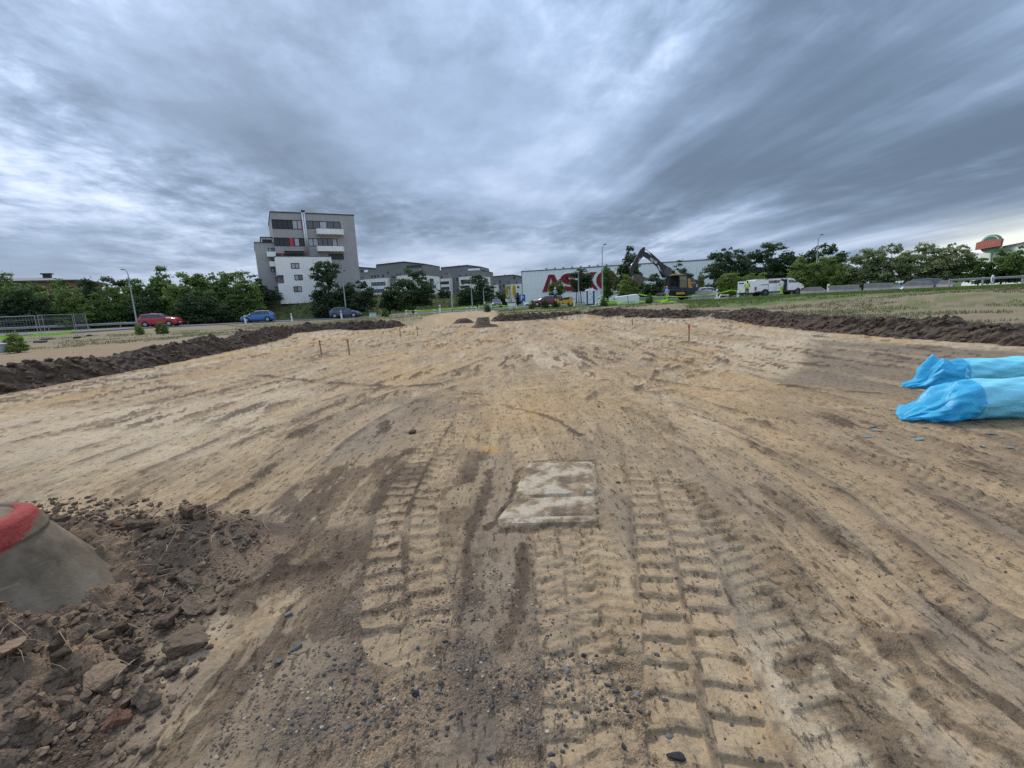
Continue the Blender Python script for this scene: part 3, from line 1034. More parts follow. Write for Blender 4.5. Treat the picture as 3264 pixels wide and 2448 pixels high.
def crown_mesh(name, seed, shape, nblob=34, leaves=4200, size=0.085):
    """a crown in a unit box (x,y in -0.5..0.5, z 0..1): leaf clusters on many small boughs"""
    r = np.random.default_rng(seed)
    ctr, rad = [], []
    while len(ctr) < nblob:
        p = r.uniform((-0.5, -0.5, 0), (0.5, 0.5, 1))
        h = p[2]
        if shape == 'broad':
            w = 0.50 * math.sqrt(max(0.0, 1 - ((h - 0.46) / 0.56) ** 2))
        elif shape == 'cone':
            w = 0.50 * max(0.0, 1.0 - h) ** 0.72 * min(1, 0.55 + h * 2.0)
        elif shape == 'ragged':
            w = 0.46 * math.sqrt(max(0.0, 1 - ((h - 0.42) / 0.60) ** 2)) * (0.85 + 0.25 * math.sin(h * 6 + seed))
        else:
            w = 0.50 * math.sqrt(max(0.0, 1 - (h / 1.02) ** 2)) if h > 0.05 else 0.46
        b = r.uniform(0.05, 0.15) * (1.1 - 0.45 * h)
        if math.hypot(p[0], p[1]) < w - b * 0.55 and b * 0.4 < h < 1.0 - b * 0.5:
            ctr.append(p)
            rad.append(b)
    ctr, rad = np.array(ctr), np.array(rad)
    n = leaves
    bi = r.choice(len(ctr), n, p=rad ** 2 / (rad ** 2).sum())
    d = r.normal(size=(n, 3))
    d /= np.linalg.norm(d, axis=1)[:, None]
    d[:, 2] = np.where(d[:, 2] < -0.3, -d[:, 2] * 0.5, d[:, 2])
    rr = rad[bi] * r.uniform(0.25, 1.2, n) ** 0.6
    rr = np.where(r.random(n) < .16, rr * r.uniform(1.1, 1.75, n), rr)
    pos = ctr[bi] + d * rr[:, None] * np.array([1, 1, 0.8])
    nr = d * 0.8 + r.normal(size=(n, 3)) * 0.55 + np.array([0, 0, 0.35])
    nr /= np.linalg.norm(nr, axis=1)[:, None]
    a = np.cross(nr, r.normal(size=(n, 3)))
    a /= np.linalg.norm(a, axis=1)[:, None]
    b = np.cross(nr, a)
    sz = size * r.uniform(0.45, 1.0, n)[:, None]
    a, b = a * sz * 0.62, b * sz * 0.36
    q = np.stack([pos - a, pos - b * 0.8 + nr * sz * 0.08, pos + a, pos + b], 1)
    f = np.arange(n * 4).reshape(-1, 4)
    me = np_mesh(name, q.reshape(-1, 3), f, False)
    tone = np.clip(0.35 + 0.30 * r.normal(size=n) * 0.6 + 0.35 * r.random(len(ctr))[bi] + 0.10 * (pos[:, 2] - 0.5), 0, 1)
    at = me.attributes.new('rnd', 'FLOAT', 'POINT')
    at.data.foreach_set('value', np.repeat(tone, 4).astype(np.float32))
    return me


CROWNS = {}
for shp, k, nb, lv, sz in (('broad', 4, 120, 8200, 0.060), ('cone', 3, 100, 7000, 0.064), ('ragged', 4, 110, 7600, 0.058), ('bush', 4, 130, 8200, 0.060)):
    CROWNS[shp] = [(nb, lv, sz, i) for i in range(k)]
_crown_cache = {}


def crown(shp, i, m):
    nb, lv, sz, _ = CROWNS[shp][i % len(CROWNS[shp])]
    key = (shp, i % len(CROWNS[shp]))
    if key not in _crown_cache:
        _crown_cache[key] = crown_mesh('crown', 500 + {'broad': 0, 'cone': 20, 'ragged': 40, 'bush': 60}[shp] + key[1], shp, nb, lv, sz)
    me = _crown_cache[key]
    k2 = (key, m.name)
    if k2 not in _crown_cache:
        c = me.copy() if me.materials else me
        c.materials.clear()
        c.materials.append(m)
        _crown_cache[k2] = c
    return _crown_cache[k2]


def tree(label, u, v0, v1, Y, wpx, shp, m, i, trunk=0.16, stems=1, zb=None, cat='tree', name='tree', grp=None):
    """crown between pixel rows v0 (top) and v1 (foot), wpx wide, at distance Y"""
    foot_ = P(u, v1, Y)
    top = P(u, v0, Y)
    z0 = oz(foot_.x, Y) if zb is None else zb
    H = max(1.0, top.z - z0)
    wd = wpx / F * Y * 1.06
    t = thing(name, label, cat, (foot_.x, Y, z0 - 0.05), 0.0, grp)
    ch = H * (1 - trunk)
    rr = random.Random(int(u * 7 + v0))

    def tr(mb):
        for s_ in range(stems):
            ox = (s_ - (stems - 1) / 2) * wd * 0.22
            lean = rr.uniform(-0.04, 0.04) * H
            r0 = 0.022 * H if stems == 1 else 0.014 * H
            mb.tube([(ox, 0, -0.2), (ox + lean * 0.3, 0, H * 0.25), (ox * 0.7 + lean, 0.05 * H * 0.3, H * 0.55), (ox * 0.5 + lean * 1.4, 0, H * 0.86)], [r0 * 1.3, r0, r0 * 0.6, r0 * 0.15], 7)
            for b_ in range(6):
                h0 = H * (trunk + 0.12 + 0.10 * b_)
                a_ = rr.uniform(0, 6.28)
                L = wd * rr.uniform(0.22, 0.38) * (1 - 0.08 * b_)
                mb.tube([(ox * 0.8 + lean * 0.6, 0, h0), (ox * 0.8 + lean + L * 0.5 * math.cos(a_), L * 0.5 * math.sin(a_), h0 + L * 0.25), (ox * 0.8 + lean + L * math.cos(a_), L * math.sin(a_), h0 + L * 0.65)], [r0 * 0.45, r0 * 0.3, r0 * 0.1], 5)
    part(t, 'trunk', M_BARK, tr, True)
    c = link('crown', crown(shp, i, m), None, t)
    c.location = (0, 0, H - ch)
    c.scale = (wd * 1.10, min(wd, H * 0.9) * 1.0, ch * 1.10)
    c.rotation_euler = (0, 0, rr.uniform(-0.5, 0.5))
    return t


g1, g2, g3 = 'trees along the road on the left', 'trees before the pale blocks', 'trees and shrubs on the right'
TREES = [
    ('dark bushy tree at the very left edge of the picture', 18, 882, 1062, 64, 150, 'broad', M_LEAF, 0, .05, 1, None, g1),
    ('rounded tree hiding the middle of the brick house', 178, 896, 1056, 66, 165, 'broad', M_LEAF, 1, .05, 1, None, g1),
    ('low dense tree below the brick wall, left of the mesh fence post', 95, 925, 1060, 62, 150, 'bush', M_LEAFD, 0, .04, 1, None, g1),
    ('pointed dark tree just right of the brick house gable', 303, 870, 1050, 68, 130, 'cone', M_LEAFD, 0, .05, 1, None, g1),
    ('low dense bush filling the gap right of the brick house', 250, 925, 1052, 63, 130, 'bush', M_LEAF, 1, .04, 1, None, g1),
    ('low broad bush behind the silver car', 375, 912, 1048, 66, 120, 'bush', M_LEAF, 2, .04, 1, None, g1),
    ('narrow pointed tree behind the curved street lamp at left', 455, 871, 1044, 70, 120, 'cone', M_LEAF, 2, .05, 1, None, g1),
    ('broad dark tree filling the row right of the pointed tree', 385, 893, 1046, 72, 150, 'broad', M_LEAFD, 2, .05, 1, None, g1),
    ('tallest tree of the left row, above the red car', 542, 853, 1040, 72, 135, 'cone', M_LEAF, 1, .05, 1, None, g1),
    ('low dark bush directly behind the red car', 480, 930, 1040, 66, 120, 'bush', M_LEAFD, 3, .04, 1, None, g1),
    ('bright green spreading tree right of the red car', 618, 880, 1036, 68, 150, 'broad', M_LEAF, 2, .05, 1, None, g1),
    ('broad leafy tree midway between the red and blue cars', 690, 876, 1032, 70, 160, 'broad', M_LEAF, 3, .05, 1, None, g1),
    ('wide bush at the foot of the trees between red and blue cars', 650, 935, 1036, 65, 170, 'bush', M_LEAFD, 1, .04, 1, None, g1),
    ('large bright tree above the blue car', 768, 878, 1026, 70, 155, 'broad', M_LEAF, 0, .05, 1, None, g1),
    ('rounded bush behind the blue car', 775, 940, 1028, 67.5, 130, 'bush', M_LEAF, 0, .04, 1, None, g1),
    ('dark tree against the left corner of the apartment tower', 832, 882, 990, 73, 80, 'ragged', M_LEAFD, 1, .08, 1, 2.6, g1),
    ('small black-green bush at the foot of the apartment tower', 872, 924, 975, 72, 62, 'bush', M_LEAFD, 2, .05, 1, 3.0, g1),
    ('tall open tree before the white wall of the apartment tower', 1052, 842, 1012, 70.5, 122, 'ragged', M_LEAFD, 2, .06, 1, None, g2),
    ('round dark tree right of the tall open tree', 1148, 900, 1008, 71.5, 106, 'broad', M_LEAFD, 1, .08, 1, None, g2),
    ('low dark bush behind the dark blue car', 1050, 950, 1014, 70, 120, 'bush', M_LEAFD, 0, .04, 1, None, g2),
    ('small upright tree left of the big dark tree', 1244, 903, 1004, 76, 64, 'cone', M_LEAFD, 2, .10, 1, None, g2),
    ('big dark tree covering the nearest pale block', 1318, 866, 1003, 76, 132, 'broad', M_LEAFD, 2, .06, 1, None, g2),
    ('small lone tree on the grass slope', 1419, 921, 974, 104, 46, 'broad', M_LEAFD, 3, .18, 1, 2.0, g2),
    ('large dome-shaped tree before the second pale block', 1522, 884, 985, 95, 120, 'bush', M_LEAFD, 3, .06, 1, None, g2),
    ('dark bush left of the yellow banners', 1597, 928, 985, 98, 62, 'bush', M_LEAFD, 1, .05, 1, None, g2),
    ('narrow dark bush between yellow banners and warehouse', 1652, 928, 985, 100, 28, 'cone', M_LEAFD, 0, .05, 1, None, g2),
    ('small round street tree before the first red letter', 1775, 896, 965, 86, 50, 'broad', M_LEAF, 1, .30, 1, None, g3),
    ('round street tree with three bare stems before the red letters', 1853, 862, 964, 84, 66, 'broad', M_LEAFD, 0, .34, 3, None, g3),
    ('upright street tree in front of the last red letter', 1938, 858, 962, 84, 52, 'ragged', M_LEAF, 3, .12, 1, None, g3),
    ('tall pointed tree behind the excavator arm', 2008, 790, 955, 80, 105, 'cone', M_LEAFD, 1, .06, 1, None, g3),
    ('yellow-green bush under the excavator bucket', 2002, 880, 952, 69, 75, 'bush', M_LEAFL, 2, .04, 1, None, g3),
    ('big dark rounded bush between bucket and excavator cab', 2085, 878, 952, 70, 92, 'bush', M_LEAFD, 3, .04, 1, None, g3),
    ('dark tree rising behind the excavator cab', 2165, 838, 948, 80, 86, 'ragged', M_LEAFD, 0, .06, 1, None, g3),
    ('thin pale green sapling right of the excavator', 2234, 858, 945, 74, 34, 'cone', M_LEAFL, 2, .08, 1, None, g3),
    ('broad black-green tree left of the white van', 2320, 797, 943, 78, 132, 'broad', M_LEAFD, 3, .03, 1, None, g3),
    ('loose dark tree above the rear of the white van', 2448, 789, 940, 82, 140, 'broad', M_LEAFD, 0, .03, 1, None, g3),
    ('slim dark tree above the cab of the white van', 2530, 821, 935, 80, 70, 'cone', M_LEAFD, 1, .03, 1, None, g3),
    ('tall dark tree behind the right-hand street lamp', 2622, 784, 930, 82, 120, 'broad', M_LEAFD, 1, .03, 1, None, g3),
    ('dark hedge tree between the two dark trees behind the van', 2388, 838, 940, 84, 90, 'bush', M_LEAFD, 0, .03, 1, None, g3),
    ('dark hedge tree behind the bonnet of the van', 2580, 842, 932, 84, 100, 'bush', M_LEAFD, 2, .03, 1, None, g3),
    ('dark hedge tree just left of the right-hand street lamp shrub', 2660, 832, 925, 84, 90, 'bush', M_LEAFD, 1, .03, 1, None, g3),
    ('light green shrub behind the rear doors of the van', 2328, 873, 943, 67, 96, 'bush', M_LEAFL, 0, .04, 1, None, g3),
    ('long light green shrub behind the roof of the van', 2405, 873, 940, 68, 110, 'bush', M_LEAFL, 1, .04, 1, None, g3),
    ('bright shrub above the bonnet of the van', 2545, 828, 935, 70, 85, 'bush', M_LEAFL, 3, .04, 1, None, g3),
    ('bright leafy shrub at the foot of the right-hand street lamp', 2622, 828, 930, 70, 100, 'broad', M_LEAFL, 0, .04, 1, None, g3),
    ('olive shrub just right of the right-hand street lamp', 2692, 838, 925, 66, 80, 'bush', M_LEAF, 1, .04, 1, None, g3),
    ('ragged silvery tree second right of the street lamp', 2750, 804, 920, 64, 100, 'broad', M_LEAFS, 0, .03, 1, None, g3),
    ('wind-blown silvery tree above the concrete barriers', 2828, 784, 915, 62, 108, 'broad', M_LEAFS, 1, .05, 1, None, g3),
    ('wind-blown tree above the dark car roof', 2930, 785, 910, 60, 118, 'broad', M_LEAFS, 2, .05, 1, None, g3),
    ('wind-blown tree left of the red roof sign', 3026, 782, 906, 58, 128, 'broad', M_LEAFS, 3, .05, 1, None, g3),
    ('olive hedge bush below the white building', 3118, 826, 902, 56, 130, 'bush', M_LEAF, 0, .04, 1, None, g3),
    ('olive hedge bush below the red roof sign', 3190, 802, 900, 56, 110, 'bush', M_LEAF, 2, .04, 1, None, g3),
    ('hedge bush at the right edge of the picture', 3270, 788, 896, 54, 130, 'broad', M_LEAF, 1, .04, 1, None, g3),
]
for lb, u, v0, v1, Y, w, shp, m, i, tk, st_, zb, grp in TREES:
    tree(lb, u, v0, v1, Y, w, shp, m, i, tk, st_, zb, 'shrub' if shp == 'bush' else 'tree', 'shrub' if shp == 'bush' else 'tree', grp)
for lb, u, v0, v1, Y, w, m, i in (
        ('small green weed bush beside the front of the red car', 517, 1036, 1066, 40, 36, M_LEAF, 0),
        ('low weed bush below the guard rail left of the red car', 446, 1048, 1068, 41, 26, M_LEAFL, 1),
        ('weed bush right of the pale cabinet', 1228, 1003, 1020, 55, 24, M_LEAF, 2),
        ('weed bush before the warehouse corner', 1697, 978, 992, 55, 22, M_LEAF, 3),
        ('dark round bush before the red estate car', 1738, 972, 994, 55, 26, M_LEAFD, 0),
        ('dark weed bush before the road roller', 1770, 975, 995, 55, 22, M_LEAFD, 1),
        ('weed clump between toilet and white block', 1925, 962, 982, 46, 26, M_LEAF, 2),
        ('weed clump right of the white block', 2070, 962, 980, 46, 24, M_LEAF, 3),
        ('tall weed at the edge of the ramp', 1553, 986, 1004, 50, 24, M_LEAF, 1),
        ('weed bush by the grey box at the left edge', 55, 1085, 1120, 24, 70, M_LEAFL, 0)):
    tree(lb, u, v0, v1, Y, w, 'bush', m, i, .04, 1, None, 'weed', 'weed_bush', 'weeds round the field')

# ------------------------------------------------------------------ grass and weeds nobody could count
def grass(name, label, spots, h0, h1, m):
    n = len(spots)
    r = RNG
    p = np.array(spots)
    k = 4
    p = np.repeat(p, k, 0) + np.concatenate([r.normal(size=(n * k, 2)) * 0.10, np.zeros((n * k, 1))], 1)
    a = r.uniform(0, 6.28, n * k)
    h = r.uniform(h0, h1, n * k)
    w = h * 0.10 + 0.012
    d = np.stack([np.cos(a), np.sin(a)], -1)
    ln = d[:, ::-1] * np.array([-1, 1]) * (h * r.uniform(0.1, 0.7, n * k))[:, None]
    b0 = np.concatenate([p[:, :2] - d * w[:, None], p[:, 2:] - 0.05], 1)
    b1 = np.concatenate([p[:, :2] + d * w[:, None], p[:, 2:] - 0.05], 1)
    tp = np.concatenate([p[:, :2] + ln, p[:, 2:] + h[:, None]], 1)
    me = np_mesh(name, np.stack([b0, b1, tp], 1).reshape(-1, 3), np.arange(n * k * 3).reshape(-1, 3), False)
    at = me.attributes.new('rnd', 'FLOAT', 'POINT')
    at.data.foreach_set('value', np.repeat(r.random(n * k), 3).astype(np.float32))
    tag(link(name, me, m), label, None, None, 'stuff')


M_GRASS = leaf_mat('grass', (0.065, 0.105, 0.022), (0.18, 0.25, 0.06), 0.3)
M_GRASSY = leaf_mat('grass_dry', (0.085, 0.100, 0.040), (0.26, 0.25, 0.13), 0.3)


def rnd_quad(n, q):
    """random points in a quad given in plan"""
    a, b = RNG.random((2, n))
    q = [np.array(t, float) for t in q]
    return ((1 - a) * (1 - b))[:, None] * q[0] + (a * (1 - b))[:, None] * q[1] + (a * b)[:, None] * q[2] + ((1 - a) * b)[:, None] * q[3]


def on_land(xy, keep=None):
    z, s, w = land(xy[:, 0], xy[:, 1])
    k = (s > 1.0) & (w < 0.4)
    if keep is not None:
        k &= keep(xy)
    return [(x, y, q) for (x, y), q in zip(xy[k], z[k])]


clump = lambda thr, sc, sd: (lambda xy: fbm(xy[:, 0] * sc, xy[:, 1] * sc, 3, sd) > thr)
sp = on_land(rnd_quad(9000, [(12.5, 33), (44, 26), (42, 36), (17, 48)]), clump(0.40, 0.5, 401))
sp += on_land(rnd_quad(5200, [(-2, 41), (17, 40), (24, 56), (-2, 62)]), clump(0.45, 0.4, 402))
grass('grass_strip', 'green grass and weeds in front of the barriers and vehicles', sp, 0.05, 0.17, M_GRASS)
sp = on_land(rnd_quad(15000, [(12.6, 6), (40, 10), (42, 26), (12.8, 30)]), clump(0.47, 0.5, 403))
sp += on_land(rnd_quad(6000, [(-34, 24), (-13.5, 30), (-8, 48), (-46, 44)]), clump(0.52, 0.4, 404))
sp += on_land(rnd_quad(2600, [(-20, 38), (-7, 38), (-8, 62), (-34, 56)]), clump(0.42, 0.4, 405))
grass('dry_grass', 'sparse dry grass on the trampled land round the field', sp, 0.03, 0.13, M_GRASSY)
bq = V.reshape(-1, V.shape[1], 3)
sp = []
for _ in range(7000):
    i, j = RNG.integers(20, V.shape[0] - 1), RNG.integers(1, 6)
    a, b = RNG.random(2)
    p = (V[i, j] * (1 - a) + V[i + 1 if i + 1 < V.shape[0] else i, j] * a) * (1 - b) + (V[i, j + 1] * (1 - a) + V[min(i + 1, V.shape[0] - 1), j + 1] * a) * b
    sp.append(tuple(p))
grass('embankment_grass', 'long rough grass covering the embankment', sp, 0.2, 0.6, M_GRASSY)

# ------------------------------------------------------------------ buildings
M_CONC = mat('render_grey', (0.385, 0.370, 0.362), 0.85, var=0.08, scale=0.8, bump=0.1, streak=0.10)
M_CONCD = mat('render_dark', (0.205, 0.198, 0.195), 0.85, var=0.10, scale=0.8, bump=0.1, streak=0.10)
M_WHITE = mat('render_white', (0.87, 0.86, 0.82), 0.8, var=0.06, scale=0.7, bump=0.1, streak=0.16)
M_CREAM = mat('render_cream', (0.80, 0.78, 0.71), 0.8, var=0.06, scale=0.7, streak=0.12)
M_EDGE = mat('roof_edge', (0.045, 0.050, 0.055), 0.6)
M_FRAME = mat('window_frame', (0.018, 0.019, 0.022), 0.5)
M_GLASS = mat('window_glass', (0.045, 0.052, 0.062), 0.14, var=0.35, scale=1.2, spec=0.8)
M_GLASSB = mat('window_glass_blue', (0.075, 0.13, 0.25), 0.14, var=0.3, scale=1.0, spec=0.8)
M_CURT = mat('curtain', (0.42, 0.44, 0.47), 0.5, var=0.15, scale=4)
M_RED = mat('red_panel', (0.52, 0.055, 0.05), 0.5)
M_STEEL = mat('steel_flue', (0.66, 0.67, 0.68), 0.35, metal=0.6)
M_LOUV = mat('dark_cladding', (0.048, 0.049, 0.055), 0.6, var=0.25, scale=3)


class Facade:
    """a wall plane through two pixels at given distances; local x along it, y into the building, z up"""
    def __init__(self, name, label, cat, a, b, ground=None, group=None):
        A, B = P(*a), P(*b)
        e = Vector((B.x - A.x, B.y - A.y, 0))
        self.w = e.length
        self.e = e.normalized()
        self.n = Vector((-self.e.y, self.e.x, 0))
        self.o = Vector((A.x, A.y, 0.0))
        self.t = thing(name, label, cat, self.o, math.atan2(self.e.y, self.e.x), group)

    def loc(self, u, v, d=0.0):
        c = Vector((0, 0, CAM_H))
        r = ray(u, v)
        o_ = self.o + self.n * d
        k = (o_ - c).dot(self.n) / r.dot(self.n)
        p = c + r * k
        return (p - self.o).dot(self.e), p.z

    def rect(self, u0, v0, u1, v1, d=0.0):
        x0 = self.loc(u0, (v0 + v1) / 2, d)[0]
        x1 = self.loc(u1, (v0 + v1) / 2, d)[0]
        z1 = self.loc((u0 + u1) / 2, v0, d)[1]
        z0 = self.loc((u0 + u1) / 2, v1, d)[1]
        return x0, x1, z0, z1


def window(parent, x0, x1, z0, z1, y, panes=2, glass=None, rows=1, proud=0.04, curtain=None, fr=0.07):
    """a framed window standing in the wall plane y: frame with real bars, glass set back between them"""
    glass = glass or M_GLASS

    def fm(m):
        m.box(x0, x1, y - proud, y + 0.05, z0, z0 + fr)
        m.box(x0, x1, y - proud, y + 0.05, z1 - fr, z1)
        for k in range(panes + 1):
            c = x0 + (x1 - x0 - fr) * k / panes
            m.box(c, c + fr, y - proud, y + 0.05, z0 + fr, z1 - fr)
        for k in range(1, rows):
            c = z0 + (z1 - z0) * k / rows
            m.box(x0 + fr, x1 - fr, y - proud + 0.004, y + 0.046, c - fr / 2, c + fr / 2)
    w = part(parent, 'window', M_FRAME, fm)
    for k in range(panes):
        a = x0 + (x1 - x0 - fr) * k / panes + fr
        b = x0 + (x1 - x0 - fr) * (k + 1) / panes
        g = M_CURT if curtain and k in curtain else glass
        part(w, 'pane', g, lambda m: m.box(a - 0.01, b + 0.01, y - 0.012, y + 0.03, z0 + fr - 0.01, z1 - fr + 0.01))
    return w


# ---- apartment tower
def c3(x, y):
    return (780 + 0.2049 * x, 640 + 0.2049 * y)


def R3(fa, x0, y0, x1, y1, d=0.0):
    return fa.rect(*c3(x0, y0), *c3(x1, y1), d)


FA = Facade('apartment_tower', 'grey apartment tower with white lower front and twin steel flues', 'building', (*c3(396, 178), 76.0), (*c3(1697, 237), 81.8))
T = FA.t
xl, zt = FA.loc(*c3(396, 178))
xr, zt2 = FA.loc(*c3(1697, 237))
ZB = 2.6
part(T, 'wall', M_CONC, lambda m: m.box(xl, xr, 0, 13, ZB, zt))
part(T, 'roof_edge', M_EDGE, lambda m: m.box(xl - 0.08, xr + 0.08, -0.08, 13.1, zt, zt + 0.16))
for bx in ((425, 295, 898, 440, 6, (4, 5)), (945, 318, 1490, 440, 5, (2,)), (455, 575, 930, 705, 6, (4,)), (985, 585, 1440, 710, 6, (0, 1, 5))):
    x0, x1, z0, z1 = R3(FA, *bx[:4])
    window(T, x0, x1, z0, z1, 0, bx[4], M_LOUV if bx[0] < 900 else M_GLASS, 1, 0.05, bx[5], 0.09)
for bx in ((880, 312, 906, 438), (700, 580, 757, 702), (565, 822, 606, 862), (925, 825, 955, 862)):
    x0, x1, z0, z1 = R3(FA, *bx)
    part(T, 'red_panel', M_RED, lambda m: m.box(x0, x1, -0.075, 0.04, z0, z1))
for bx in ((1115, 445, 1545, 515), (1125, 712, 1550, 778)):
    x0, x1, z0, z1 = R3(FA, *bx, -0.6)

    def bal(m):
        # balcony with a rounded right-hand end
        out = [(x0, 0.0), (x0, -1.25)] + [(x1 - 0.9 + 0.9 * math.sin(a), -1.25 + 0.9 * (1 - math.cos(a))) for a in np.linspace(0, 1.45, 7)] + [(x1, 0.0)]
        inn = [(x0 + 0.1, 0.0), (x0 + 0.1, -1.15)] + [(x1 - 0.9 + 0.8 * math.sin(a), -1.15 + 0.8 * (1 - math.cos(a))) for a in np.linspace(0, 1.45, 7)] + [(x1 - 0.1, 0.0)]
        m.prism(out, z0 - 0.12, z0 + 0.06, 'z')
        for i in range(len(out) - 1):
            m.prism([out[i], out[i + 1], inn[i + 1], inn[i]], z0 + 0.06, z1, 'z')
    part(T, 'balcony', M_WHITE, bal)
# recessed terrace behind the white front
x0, x1, z0, z1 = R3(FA, 482, 818, 955, 872)
part(T, 'terrace_opening', M_LOUV, lambda m: m.box(x0, x1, -0.03, 0.05, z0, z1))
x0, x1, z0, z1 = R3(FA, 615, 788, 925, 802)
part(T, 'awning', M_FRAME, lambda m: m.box(x0, x1, -0.8, 0.02, z0, z1))
x0, x1, z0, z1 = R3(FA, 1310, 825, 1540, 915)
lo = part(T, 'loggia', M_FRAME, lambda m: (m.box(x0, x1, -0.05, 0.05, z0, z0 + 0.1), m.box(x0, x1, -0.05, 0.05, z1 - 0.1, z1), m.box(x0, x0 + 0.1, -0.05, 0.05, z0, z1), m.box(x1 - 0.1, x1, -0.05, 0.05, z0, z1)))
part(lo, 'pane', M_LOUV, lambda m: m.box(x0 + 0.1, x1 - 0.1, -0.02, 0.03, z0 + 0.1, z1 - 0.1))
x0, x1, z0, z1 = R3(FA, 1395, 1008, 1502, 1052)
window(T, x0, x1, z0, z1, 0, 2, None, 1, 0.05, (1,))
for xa, xb in ((878, 985), (922, 1000)):
    pa, pb = FA.loc(*c3(xa + 8, 172), -0.25), FA.loc(*c3(xb - 10, 868), -0.25)
    pm = (pa[0] + pb[0]) / 2
    fl = part(T, 'flue', M_STEEL, lambda m: m.cyl((pm, -0.25, pb[1] - 0.6), (pm, -0.25, pa[1]), 0.13, None, 12), True)
    part(fl, 'flue_cap', M_EDGE, lambda m: m.cyl((pm, -0.25, pa[1]), (pm, -0.25, pa[1] + 0.25), 0.17, None, 12), True)
# white front block
D1 = -3.2
x0, zw = FA.loc(*c3(470, 868), D1)
x1, _ = FA.loc(*c3(1345, 878), D1)
ncx0, ncx1, ncz0, ncz1 = R3(FA, 520, 1155, 612, 1285, D1)
wb = part(T, 'front_block', M_WHITE, lambda m: m.prism([(x0, ncz1), (x0, zw), (x1, zw), (x1, ZB), (x0, ZB), (x0, ncz0), (ncx1, ncz0), (ncx1, ncz1)], D1, -0.01))
part(T, 'front_coping', M_EDGE, lambda m: m.box(x0 - 0.05, x1 + 0.05, D1 - 0.05, -0.02, zw, zw + 0.10))
part(T, 'corner_loggia', M_CONCD, lambda m: m.box(x0 + 0.02, ncx1 - 0.02, D1 + 1.2, D1 + 1.4, ncz0, ncz1))
part(T, 'loggia_rail', M_FRAME, lambda m: m.box(x0, ncx1, D1 + 0.05, D1 + 0.1, ncz0 + 0.95, ncz0 + 1.0))
for bx, cu in (((720, 968, 848, 1055), (0, 1)), ((1108, 968, 1172, 1055), (0,)), ((775, 1150, 902, 1235), (0,)), ((1220, 1150, 1335, 1230), None), ((762, 1330, 888, 1418), (1,))):
    a, b, c, d = R3(FA, *bx, D1)
    window(T, a, b, c, d, D1, 1 if bx[0] == 1108 else 2, None, 1, 0.05, cu, 0.09)
# lower wing on the left
D2 = 0.9
xa, za = FA.loc(*c3(150, 655), D2)
part(T, 'side_wing', M_CONC, lambda m: m.box(xa, xl + 0.5, D2, 12, ZB, za))
part(T, 'side_wing_edge', M_EDGE, lambda m: m.box(xa - 0.06, xl - 0.01, D2 - 0.06, 12.06, za, za + 0.12))
a, b, c, d = R3(FA, 258, 575, 455, 652, D2 + 2)
pen = part(T, 'penthouse', M_WHITE, lambda m: m.box(a, xl - 0.02, D2 + 2, 11, za + 0.12, d))
part(pen, 'penthouse_window', M_LOUV, lambda m: m.box(a + 0.1, a + 1.5, D2 + 1.95, D2 + 2.05, za + 0.35, d - 0.25))
part(pen, 'penthouse_roof', M_EDGE, lambda m: m.box(a - 0.15, xl - 0.02, D2 + 1.8, 11.1, d, d + 0.12))
for bx in ((365, 735, 470, 790), (405, 890, 470, 945), (410, 1040, 500, 1110), (480, 1185, 535, 1255), (470, 1335, 532, 1390)):
    a, b, c, d = R3(FA, *bx, D2)
    window(T, a, b, c, d, D2, 2, None, 1, 0.05, (0,), 0.08)
for bx in ((345, 795, 480, 862), (385, 948, 490, 1014)):
    a, b, c, d = R3(FA, *bx, D2 - 0.6)

    def bal2(m):
        m.box(a, b, D2 - 1.1, D2 - 0.01, c - 0.1, c + 0.06)
        m.box(a, b, D2 - 1.1, D2 - 1.0, c + 0.06, d)
        m.box(a, a + 0.1, D2 - 1.0, D2 - 0.01, c + 0.06, d)
        m.box(b - 0.1, b, D2 - 1.0, D2 - 0.01, c + 0.06, d)
    part(T, 'balcony', M_WHITE, bal2)


# ---- pale stepped apartment blocks
def c4(x, y):
    return (960 + 0.1989 * x, 780 + 0.1989 * y)


def c5(x, y):
    return (1300 + 0.1989 * x, 780 + 0.1989 * y)


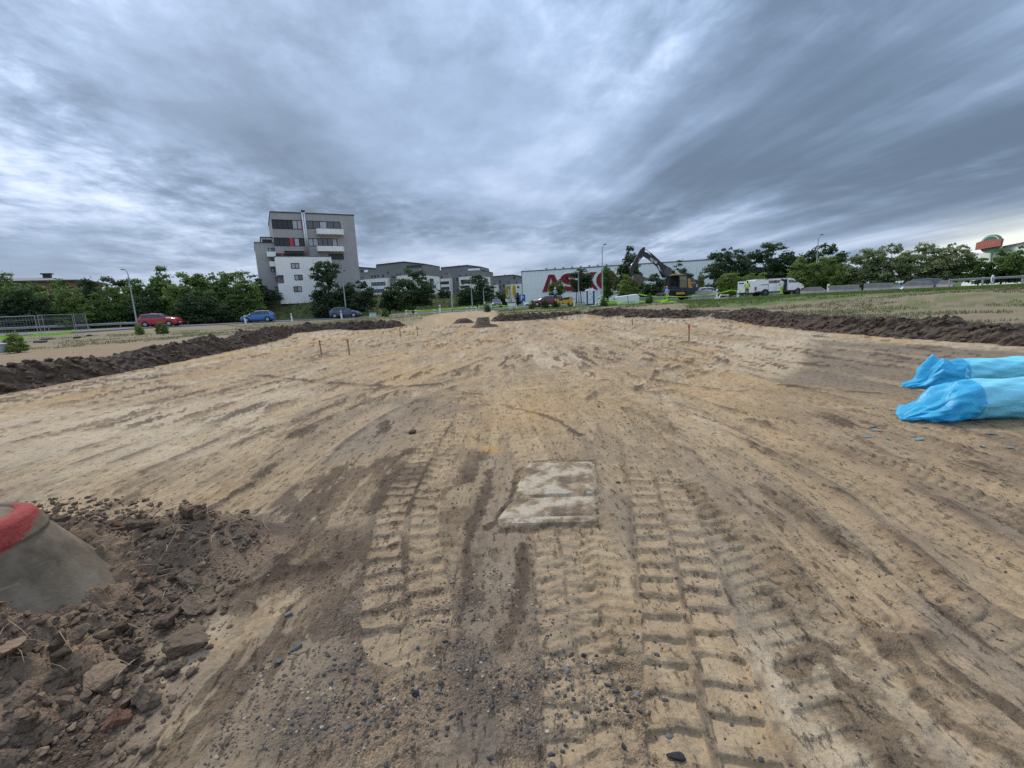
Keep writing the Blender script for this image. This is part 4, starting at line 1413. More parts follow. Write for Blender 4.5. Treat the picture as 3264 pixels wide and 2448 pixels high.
def block(label, cm, Y, grey, whites, bands, small, terrace, mast, glass, low):
    xs = [p[0] for p in grey]
    fa = Facade('apartment_block', label, 'building', (*cm(min(xs), 500), Y), (*cm(max(xs), 500), Y - 4), None, 'stepped apartment blocks')
    t = fa.t
    poly = [fa.loc(*cm(*p)) for p in grey]
    gx0, gx1 = min(p[0] for p in poly), max(p[0] for p in poly)
    part(t, 'upper_storeys', M_CONCD, lambda m: m.prism(poly + [(gx1, 0), (gx0, 0)], 0.0, 14.0))

    def edge(m):
        for i in range(len(poly) - 1):
            (ax, az), (bx, bz) = poly[i], poly[i + 1]
            if abs(bx - ax) > 0.4:
                m.prism([(ax, az), (bx, bz), (bx, bz + 0.35), (ax, az + 0.35)], -0.15, 14.1)
    part(t, 'roof_edge', M_EDGE, edge)
    for wh in whites:
        pw = [fa.loc(*cm(*p), -2.0) for p in wh]
        part(t, 'lower_storeys', M_CREAM, lambda m: m.prism(pw + [(pw[-1][0], low), (pw[0][0], low)], -2.0, -0.01))
    for b in bands:
        x0, x1, z0, z1 = fa.rect(*cm(*b[:2]), *cm(*b[2:4]), -2.0)
        window(t, x0, x1, z0, z1, -2.0, b[4], glass, 1, 0.08, None, 0.16)
    for b in small:
        x0, x1, z0, z1 = fa.rect(*cm(*b[:2]), *cm(*b[2:4]), 0)
        window(t, x0, x1, z0, z1, 0.0, 1, M_CURT if b[4] else M_GLASS, 1, 0.08, None, 0.12)
    for b in terrace:
        x0, x1, z0, z1 = fa.rect(*cm(*b[:2]), *cm(*b[2:4]), 0)
        part(t, 'roof_terrace', M_LOUV if b[4] else M_WHITE, lambda m: m.box(x0, x1, -0.12, 0.1, z0, z1))
    if mast:
        x, z0 = fa.loc(*cm(mast[0], mast[2]))
        _, z1 = fa.loc(*cm(mast[0], mast[1]))
        part(t, 'roof_vent', M_EDGE, lambda m: m.cyl((x, 3, z0 - 1), (x, 3, z1), 0.18, None, 8))
    return fa


block('nearest stepped block with blue-tinted windows, right of the tower', c4, 150,
      [(905, 370), (1190, 392), (1203, 335), (1650, 285), (1945, 318), (1985, 322), (1990, 480)],
      [[(900, 570), (1375, 530)], [(1515, 505), (1830, 478), (1990, 490), (2180, 512)]],
      [(1125, 600, 1350, 655, 4), (1140, 712, 1335, 768, 4), (1555, 560, 1690, 612, 3), (2060, 545, 2120, 605, 3), (2085, 650, 2160, 700, 2)],
      [(948, 515, 972, 562, 1), (982, 512, 1004, 560, 1), (1120, 495, 1145, 530, 0), (1170, 490, 1195, 525, 0), (1225, 485, 1250, 520, 0), (1300, 480, 1325, 520, 0), (1385, 430, 1400, 470, 0),
       (1530, 465, 1552, 500, 1), (1575, 460, 1597, 496, 1), (1640, 448, 1662, 492, 1), (1720, 440, 1745, 485, 1), (1400, 560, 1420, 610, 0), (1470, 640, 1490, 690, 0)],
      [(1690, 330, 1930, 368, 1), (1010, 405, 1070, 440, 0), (952, 408, 1005, 440, 1)], (1497, 262, 300), M_GLASSB, 3.2)
block('second stepped block behind the dome-shaped tree', c5, 180,
      [(285, 425), (525, 430), (530, 378), (950, 338), (1170, 365), (1180, 415), (1240, 430), (1245, 520)],
      [[(460, 555), (690, 535)], [(815, 520), (1100, 500), (1300, 520)]],
      [(472, 590, 660, 635, 3), (478, 680, 668, 720, 3), (848, 560, 1010, 605, 3), (850, 655, 990, 697, 3), (1225, 545, 1280, 590, 2)],
      [(300, 450, 320, 490, 1), (335, 450, 355, 490, 1), (370, 452, 390, 492, 1), (405, 455, 425, 495, 1), (480, 505, 500, 540, 1), (515, 505, 535, 540, 1), (540, 500, 556, 535, 1), (1000, 465, 1025, 500, 1),
       (708, 535, 728, 590, 0), (715, 620, 735, 680, 0), (720, 715, 740, 770, 0), (780, 530, 798, 580, 0), (830, 485, 845, 512, 0), (930, 470, 945, 500, 0)],
      [(965, 380, 1155, 412, 0), (975, 368, 1150, 380, 1)], (780, 320, 350), M_GLASS, 2.0)
block('farthest stepped block behind the yellow banners', c5, 210,
      [(1305, 520), (1690, 490), (1790, 512), (1830, 545), (1832, 620)],
      [[(1370, 650), (1440, 645)], [(1565, 645), (1840, 622)]],
      [(1752, 665, 1785, 695, 1), (1600, 670, 1640, 700, 1)],
      [(1465, 570, 1482, 620, 0), (1470, 650, 1487, 700, 0), (1530, 640, 1546, 685, 0), (1380, 615, 1400, 640, 1), (1610, 590, 1625, 620, 0), (1735, 590, 1750, 618, 0)],
      [(1690, 505, 1720, 545, 1)], (1525, 470, 500), M_GLASS, 1.0)


# ---- warehouse with red letters
def c6(x, y):
    return (1640 + 0.1627 * x, 740 + 0.1627 * y)


M_PANEL = mat('pale_metal_panel', (0.88, 0.88, 0.88), 0.5, var=0.04, scale=0.4, metal=0.1, streak=0.06)
M_TRIM = mat('grey_trim', (0.20, 0.21, 0.23), 0.5)
M_LETR = mat('letter_red', (0.22, 0.012, 0.020), 0.45, var=0.08)
M_LETW = mat('letter_white', (0.78, 0.78, 0.76), 0.5, var=0.05)
FW = Facade('warehouse', 'long pale grey metal warehouse with four large red letters on its front', 'building', (*c6(140, 780), 120.0), (2300, 822, 106.0))
T = FW.t
zt = FW.loc(*c6(140, 780))[1]
WL = FW.w
part(T, 'wall', M_PANEL, lambda m: m.box(0, WL, 0, 30, -1.5, zt))
npan = 9
for k in range(npan):
    a, b = WL * k / npan, WL * (k + 1) / npan
    part(T, 'panel', M_PANEL, lambda m: m.box(a + 0.02, b - 0.02, -0.06, -0.002, -1.0, zt - 0.05))
part(T, 'roof_trim', M_TRIM, lambda m: m.box(-0.12, WL + 0.1, -0.16, 30.1, zt, zt + 0.22))
part(T, 'corner_trim', M_TRIM, lambda m: m.box(-0.10, 0.06, -0.12, 0.2, -1.4, zt))
for k in range(8):
    x = FW.loc(*c6(630 + 168 * k, 740))[0]
    part(T, 'roof_bracket', M_TRIM, lambda m: (m.box(x - 0.10, x + 0.10, -0.25, 0.15, zt + 0.22, zt + 0.5), m.box(x - 0.25, x + 0.25, -0.5, -0.25, zt + 0.34, zt + 0.50)))
lx0, lz0 = FW.loc(*c6(550, 1172))
_, lz1 = FW.loc(*c6(740, 832))
lx1 = FW.loc(*c6(1990, 1000))[0]
LH = lz1 - lz0
LW = lx1 - lx0


def letter(name, polys, x, w, bold=0.0):
    """letter from closed polygons in a unit box, white rim behind the red face"""
    pm = lambda q: [(x + a * w, lz0 + b * LH) for a, b in q]
    rim = MB()
    face = MB()
    for q in polys:
        pq = pm(q)
        c = (sum(p[0] for p in pq) / len(pq), sum(p[1] for p in pq) / len(pq))
        face.prism(pq, -0.30, -0.20)
        g = 0.16
        # the rim: the same outline pushed outwards
        n = len(pq)
        A = sum(pq[i][0] * pq[(i + 1) % n][1] - pq[(i + 1) % n][0] * pq[i][1] for i in range(n))
        sg = 1 if A > 0 else -1
        out = []
        for i in range(n):
            p0, p1, p2 = Vector(pq[i - 1]), Vector(pq[i]), Vector(pq[(i + 1) % n])
            d1, d2 = (p1 - p0).normalized(), (p2 - p1).normalized()
            nn = (Vector((d1.y, -d1.x)) + Vector((d2.y, -d2.x)))
            nn = nn.normalized() * sg if nn.length > 1e-6 else Vector((0, 0))
            out.append(tuple(p1 + nn * g))
        rim.prism(out, -0.19, -0.07)
    o_ = face.build(name, M_LETR, T)
    rim.build('letter_rim', M_LETW, o_)


def arc(cx, cy, rx, ry, a0, a1, n=18):
    return [(cx + rx * math.cos(math.radians(a0 + (a1 - a0) * k / n)), cy + ry * math.sin(math.radians(a0 + (a1 - a0) * k / n))) for k in range(n + 1)]


w4 = LW / 4.0
# A: two legs and a bar; S, K, O as heavy strokes
letter('letter_a', [[(0, 0), (0.38, 1), (0.55, 1), (0.28, 0)], [(0.45, 1), (0.70, 1), (1.08, 0), (0.76, 0)], [(0.27, 0.16), (0.27, 0.36), (0.84, 0.36), (0.84, 0.16)]], lx0, w4 * 1.0)
sp_ = arc(0.52, 0.72, 0.36, 0.17, 20, 180, 12) + arc(0.52, 0.72, 0.36, 0.20, 180, 265, 7) + arc(0.52, 0.30, 0.36, 0.20, 80, 0, 7) + arc(0.52, 0.30, 0.36, 0.19, 0, -160, 12)
letter('letter_s', [stroke_poly(sp_, 0.26)], lx0 + w4 * 1.02, w4 * 1.0)
letter('letter_k', [[(0.02, 0), (0.02, 1), (0.32, 1), (0.32, 0)], [(0.25, 0.45), (0.64, 1.0), (1.02, 1.0), (0.42, 0.38)], [(0.36, 0.62), (0.58, 0.72), (1.08, 0.0), (0.72, 0.0)]], lx0 + w4 * 2.06, w4 * 0.92)
ring_o = arc(0.5, 0.5, 0.55, 0.55, 90, 269, 16) + arc(0.5, 0.5, 0.22, 0.26, 269, 90, 16)
ring_i = arc(0.5, 0.5, 0.55, 0.55, -90, 89.5, 16) + arc(0.5, 0.5, 0.22, 0.26, 89.5, -90, 16)
letter('letter_o', [ring_o, ring_i], lx0 + w4 * 3.02, w4 * 1.0)

# ---- brick house behind the left trees
def c1(x, y):
    return (0.2532 * x, 820 + 0.2532 * y)


M_BRICKW = mat('pinkish_brick', (0.30, 0.165, 0.125), 0.85, var=0.18, scale=8, bump=0.3)
M_ROOF = mat('slate_roof', (0.085, 0.090, 0.098), 0.7, var=0.2, scale=5, bump=0.3)
FH = Facade('brick_house', 'brick house with a grey hipped roof behind the left-hand trees', 'house', (*c1(-300, 300), 84), (*c1(1040, 380), 90))
T = FH.t
hx0, hz0 = FH.loc(*c1(-300, 330))
hx1, hze = FH.loc(*c1(1015, 400))
_, hzr = FH.loc(*c1(500, 228))
_, hzf = FH.loc(*c1(560, 292))
hze = hzf
part(T, 'wall', M_BRICKW, lambda m: m.box(hx0, hx1, 0, 12, 0, hze))
part(T, 'wall_base', M_CREAM, lambda m: m.box(hx0 - 0.02, hx1 + 0.02, -0.03, 12.03, 0, hze - 2.3))


def hip(m):
    e = 0.7
    a = [(hx0 - e, -e, hze), (hx1 + e, -e, hze), (hx1 + e, 12 + e, hze), (hx0 - e, 12 + e, hze)]
    m.add(a + [(hx0 + 4, 6, hzr), (hx1 - 6.5, 6, hzr)], [(0, 1, 5, 4), (1, 2, 5), (2, 3, 4, 5), (3, 0, 4), (3, 2, 1, 0)])


rf = part(T, 'roof', M_ROOF, hip)
part(rf, 'eaves', M_EDGE, lambda m: m.box(hx0 - 0.75, hx1 + 0.75, -0.75, 12.75, hze - 0.28, hze - 0.004))
cxx, czz = FH.loc(*c1(420, 225))
ch_ = part(rf, 'chimney', M_EDGE, lambda m: (m.box(cxx - 0.55, cxx + 0.55, 5.2, 6.0, hzr - 1.2, hzr + 0.55), m.box(cxx - 0.8, cxx + 0.8, 5.0, 6.2, hzr + 0.55, hzr + 0.75)))
for k in range(4):
    a = hx1 - 3.2 - 4.6 * k
    window(T, a, a + 1.5, hze - 2.2, hze - 0.7, 0, 2, None, 1, 0.05, (0,), 0.09)

# ---- white store building and roof sign far right
def c9(x, y):
    return (2664 + 0.2712 * x, 720 + 0.2712 * y)


FS = Facade('store_building', 'white store building with sloping roof at the right edge', 'building', (*c9(1520, 330), 92), (3420, 770, 70))
T = FS.t
part(T, 'wall', M_WHITE, lambda m: m.prism([(0, 0), (0, FS.loc(*c9(1540, 295))[1]), FS.loc(*c9(1720, 318)), FS.loc(*c9(1960, 250)), FS.loc(*c9(2212, 200)), (FS.w, FS.loc(*c9(2212, 200))[1] + 1.0), (FS.w, 0)], 0, 25))
part(T, 'roof_edge', M_TRIM, lambda m: m.prism([FS.loc(*c9(1960, 250)), FS.loc(*c9(2212, 200)), (FS.w, FS.loc(*c9(2212, 200))[1] + 1.0), (FS.w, FS.loc(*c9(2212, 200))[1] + 1.25), FS.loc(*c9(2212, 192)), FS.loc(*c9(1960, 242))], -0.3, 25.1))
M_SGRN = mat('sign_green', (0.06, 0.17, 0.09), 0.5)
M_SRED = mat('sign_red', (0.40, 0.11, 0.085), 0.5)
M_SRED2 = mat('sign_lettering', (0.66, 0.30, 0.25), 0.5)
FG = Facade('roof_sign', 'slanted red sign board on a green disc above the hedge', 'sign', (*c9(1640, 200), 88), (*c9(1960, 200), 81))
T = FG.t
gc = FG.loc(*c9(1810, 212))
ra = FG.loc(*c9(1935, 212))[0] - gc[0]
rb = FG.loc(*c9(1810, 108))[1] - gc[1]
part(T, 'green_disc', M_SGRN, lambda m: m.prism([(gc[0] + ra * math.cos(a), gc[1] + rb * math.sin(a)) for a in np.linspace(0, 2 * math.pi, 33)[:-1]], 0.0, 0.35))
part(T, 'white_arc', M_LETW, lambda m: m.prism([(gc[0] + ra * 0.9 * math.cos(a), gc[1] + rb * 0.9 * math.sin(a)) for a in np.linspace(0.3, 2.6, 16)] + [(gc[0] + ra * 0.84 * math.cos(a), gc[1] + rb * 0.84 * math.sin(a)) for a in np.linspace(2.6, 0.3, 16)], -0.03, -0.003))
qs = [FG.loc(*c9(*p), -0.3) for p in ((1640, 285), (1655, 200), (1720, 178), (1955, 150), (1935, 235))]
part(T, 'red_board', M_SRED, lambda m: m.prism(qs, -0.35, -0.04))


def sgl(m):
    # upright strokes of the lettering
    for k in range(9):
        f_ = 0.12 + 0.085 * k
        x = qs[0][0] * (1 - f_) + qs[4][0] * f_
        zc = (qs[0][1] * (1 - f_) + qs[4][1] * f_) * 0.5 + (qs[1][1] * (1 - f_) + qs[3][1] * f_) * 0.5
        h_ = (qs[1][1] - qs[0][1]) * 0.20
        m.prism([(x - 0.05, zc - h_), (x + 0.05, zc - h_), (x + 0.09, zc + h_), (x - 0.01, zc + h_)], -0.40, -0.352)
        if k % 2 == 0:
            m.prism([(x + 0.05, zc - 0.05), (x + 0.30, zc - 0.02), (x + 0.30, zc + 0.06), (x + 0.05, zc + 0.03)], -0.40, -0.352)


part(T, 'sign_lettering', M_SRED2, sgl)
part(T, 'sign_mast', M_TRIM, lambda m: m.cyl((gc[0], 0.5, 0), (gc[0], 0.5, gc[1] - rb * 0.3), 0.10, None, 8))

# ------------------------------------------------------------------ vehicles
M_TYRE = mat('tyre', (0.018, 0.018, 0.019), 0.85, var=0.2)
M_RIM = mat('rim', (0.42, 0.43, 0.45), 0.35, metal=0.7)
M_RIMB = mat('rim_dark', (0.10, 0.10, 0.11), 0.5, metal=0.4)
M_CGLASS = mat('car_glass', (0.022, 0.028, 0.034), 0.08, var=0.2, spec=0.9)
M_BLACK = mat('black_plastic', (0.022, 0.022, 0.024), 0.6)
M_LAMP = mat('lamp_clear', (0.62, 0.64, 0.66), 0.15, spec=0.8)
M_LAMPR = mat('lamp_red', (0.36, 0.012, 0.012), 0.25)
M_PLATE = mat('number_plate', (0.72, 0.72, 0.70), 0.5)


def paint(name, c):
    m = mat(name, c, 0.30, var=0.04, scale=1.5, spec=0.6)
    for n in m.node_tree.nodes:
        if n.type == 'BSDF_PRINCIPLED':
            n.inputs['Coat Weight'].default_value = 0.6
            n.inputs['Coat Roughness'].default_value = 0.08
    return m


def wheel(parent, x, y, r=0.31, w=0.2, rim=None, s=1):
    t = part(parent, 'wheel', M_TYRE, lambda m: m.tube([(x, y - w / 2, r), (x, y - w / 2 + 0.03, r), (x, y + w / 2 - 0.03, r), (x, y + w / 2, r)], [r * 0.93, r, r, r * 0.93], 20), True)
    yo = y + s * (w / 2 + 0.006)
    part(t, 'rim', rim or M_RIM, lambda m: m.tube([(x, yo - s * 0.05, r), (x, yo, r), (x, yo + s * 0.012, r)], [r * 0.64, r * 0.62, r * 0.25], 14))
    return t


def car(name, label, loc, heading, body, kind='hatch', L=4.05, Wd=1.76, H=1.50, group=None, cat='car'):
    """front towards +x. loft of cross-sections; every panel of glass is its own part"""
    t = thing(name, label, cat, loc, heading, group)
    k = L / 4.05
    if kind == 'hatch':
        ST = [(-2.02, .62, .70, .86), (-1.98, .88, .98, .90), (-1.86, .92, 1.12, .95), (-1.52, .93, H - .08, .99), (-0.75, .93, H, 1), (0.20, .92, H - .03, 1), (0.62, .91, H - .22, 1), (1.06, .90, .99, .99), (1.55, .84, .90, .97), (1.88, .70, .76, .92), (2.02, .52, .58, .84)]
        cab = (3, 7)
    elif kind == 'suv':
        ST = [(-2.05, .70, .80, .88), (-2.02, 1.0, 1.12, .92), (-1.92, 1.02, 1.20, .96), (-1.66, 1.03, H - .06, .99), (-0.75, 1.03, H, 1), (0.10, 1.02, H - .03, 1), (0.50, 1.01, H - .20, 1), (0.96, 1.0, 1.10, .99), (1.55, .97, 1.03, .98), (1.92, .84, .92, .94), (2.05, .60, .68, .88)]
        cab = (3, 7)
    elif kind == 'estate':
        ST = [(-2.06, .62, .70, .86), (-2.02, .90, 1.0, .90), (-1.94, .93, 1.1, .95), (-1.72, .94, H - .08, .99), (-0.75, .94, H, 1), (0.20, .93, H - .03, 1), (0.62, .92, H - .22, 1), (1.06, .91, 1.0, .99), (1.55, .84, .90, .97), (1.88, .70, .76, .92), (2.02, .52, .58, .84)]
        cab = (3, 7)
    rings = []
    for i, (x, zb, zr, wf) in enumerate(ST):
        hw = Wd / 2 * wf
        incab = cab[0] <= i <= cab[1] - 1
        hr = hw * (0.78 if incab else 0.86)
        zl = 0.22 if 0 < i < len(ST) - 1 else 0.30
        rings.append([(x * k, -hw * .90, zl), (x * k, -hw, 0.42), (x * k, -hw * 1.0, zb - .12), (x * k, -hw * .965, zb), (x * k, -hr, zr - .03), (x * k, -hr * .8, zr), (x * k, 0, zr + .03), (x * k, hr * .8, zr), (x * k, hr, zr - .03), (x * k, hw * .965, zb), (x * k, hw, zb - .12), (x * k, hw, 0.42), (x * k, hw * .90, zl)])
    n = 13
    body_f, glass_f = [], {'windscreen': [], 'rear_window': [], 'side_window': [], 'side_window_b': []}
    vs = [p for r in rings for p in r]
    for i in range(len(rings) - 1):
        for q in range(n - 1):
            f_ = (i * n + q, i * n + q + 1, (i + 1) * n + q + 1, (i + 1) * n + q)
            body_f.append(f_)
            if q in (3, 8) and cab[0] <= i < cab[1]:
                glass_f['side_window' if q == 3 else 'side_window_b'].append((i, q))
            if 4 <= q <= 7 and cab[1] - 2 <= i < cab[1]:
                glass_f['windscreen'].append((i, q))
            if 4 <= q <= 7 and i == cab[0] - 1:
                glass_f['rear_window'].append((i, q))
    body_f.append(tuple(range(n)))
    body_f.append(tuple((len(rings) - 1) * n + q for q in range(n - 1, -1, -1)))
    for i in range(len(rings) - 1):
        body_f.append((i * n, (i + 1) * n, (i + 1) * n + n - 1, i * n + n - 1))
    b = part(t, 'body', body, lambda m: m.add(vs, body_f), False, 0.0)
    md = b.modifiers.new('round', 'BEVEL')
    md.width = 0.035
    md.segments = 2
    md.limit_method = 'ANGLE'
    for nm, cells in glass_f.items():
        def gl(m):
            for i, q in cells:
                pts = [Vector(rings[i][q]), Vector(rings[i][q + 1]), Vector(rings[i + 1][q + 1]), Vector(rings[i + 1][q])]
                nrm = (pts[1] - pts[0]).cross(pts[3] - pts[0])
                if nrm.length < 1e-9:
                    nrm = (pts[2] - pts[1]).cross(pts[3] - pts[1])
                nrm.normalize()
                c = sum(pts, Vector()) / 4
                if nrm.dot(c - Vector((c.x * 0.6, 0, 0.6))) < 0:
                    nrm = -nrm
                sx, sy = (0.93, 0.86) if 'side' in nm else (0.97, 0.99)
                pp = []
                for p in pts:
                    d = p - c
                    pp.append(c + Vector((d.x * sx, d.y * sy if 'side' not in nm else d.y * 0.86, d.z * (0.86 if 'side' in nm else 0.97))))
                top = [p + nrm * 0.012 for p in pp]
                bot = [p - nrm * 0.02 for p in pp]
                m.add(top + bot, [(0, 1, 2, 3), (7, 6, 5, 4), (0, 4, 5, 1), (1, 5, 6, 2), (2, 6, 7, 3), (3, 7, 4, 0)])
        part(t, nm.replace('_b', ''), M_CGLASS, gl)
    for x in (-1.27 * k, 1.27 * k):
        for s in (-1, 1):
            y = s * (Wd / 2 - 0.09)
            part(t, 'wheel_arch', M_BLACK, lambda m: m.tube([(x, y - s * 0.1, .33), (x, s * (Wd / 2 + 0.004), .33)], [.40, .385], 18))
            wheel(t, x, s * (Wd / 2 - 0.085), 0.315, 0.2, None, s)
    for s in (-1, 1):
        yc = s * Wd / 2 * .70
        part(t, 'headlight', M_LAMP, lambda m: m.add([(1.93 * k, yc - .17, .60), (1.93 * k, yc + .17, .60), (1.80 * k, yc + .17, .76), (1.80 * k, yc - .17, .76), (1.99 * k, yc - .17, .60), (1.97 * k, yc + .17, .60), (1.84 * k, yc + .17, .78), (1.86 * k, yc - .17, .78)],
                                                   [(0, 1, 2, 3), (4, 7, 6, 5), (0, 4, 5, 1), (1, 5, 6, 2), (2, 6, 7, 3), (3, 7, 4, 0)]))
        part(t, 'tail_light', M_LAMPR, lambda m: m.box(-2.02 * k, -1.92 * k, yc - .14, yc + .14, .74, .98))
        part(t, 'mirror', body, lambda m: m.box(.72 * k, .90 * k, s * (Wd / 2 + .02) - .08, s * (Wd / 2 + .02) + .08, .92, 1.06), False, 0.03)
    part(t, 'bumper', M_BLACK, lambda m: m.box(1.90 * k, 2.05 * k, -Wd * .40, Wd * .40, .25, .42), False, 0.03)
    part(t, 'number_plate', M_PLATE, lambda m: m.box(2.05 * k, 2.065 * k, -.26, .26, .40, .51))
    return t


def at_land(u, v, Y, dz=0.0):
    p = P(u, v, Y)
    return (p.x, Y, oz(p.x, Y) + dz)


RD = 0.12     # the road surface stands a little above the verge
car('parked_suv', 'red compact SUV driving past behind the left bank', at_land(516, 1043, 58.5, RD), math.radians(8), paint('car_red', (0.42, 0.022, 0.035)), 'suv', 4.25, 1.8, 1.60)
car('hatchback', 'bright blue hatchback facing left behind the left bank', at_land(826, 1030, 64, RD), math.radians(180 + 14), paint('car_blue', (0.035, 0.16, 0.42)), 'hatch', 4.1, 1.75, 1.50)
car('hatchback', 'dark slate-blue hatchback facing right under the open tree', at_land(1103, 1016, 66.3, RD), math.radians(6), paint('car_slate', (0.055, 0.085, 0.15)), 'hatch', 4.05, 1.72, 1.48)
car('estate_car', 'silver estate car half hidden by the left guard rail', at_land(358, 1048, 67, RD), math.radians(10), paint('car_silver', (0.42, 0.45, 0.50)), 'estate', 4.6, 1.8, 1.45)
car('estate_car', 'dark red estate car beside the road roller', at_land(1746, 980, 70, 0.1), math.radians(170), paint('car_wine', (0.22, 0.015, 0.03)), 'estate', 4.6, 1.8, 1.5)
car('oncoming_car', 'small dark car seen from the front beyond the barriers', at_land(1583, 988, 84, 0.1), math.radians(-84), paint('car_black', (0.03, 0.036, 0.05)), 'hatch', 4.1, 1.75, 1.5)
car('parked_car', 'white car behind the weeds at the warehouse corner', at_land(1704, 982, 88, -0.35), math.radians(178), paint('car_white', (0.60, 0.62, 0.64)), 'hatch', 4.1, 1.75, 1.45)
car('parked_car', 'white-roofed car behind the earth mound right of the excavator', at_land(2262, 945, 68, -0.05), math.radians(4), MATS['car_white'], 'suv', 4.3, 1.8, 1.6)
car('passing_car', 'dark violet car with only its roof above the concrete barriers', at_land(2928, 912, 47, -0.55), math.radians(174), paint('car_violet', (0.06, 0.055, 0.13)), 'hatch', 4.1, 1.75, 1.46)

# ---- white crew van
M_VAN = paint('van_white', (0.87, 0.87, 0.88))
M_INT = mat('van_inside', (0.03, 0.03, 0.034), 0.8)


def c8(x, y):
    return (2200 + 0.226 * x, 720 + 0.226 * y)


VY = 55.0
va, vb = P(*c8(828, 985), VY), P(*c8(1528, 985), VY)
VL = vb.x - va.x
vz = oz((va.x + vb.x) / 2, VY) - 0.02
T = thing('crew_van', 'white crew van parked with its rear doors and side door open', 'van', ((va.x + vb.x) / 2, VY, vz), math.radians(1.5))
VH = P(*c8(1250, 742), VY).z - vz
VW = 2.0
hl = VL / 2
fx = lambda x: (x - 1178) / 700 * VL          # picture column of the close-up -> metres from the middle


def vprof(m):
    prof = [(-hl, .55), (-hl, VH - .28), (-hl + .12, VH - .06), (-hl + .5, VH), (fx(1335), VH + .01), (fx(1375), VH - .09), (fx(1452), 1.38), (fx(1500), 1.18), (fx(1524), .98), (fx(1528), .55), (fx(1510), .42), (-hl + .1, .42)]
    n = len(prof)
    rings = []
    for y, sc, dz in ((-VW / 2 + .05, .98, 0.04), (-VW / 2, 1, 0.0), (VW / 2, 1, 0.0), (VW / 2 - .05, .98, 0.04)):
        rings.append([(x * (0.995 if sc < 1 else 1), y, z - (dz if z > 1.5 else -dz * 0.2)) for x, z in prof])
    m.loft(rings)


part(T, 'body', M_VAN, vprof, False, 0.05)
yf = -VW / 2


def wind(name, pts, m_, d=0.012, par=T):
    return part(par, name, m_, lambda m: m.prism(pts, yf - d, yf + 0.02))


wind('side_window', [(fx(1032), 1.42), (fx(1032), VH - .20), (fx(1190), VH - .20), (fx(1190), 1.42)], M_CGLASS)
wind('door_window', [(fx(1308), 1.40), (fx(1308), VH - .22), (fx(1350), VH - .22), (fx(1422), 1.52), (fx(1422), 1.40)], M_CGLASS)
wind('side_opening', [(fx(1208), .55), (fx(1208), VH - .12), (fx(1284), VH - .12), (fx(1284), .55)], M_INT)
sd_ = part(T, 'sliding_door', M_VAN, lambda m: m.prism([(fx(1028), .50), (fx(1028), 1.38), (fx(1198), 1.38), (fx(1198), .50)], yf - .05, yf - .006))
part(sd_, 'handle', M_BLACK, lambda m: m.box(fx(1170), fx(1190), yf - .075, yf - .05, 1.18, 1.23))
wind('front_door', [(fx(1296), .55), (fx(1296), 1.36), (fx(1424), 1.36), (fx(1430), .55)], M_VAN)
wind('sill_trim', [(-hl + .1, .36), (-hl + .1, .56), (fx(1400), .56), (fx(1400), .36)], M_BLACK, 0.03)
wind('rub_strip', [(fx(920), 1.27), (fx(920), 1.31), (fx(1025), 1.31), (fx(1025), 1.27)], M_BLACK)
wind('lettering', [(fx(978), 1.86), (fx(978), 1.93), (fx(1028), 1.93), (fx(1028), 1.86)], M_TRIM)
part(T, 'windscreen', M_CGLASS, lambda m: m.add([(fx(1372), -.88, VH - .12), (fx(1372), .88, VH - .12), (fx(1449), .90, 1.42), (fx(1449), -.90, 1.42), (fx(1378), -.88, VH - .08), (fx(1378), .88, VH - .08), (fx(1457), .90, 1.42), (fx(1457), -.90, 1.42)],
                                              [(0, 1, 2, 3), (4, 7, 6, 5), (0, 4, 5, 1), (1, 5, 6, 2), (2, 6, 7, 3), (3, 7, 4, 0)]))
part(T, 'bumper', M_BLACK, lambda m: m.box(fx(1490), fx(1533), -VW * .49, VW * .49, .30, .72), False, 0.05)
for s in (-1, 1):
    part(T, 'headlight', M_LAMP, lambda m: m.box(fx(1485), fx(1522), s * .75 - .2, s * .75 + .2, .90, 1.10), False, 0.03)
    part(T, 'tail_light', M_LAMPR, lambda m: m.box(-hl + .0, -hl + .26, s * (VW / 2) - .02, s * (VW / 2) + .02, .70, 1.08))
    part(T, 'mirror', M_BLACK, lambda m: m.box(fx(1420), fx(1440), s * (VW / 2 + .15) - .1, s * (VW / 2 + .15) + .1, 1.42, 1.72), False, 0.03)
    # rear doors swung wide open
    hx = -hl + 0.01
    ang_ = math.radians(100 if s < 0 else 152)

    def rdoor(m):
        d = Vector((-math.sin(ang_), s * -math.cos(ang_)))
        nn = Vector((-d.y, d.x)) * 0.03
        p0 = Vector((hx, s * VW / 2))
        p1 = p0 + d * 0.95
        m.prism([tuple(p0 - nn), tuple(p1 - nn), tuple(p1 + nn), tuple(p0 + nn)], .50, VH - .12, 'z')
    rd_ = part(T, 'rear_door', M_VAN, rdoor)

    def rwin(m):
        d = Vector((-math.sin(ang_), s * -math.cos(ang_)))
        nn = Vector((-d.y, d.x)) * 0.04
        p0 = Vector((hx, s * VW / 2)) + d * .15
        p1 = Vector((hx, s * VW / 2)) + d * .82
        m.prism([tuple(p0 - nn), tuple(p1 - nn), tuple(p1 + nn), tuple(p0 + nn)], 1.5, VH - .3, 'z')
    part(rd_, 'rear_window', M_CGLASS if s > 0 else M_VAN, rwin)
for x in (fx(985), fx(1432)):
    for s in (-1, 1):
        part(T, 'wheel_arch', M_BLACK, lambda m: m.tube([(x, s * (VW / 2 - .2), .36), (x, s * (VW / 2 + .01), .36)], [.46, .44], 18))
        wheel(T, x, s * (VW / 2 - .08), .36, .22, M_RIMB, s)

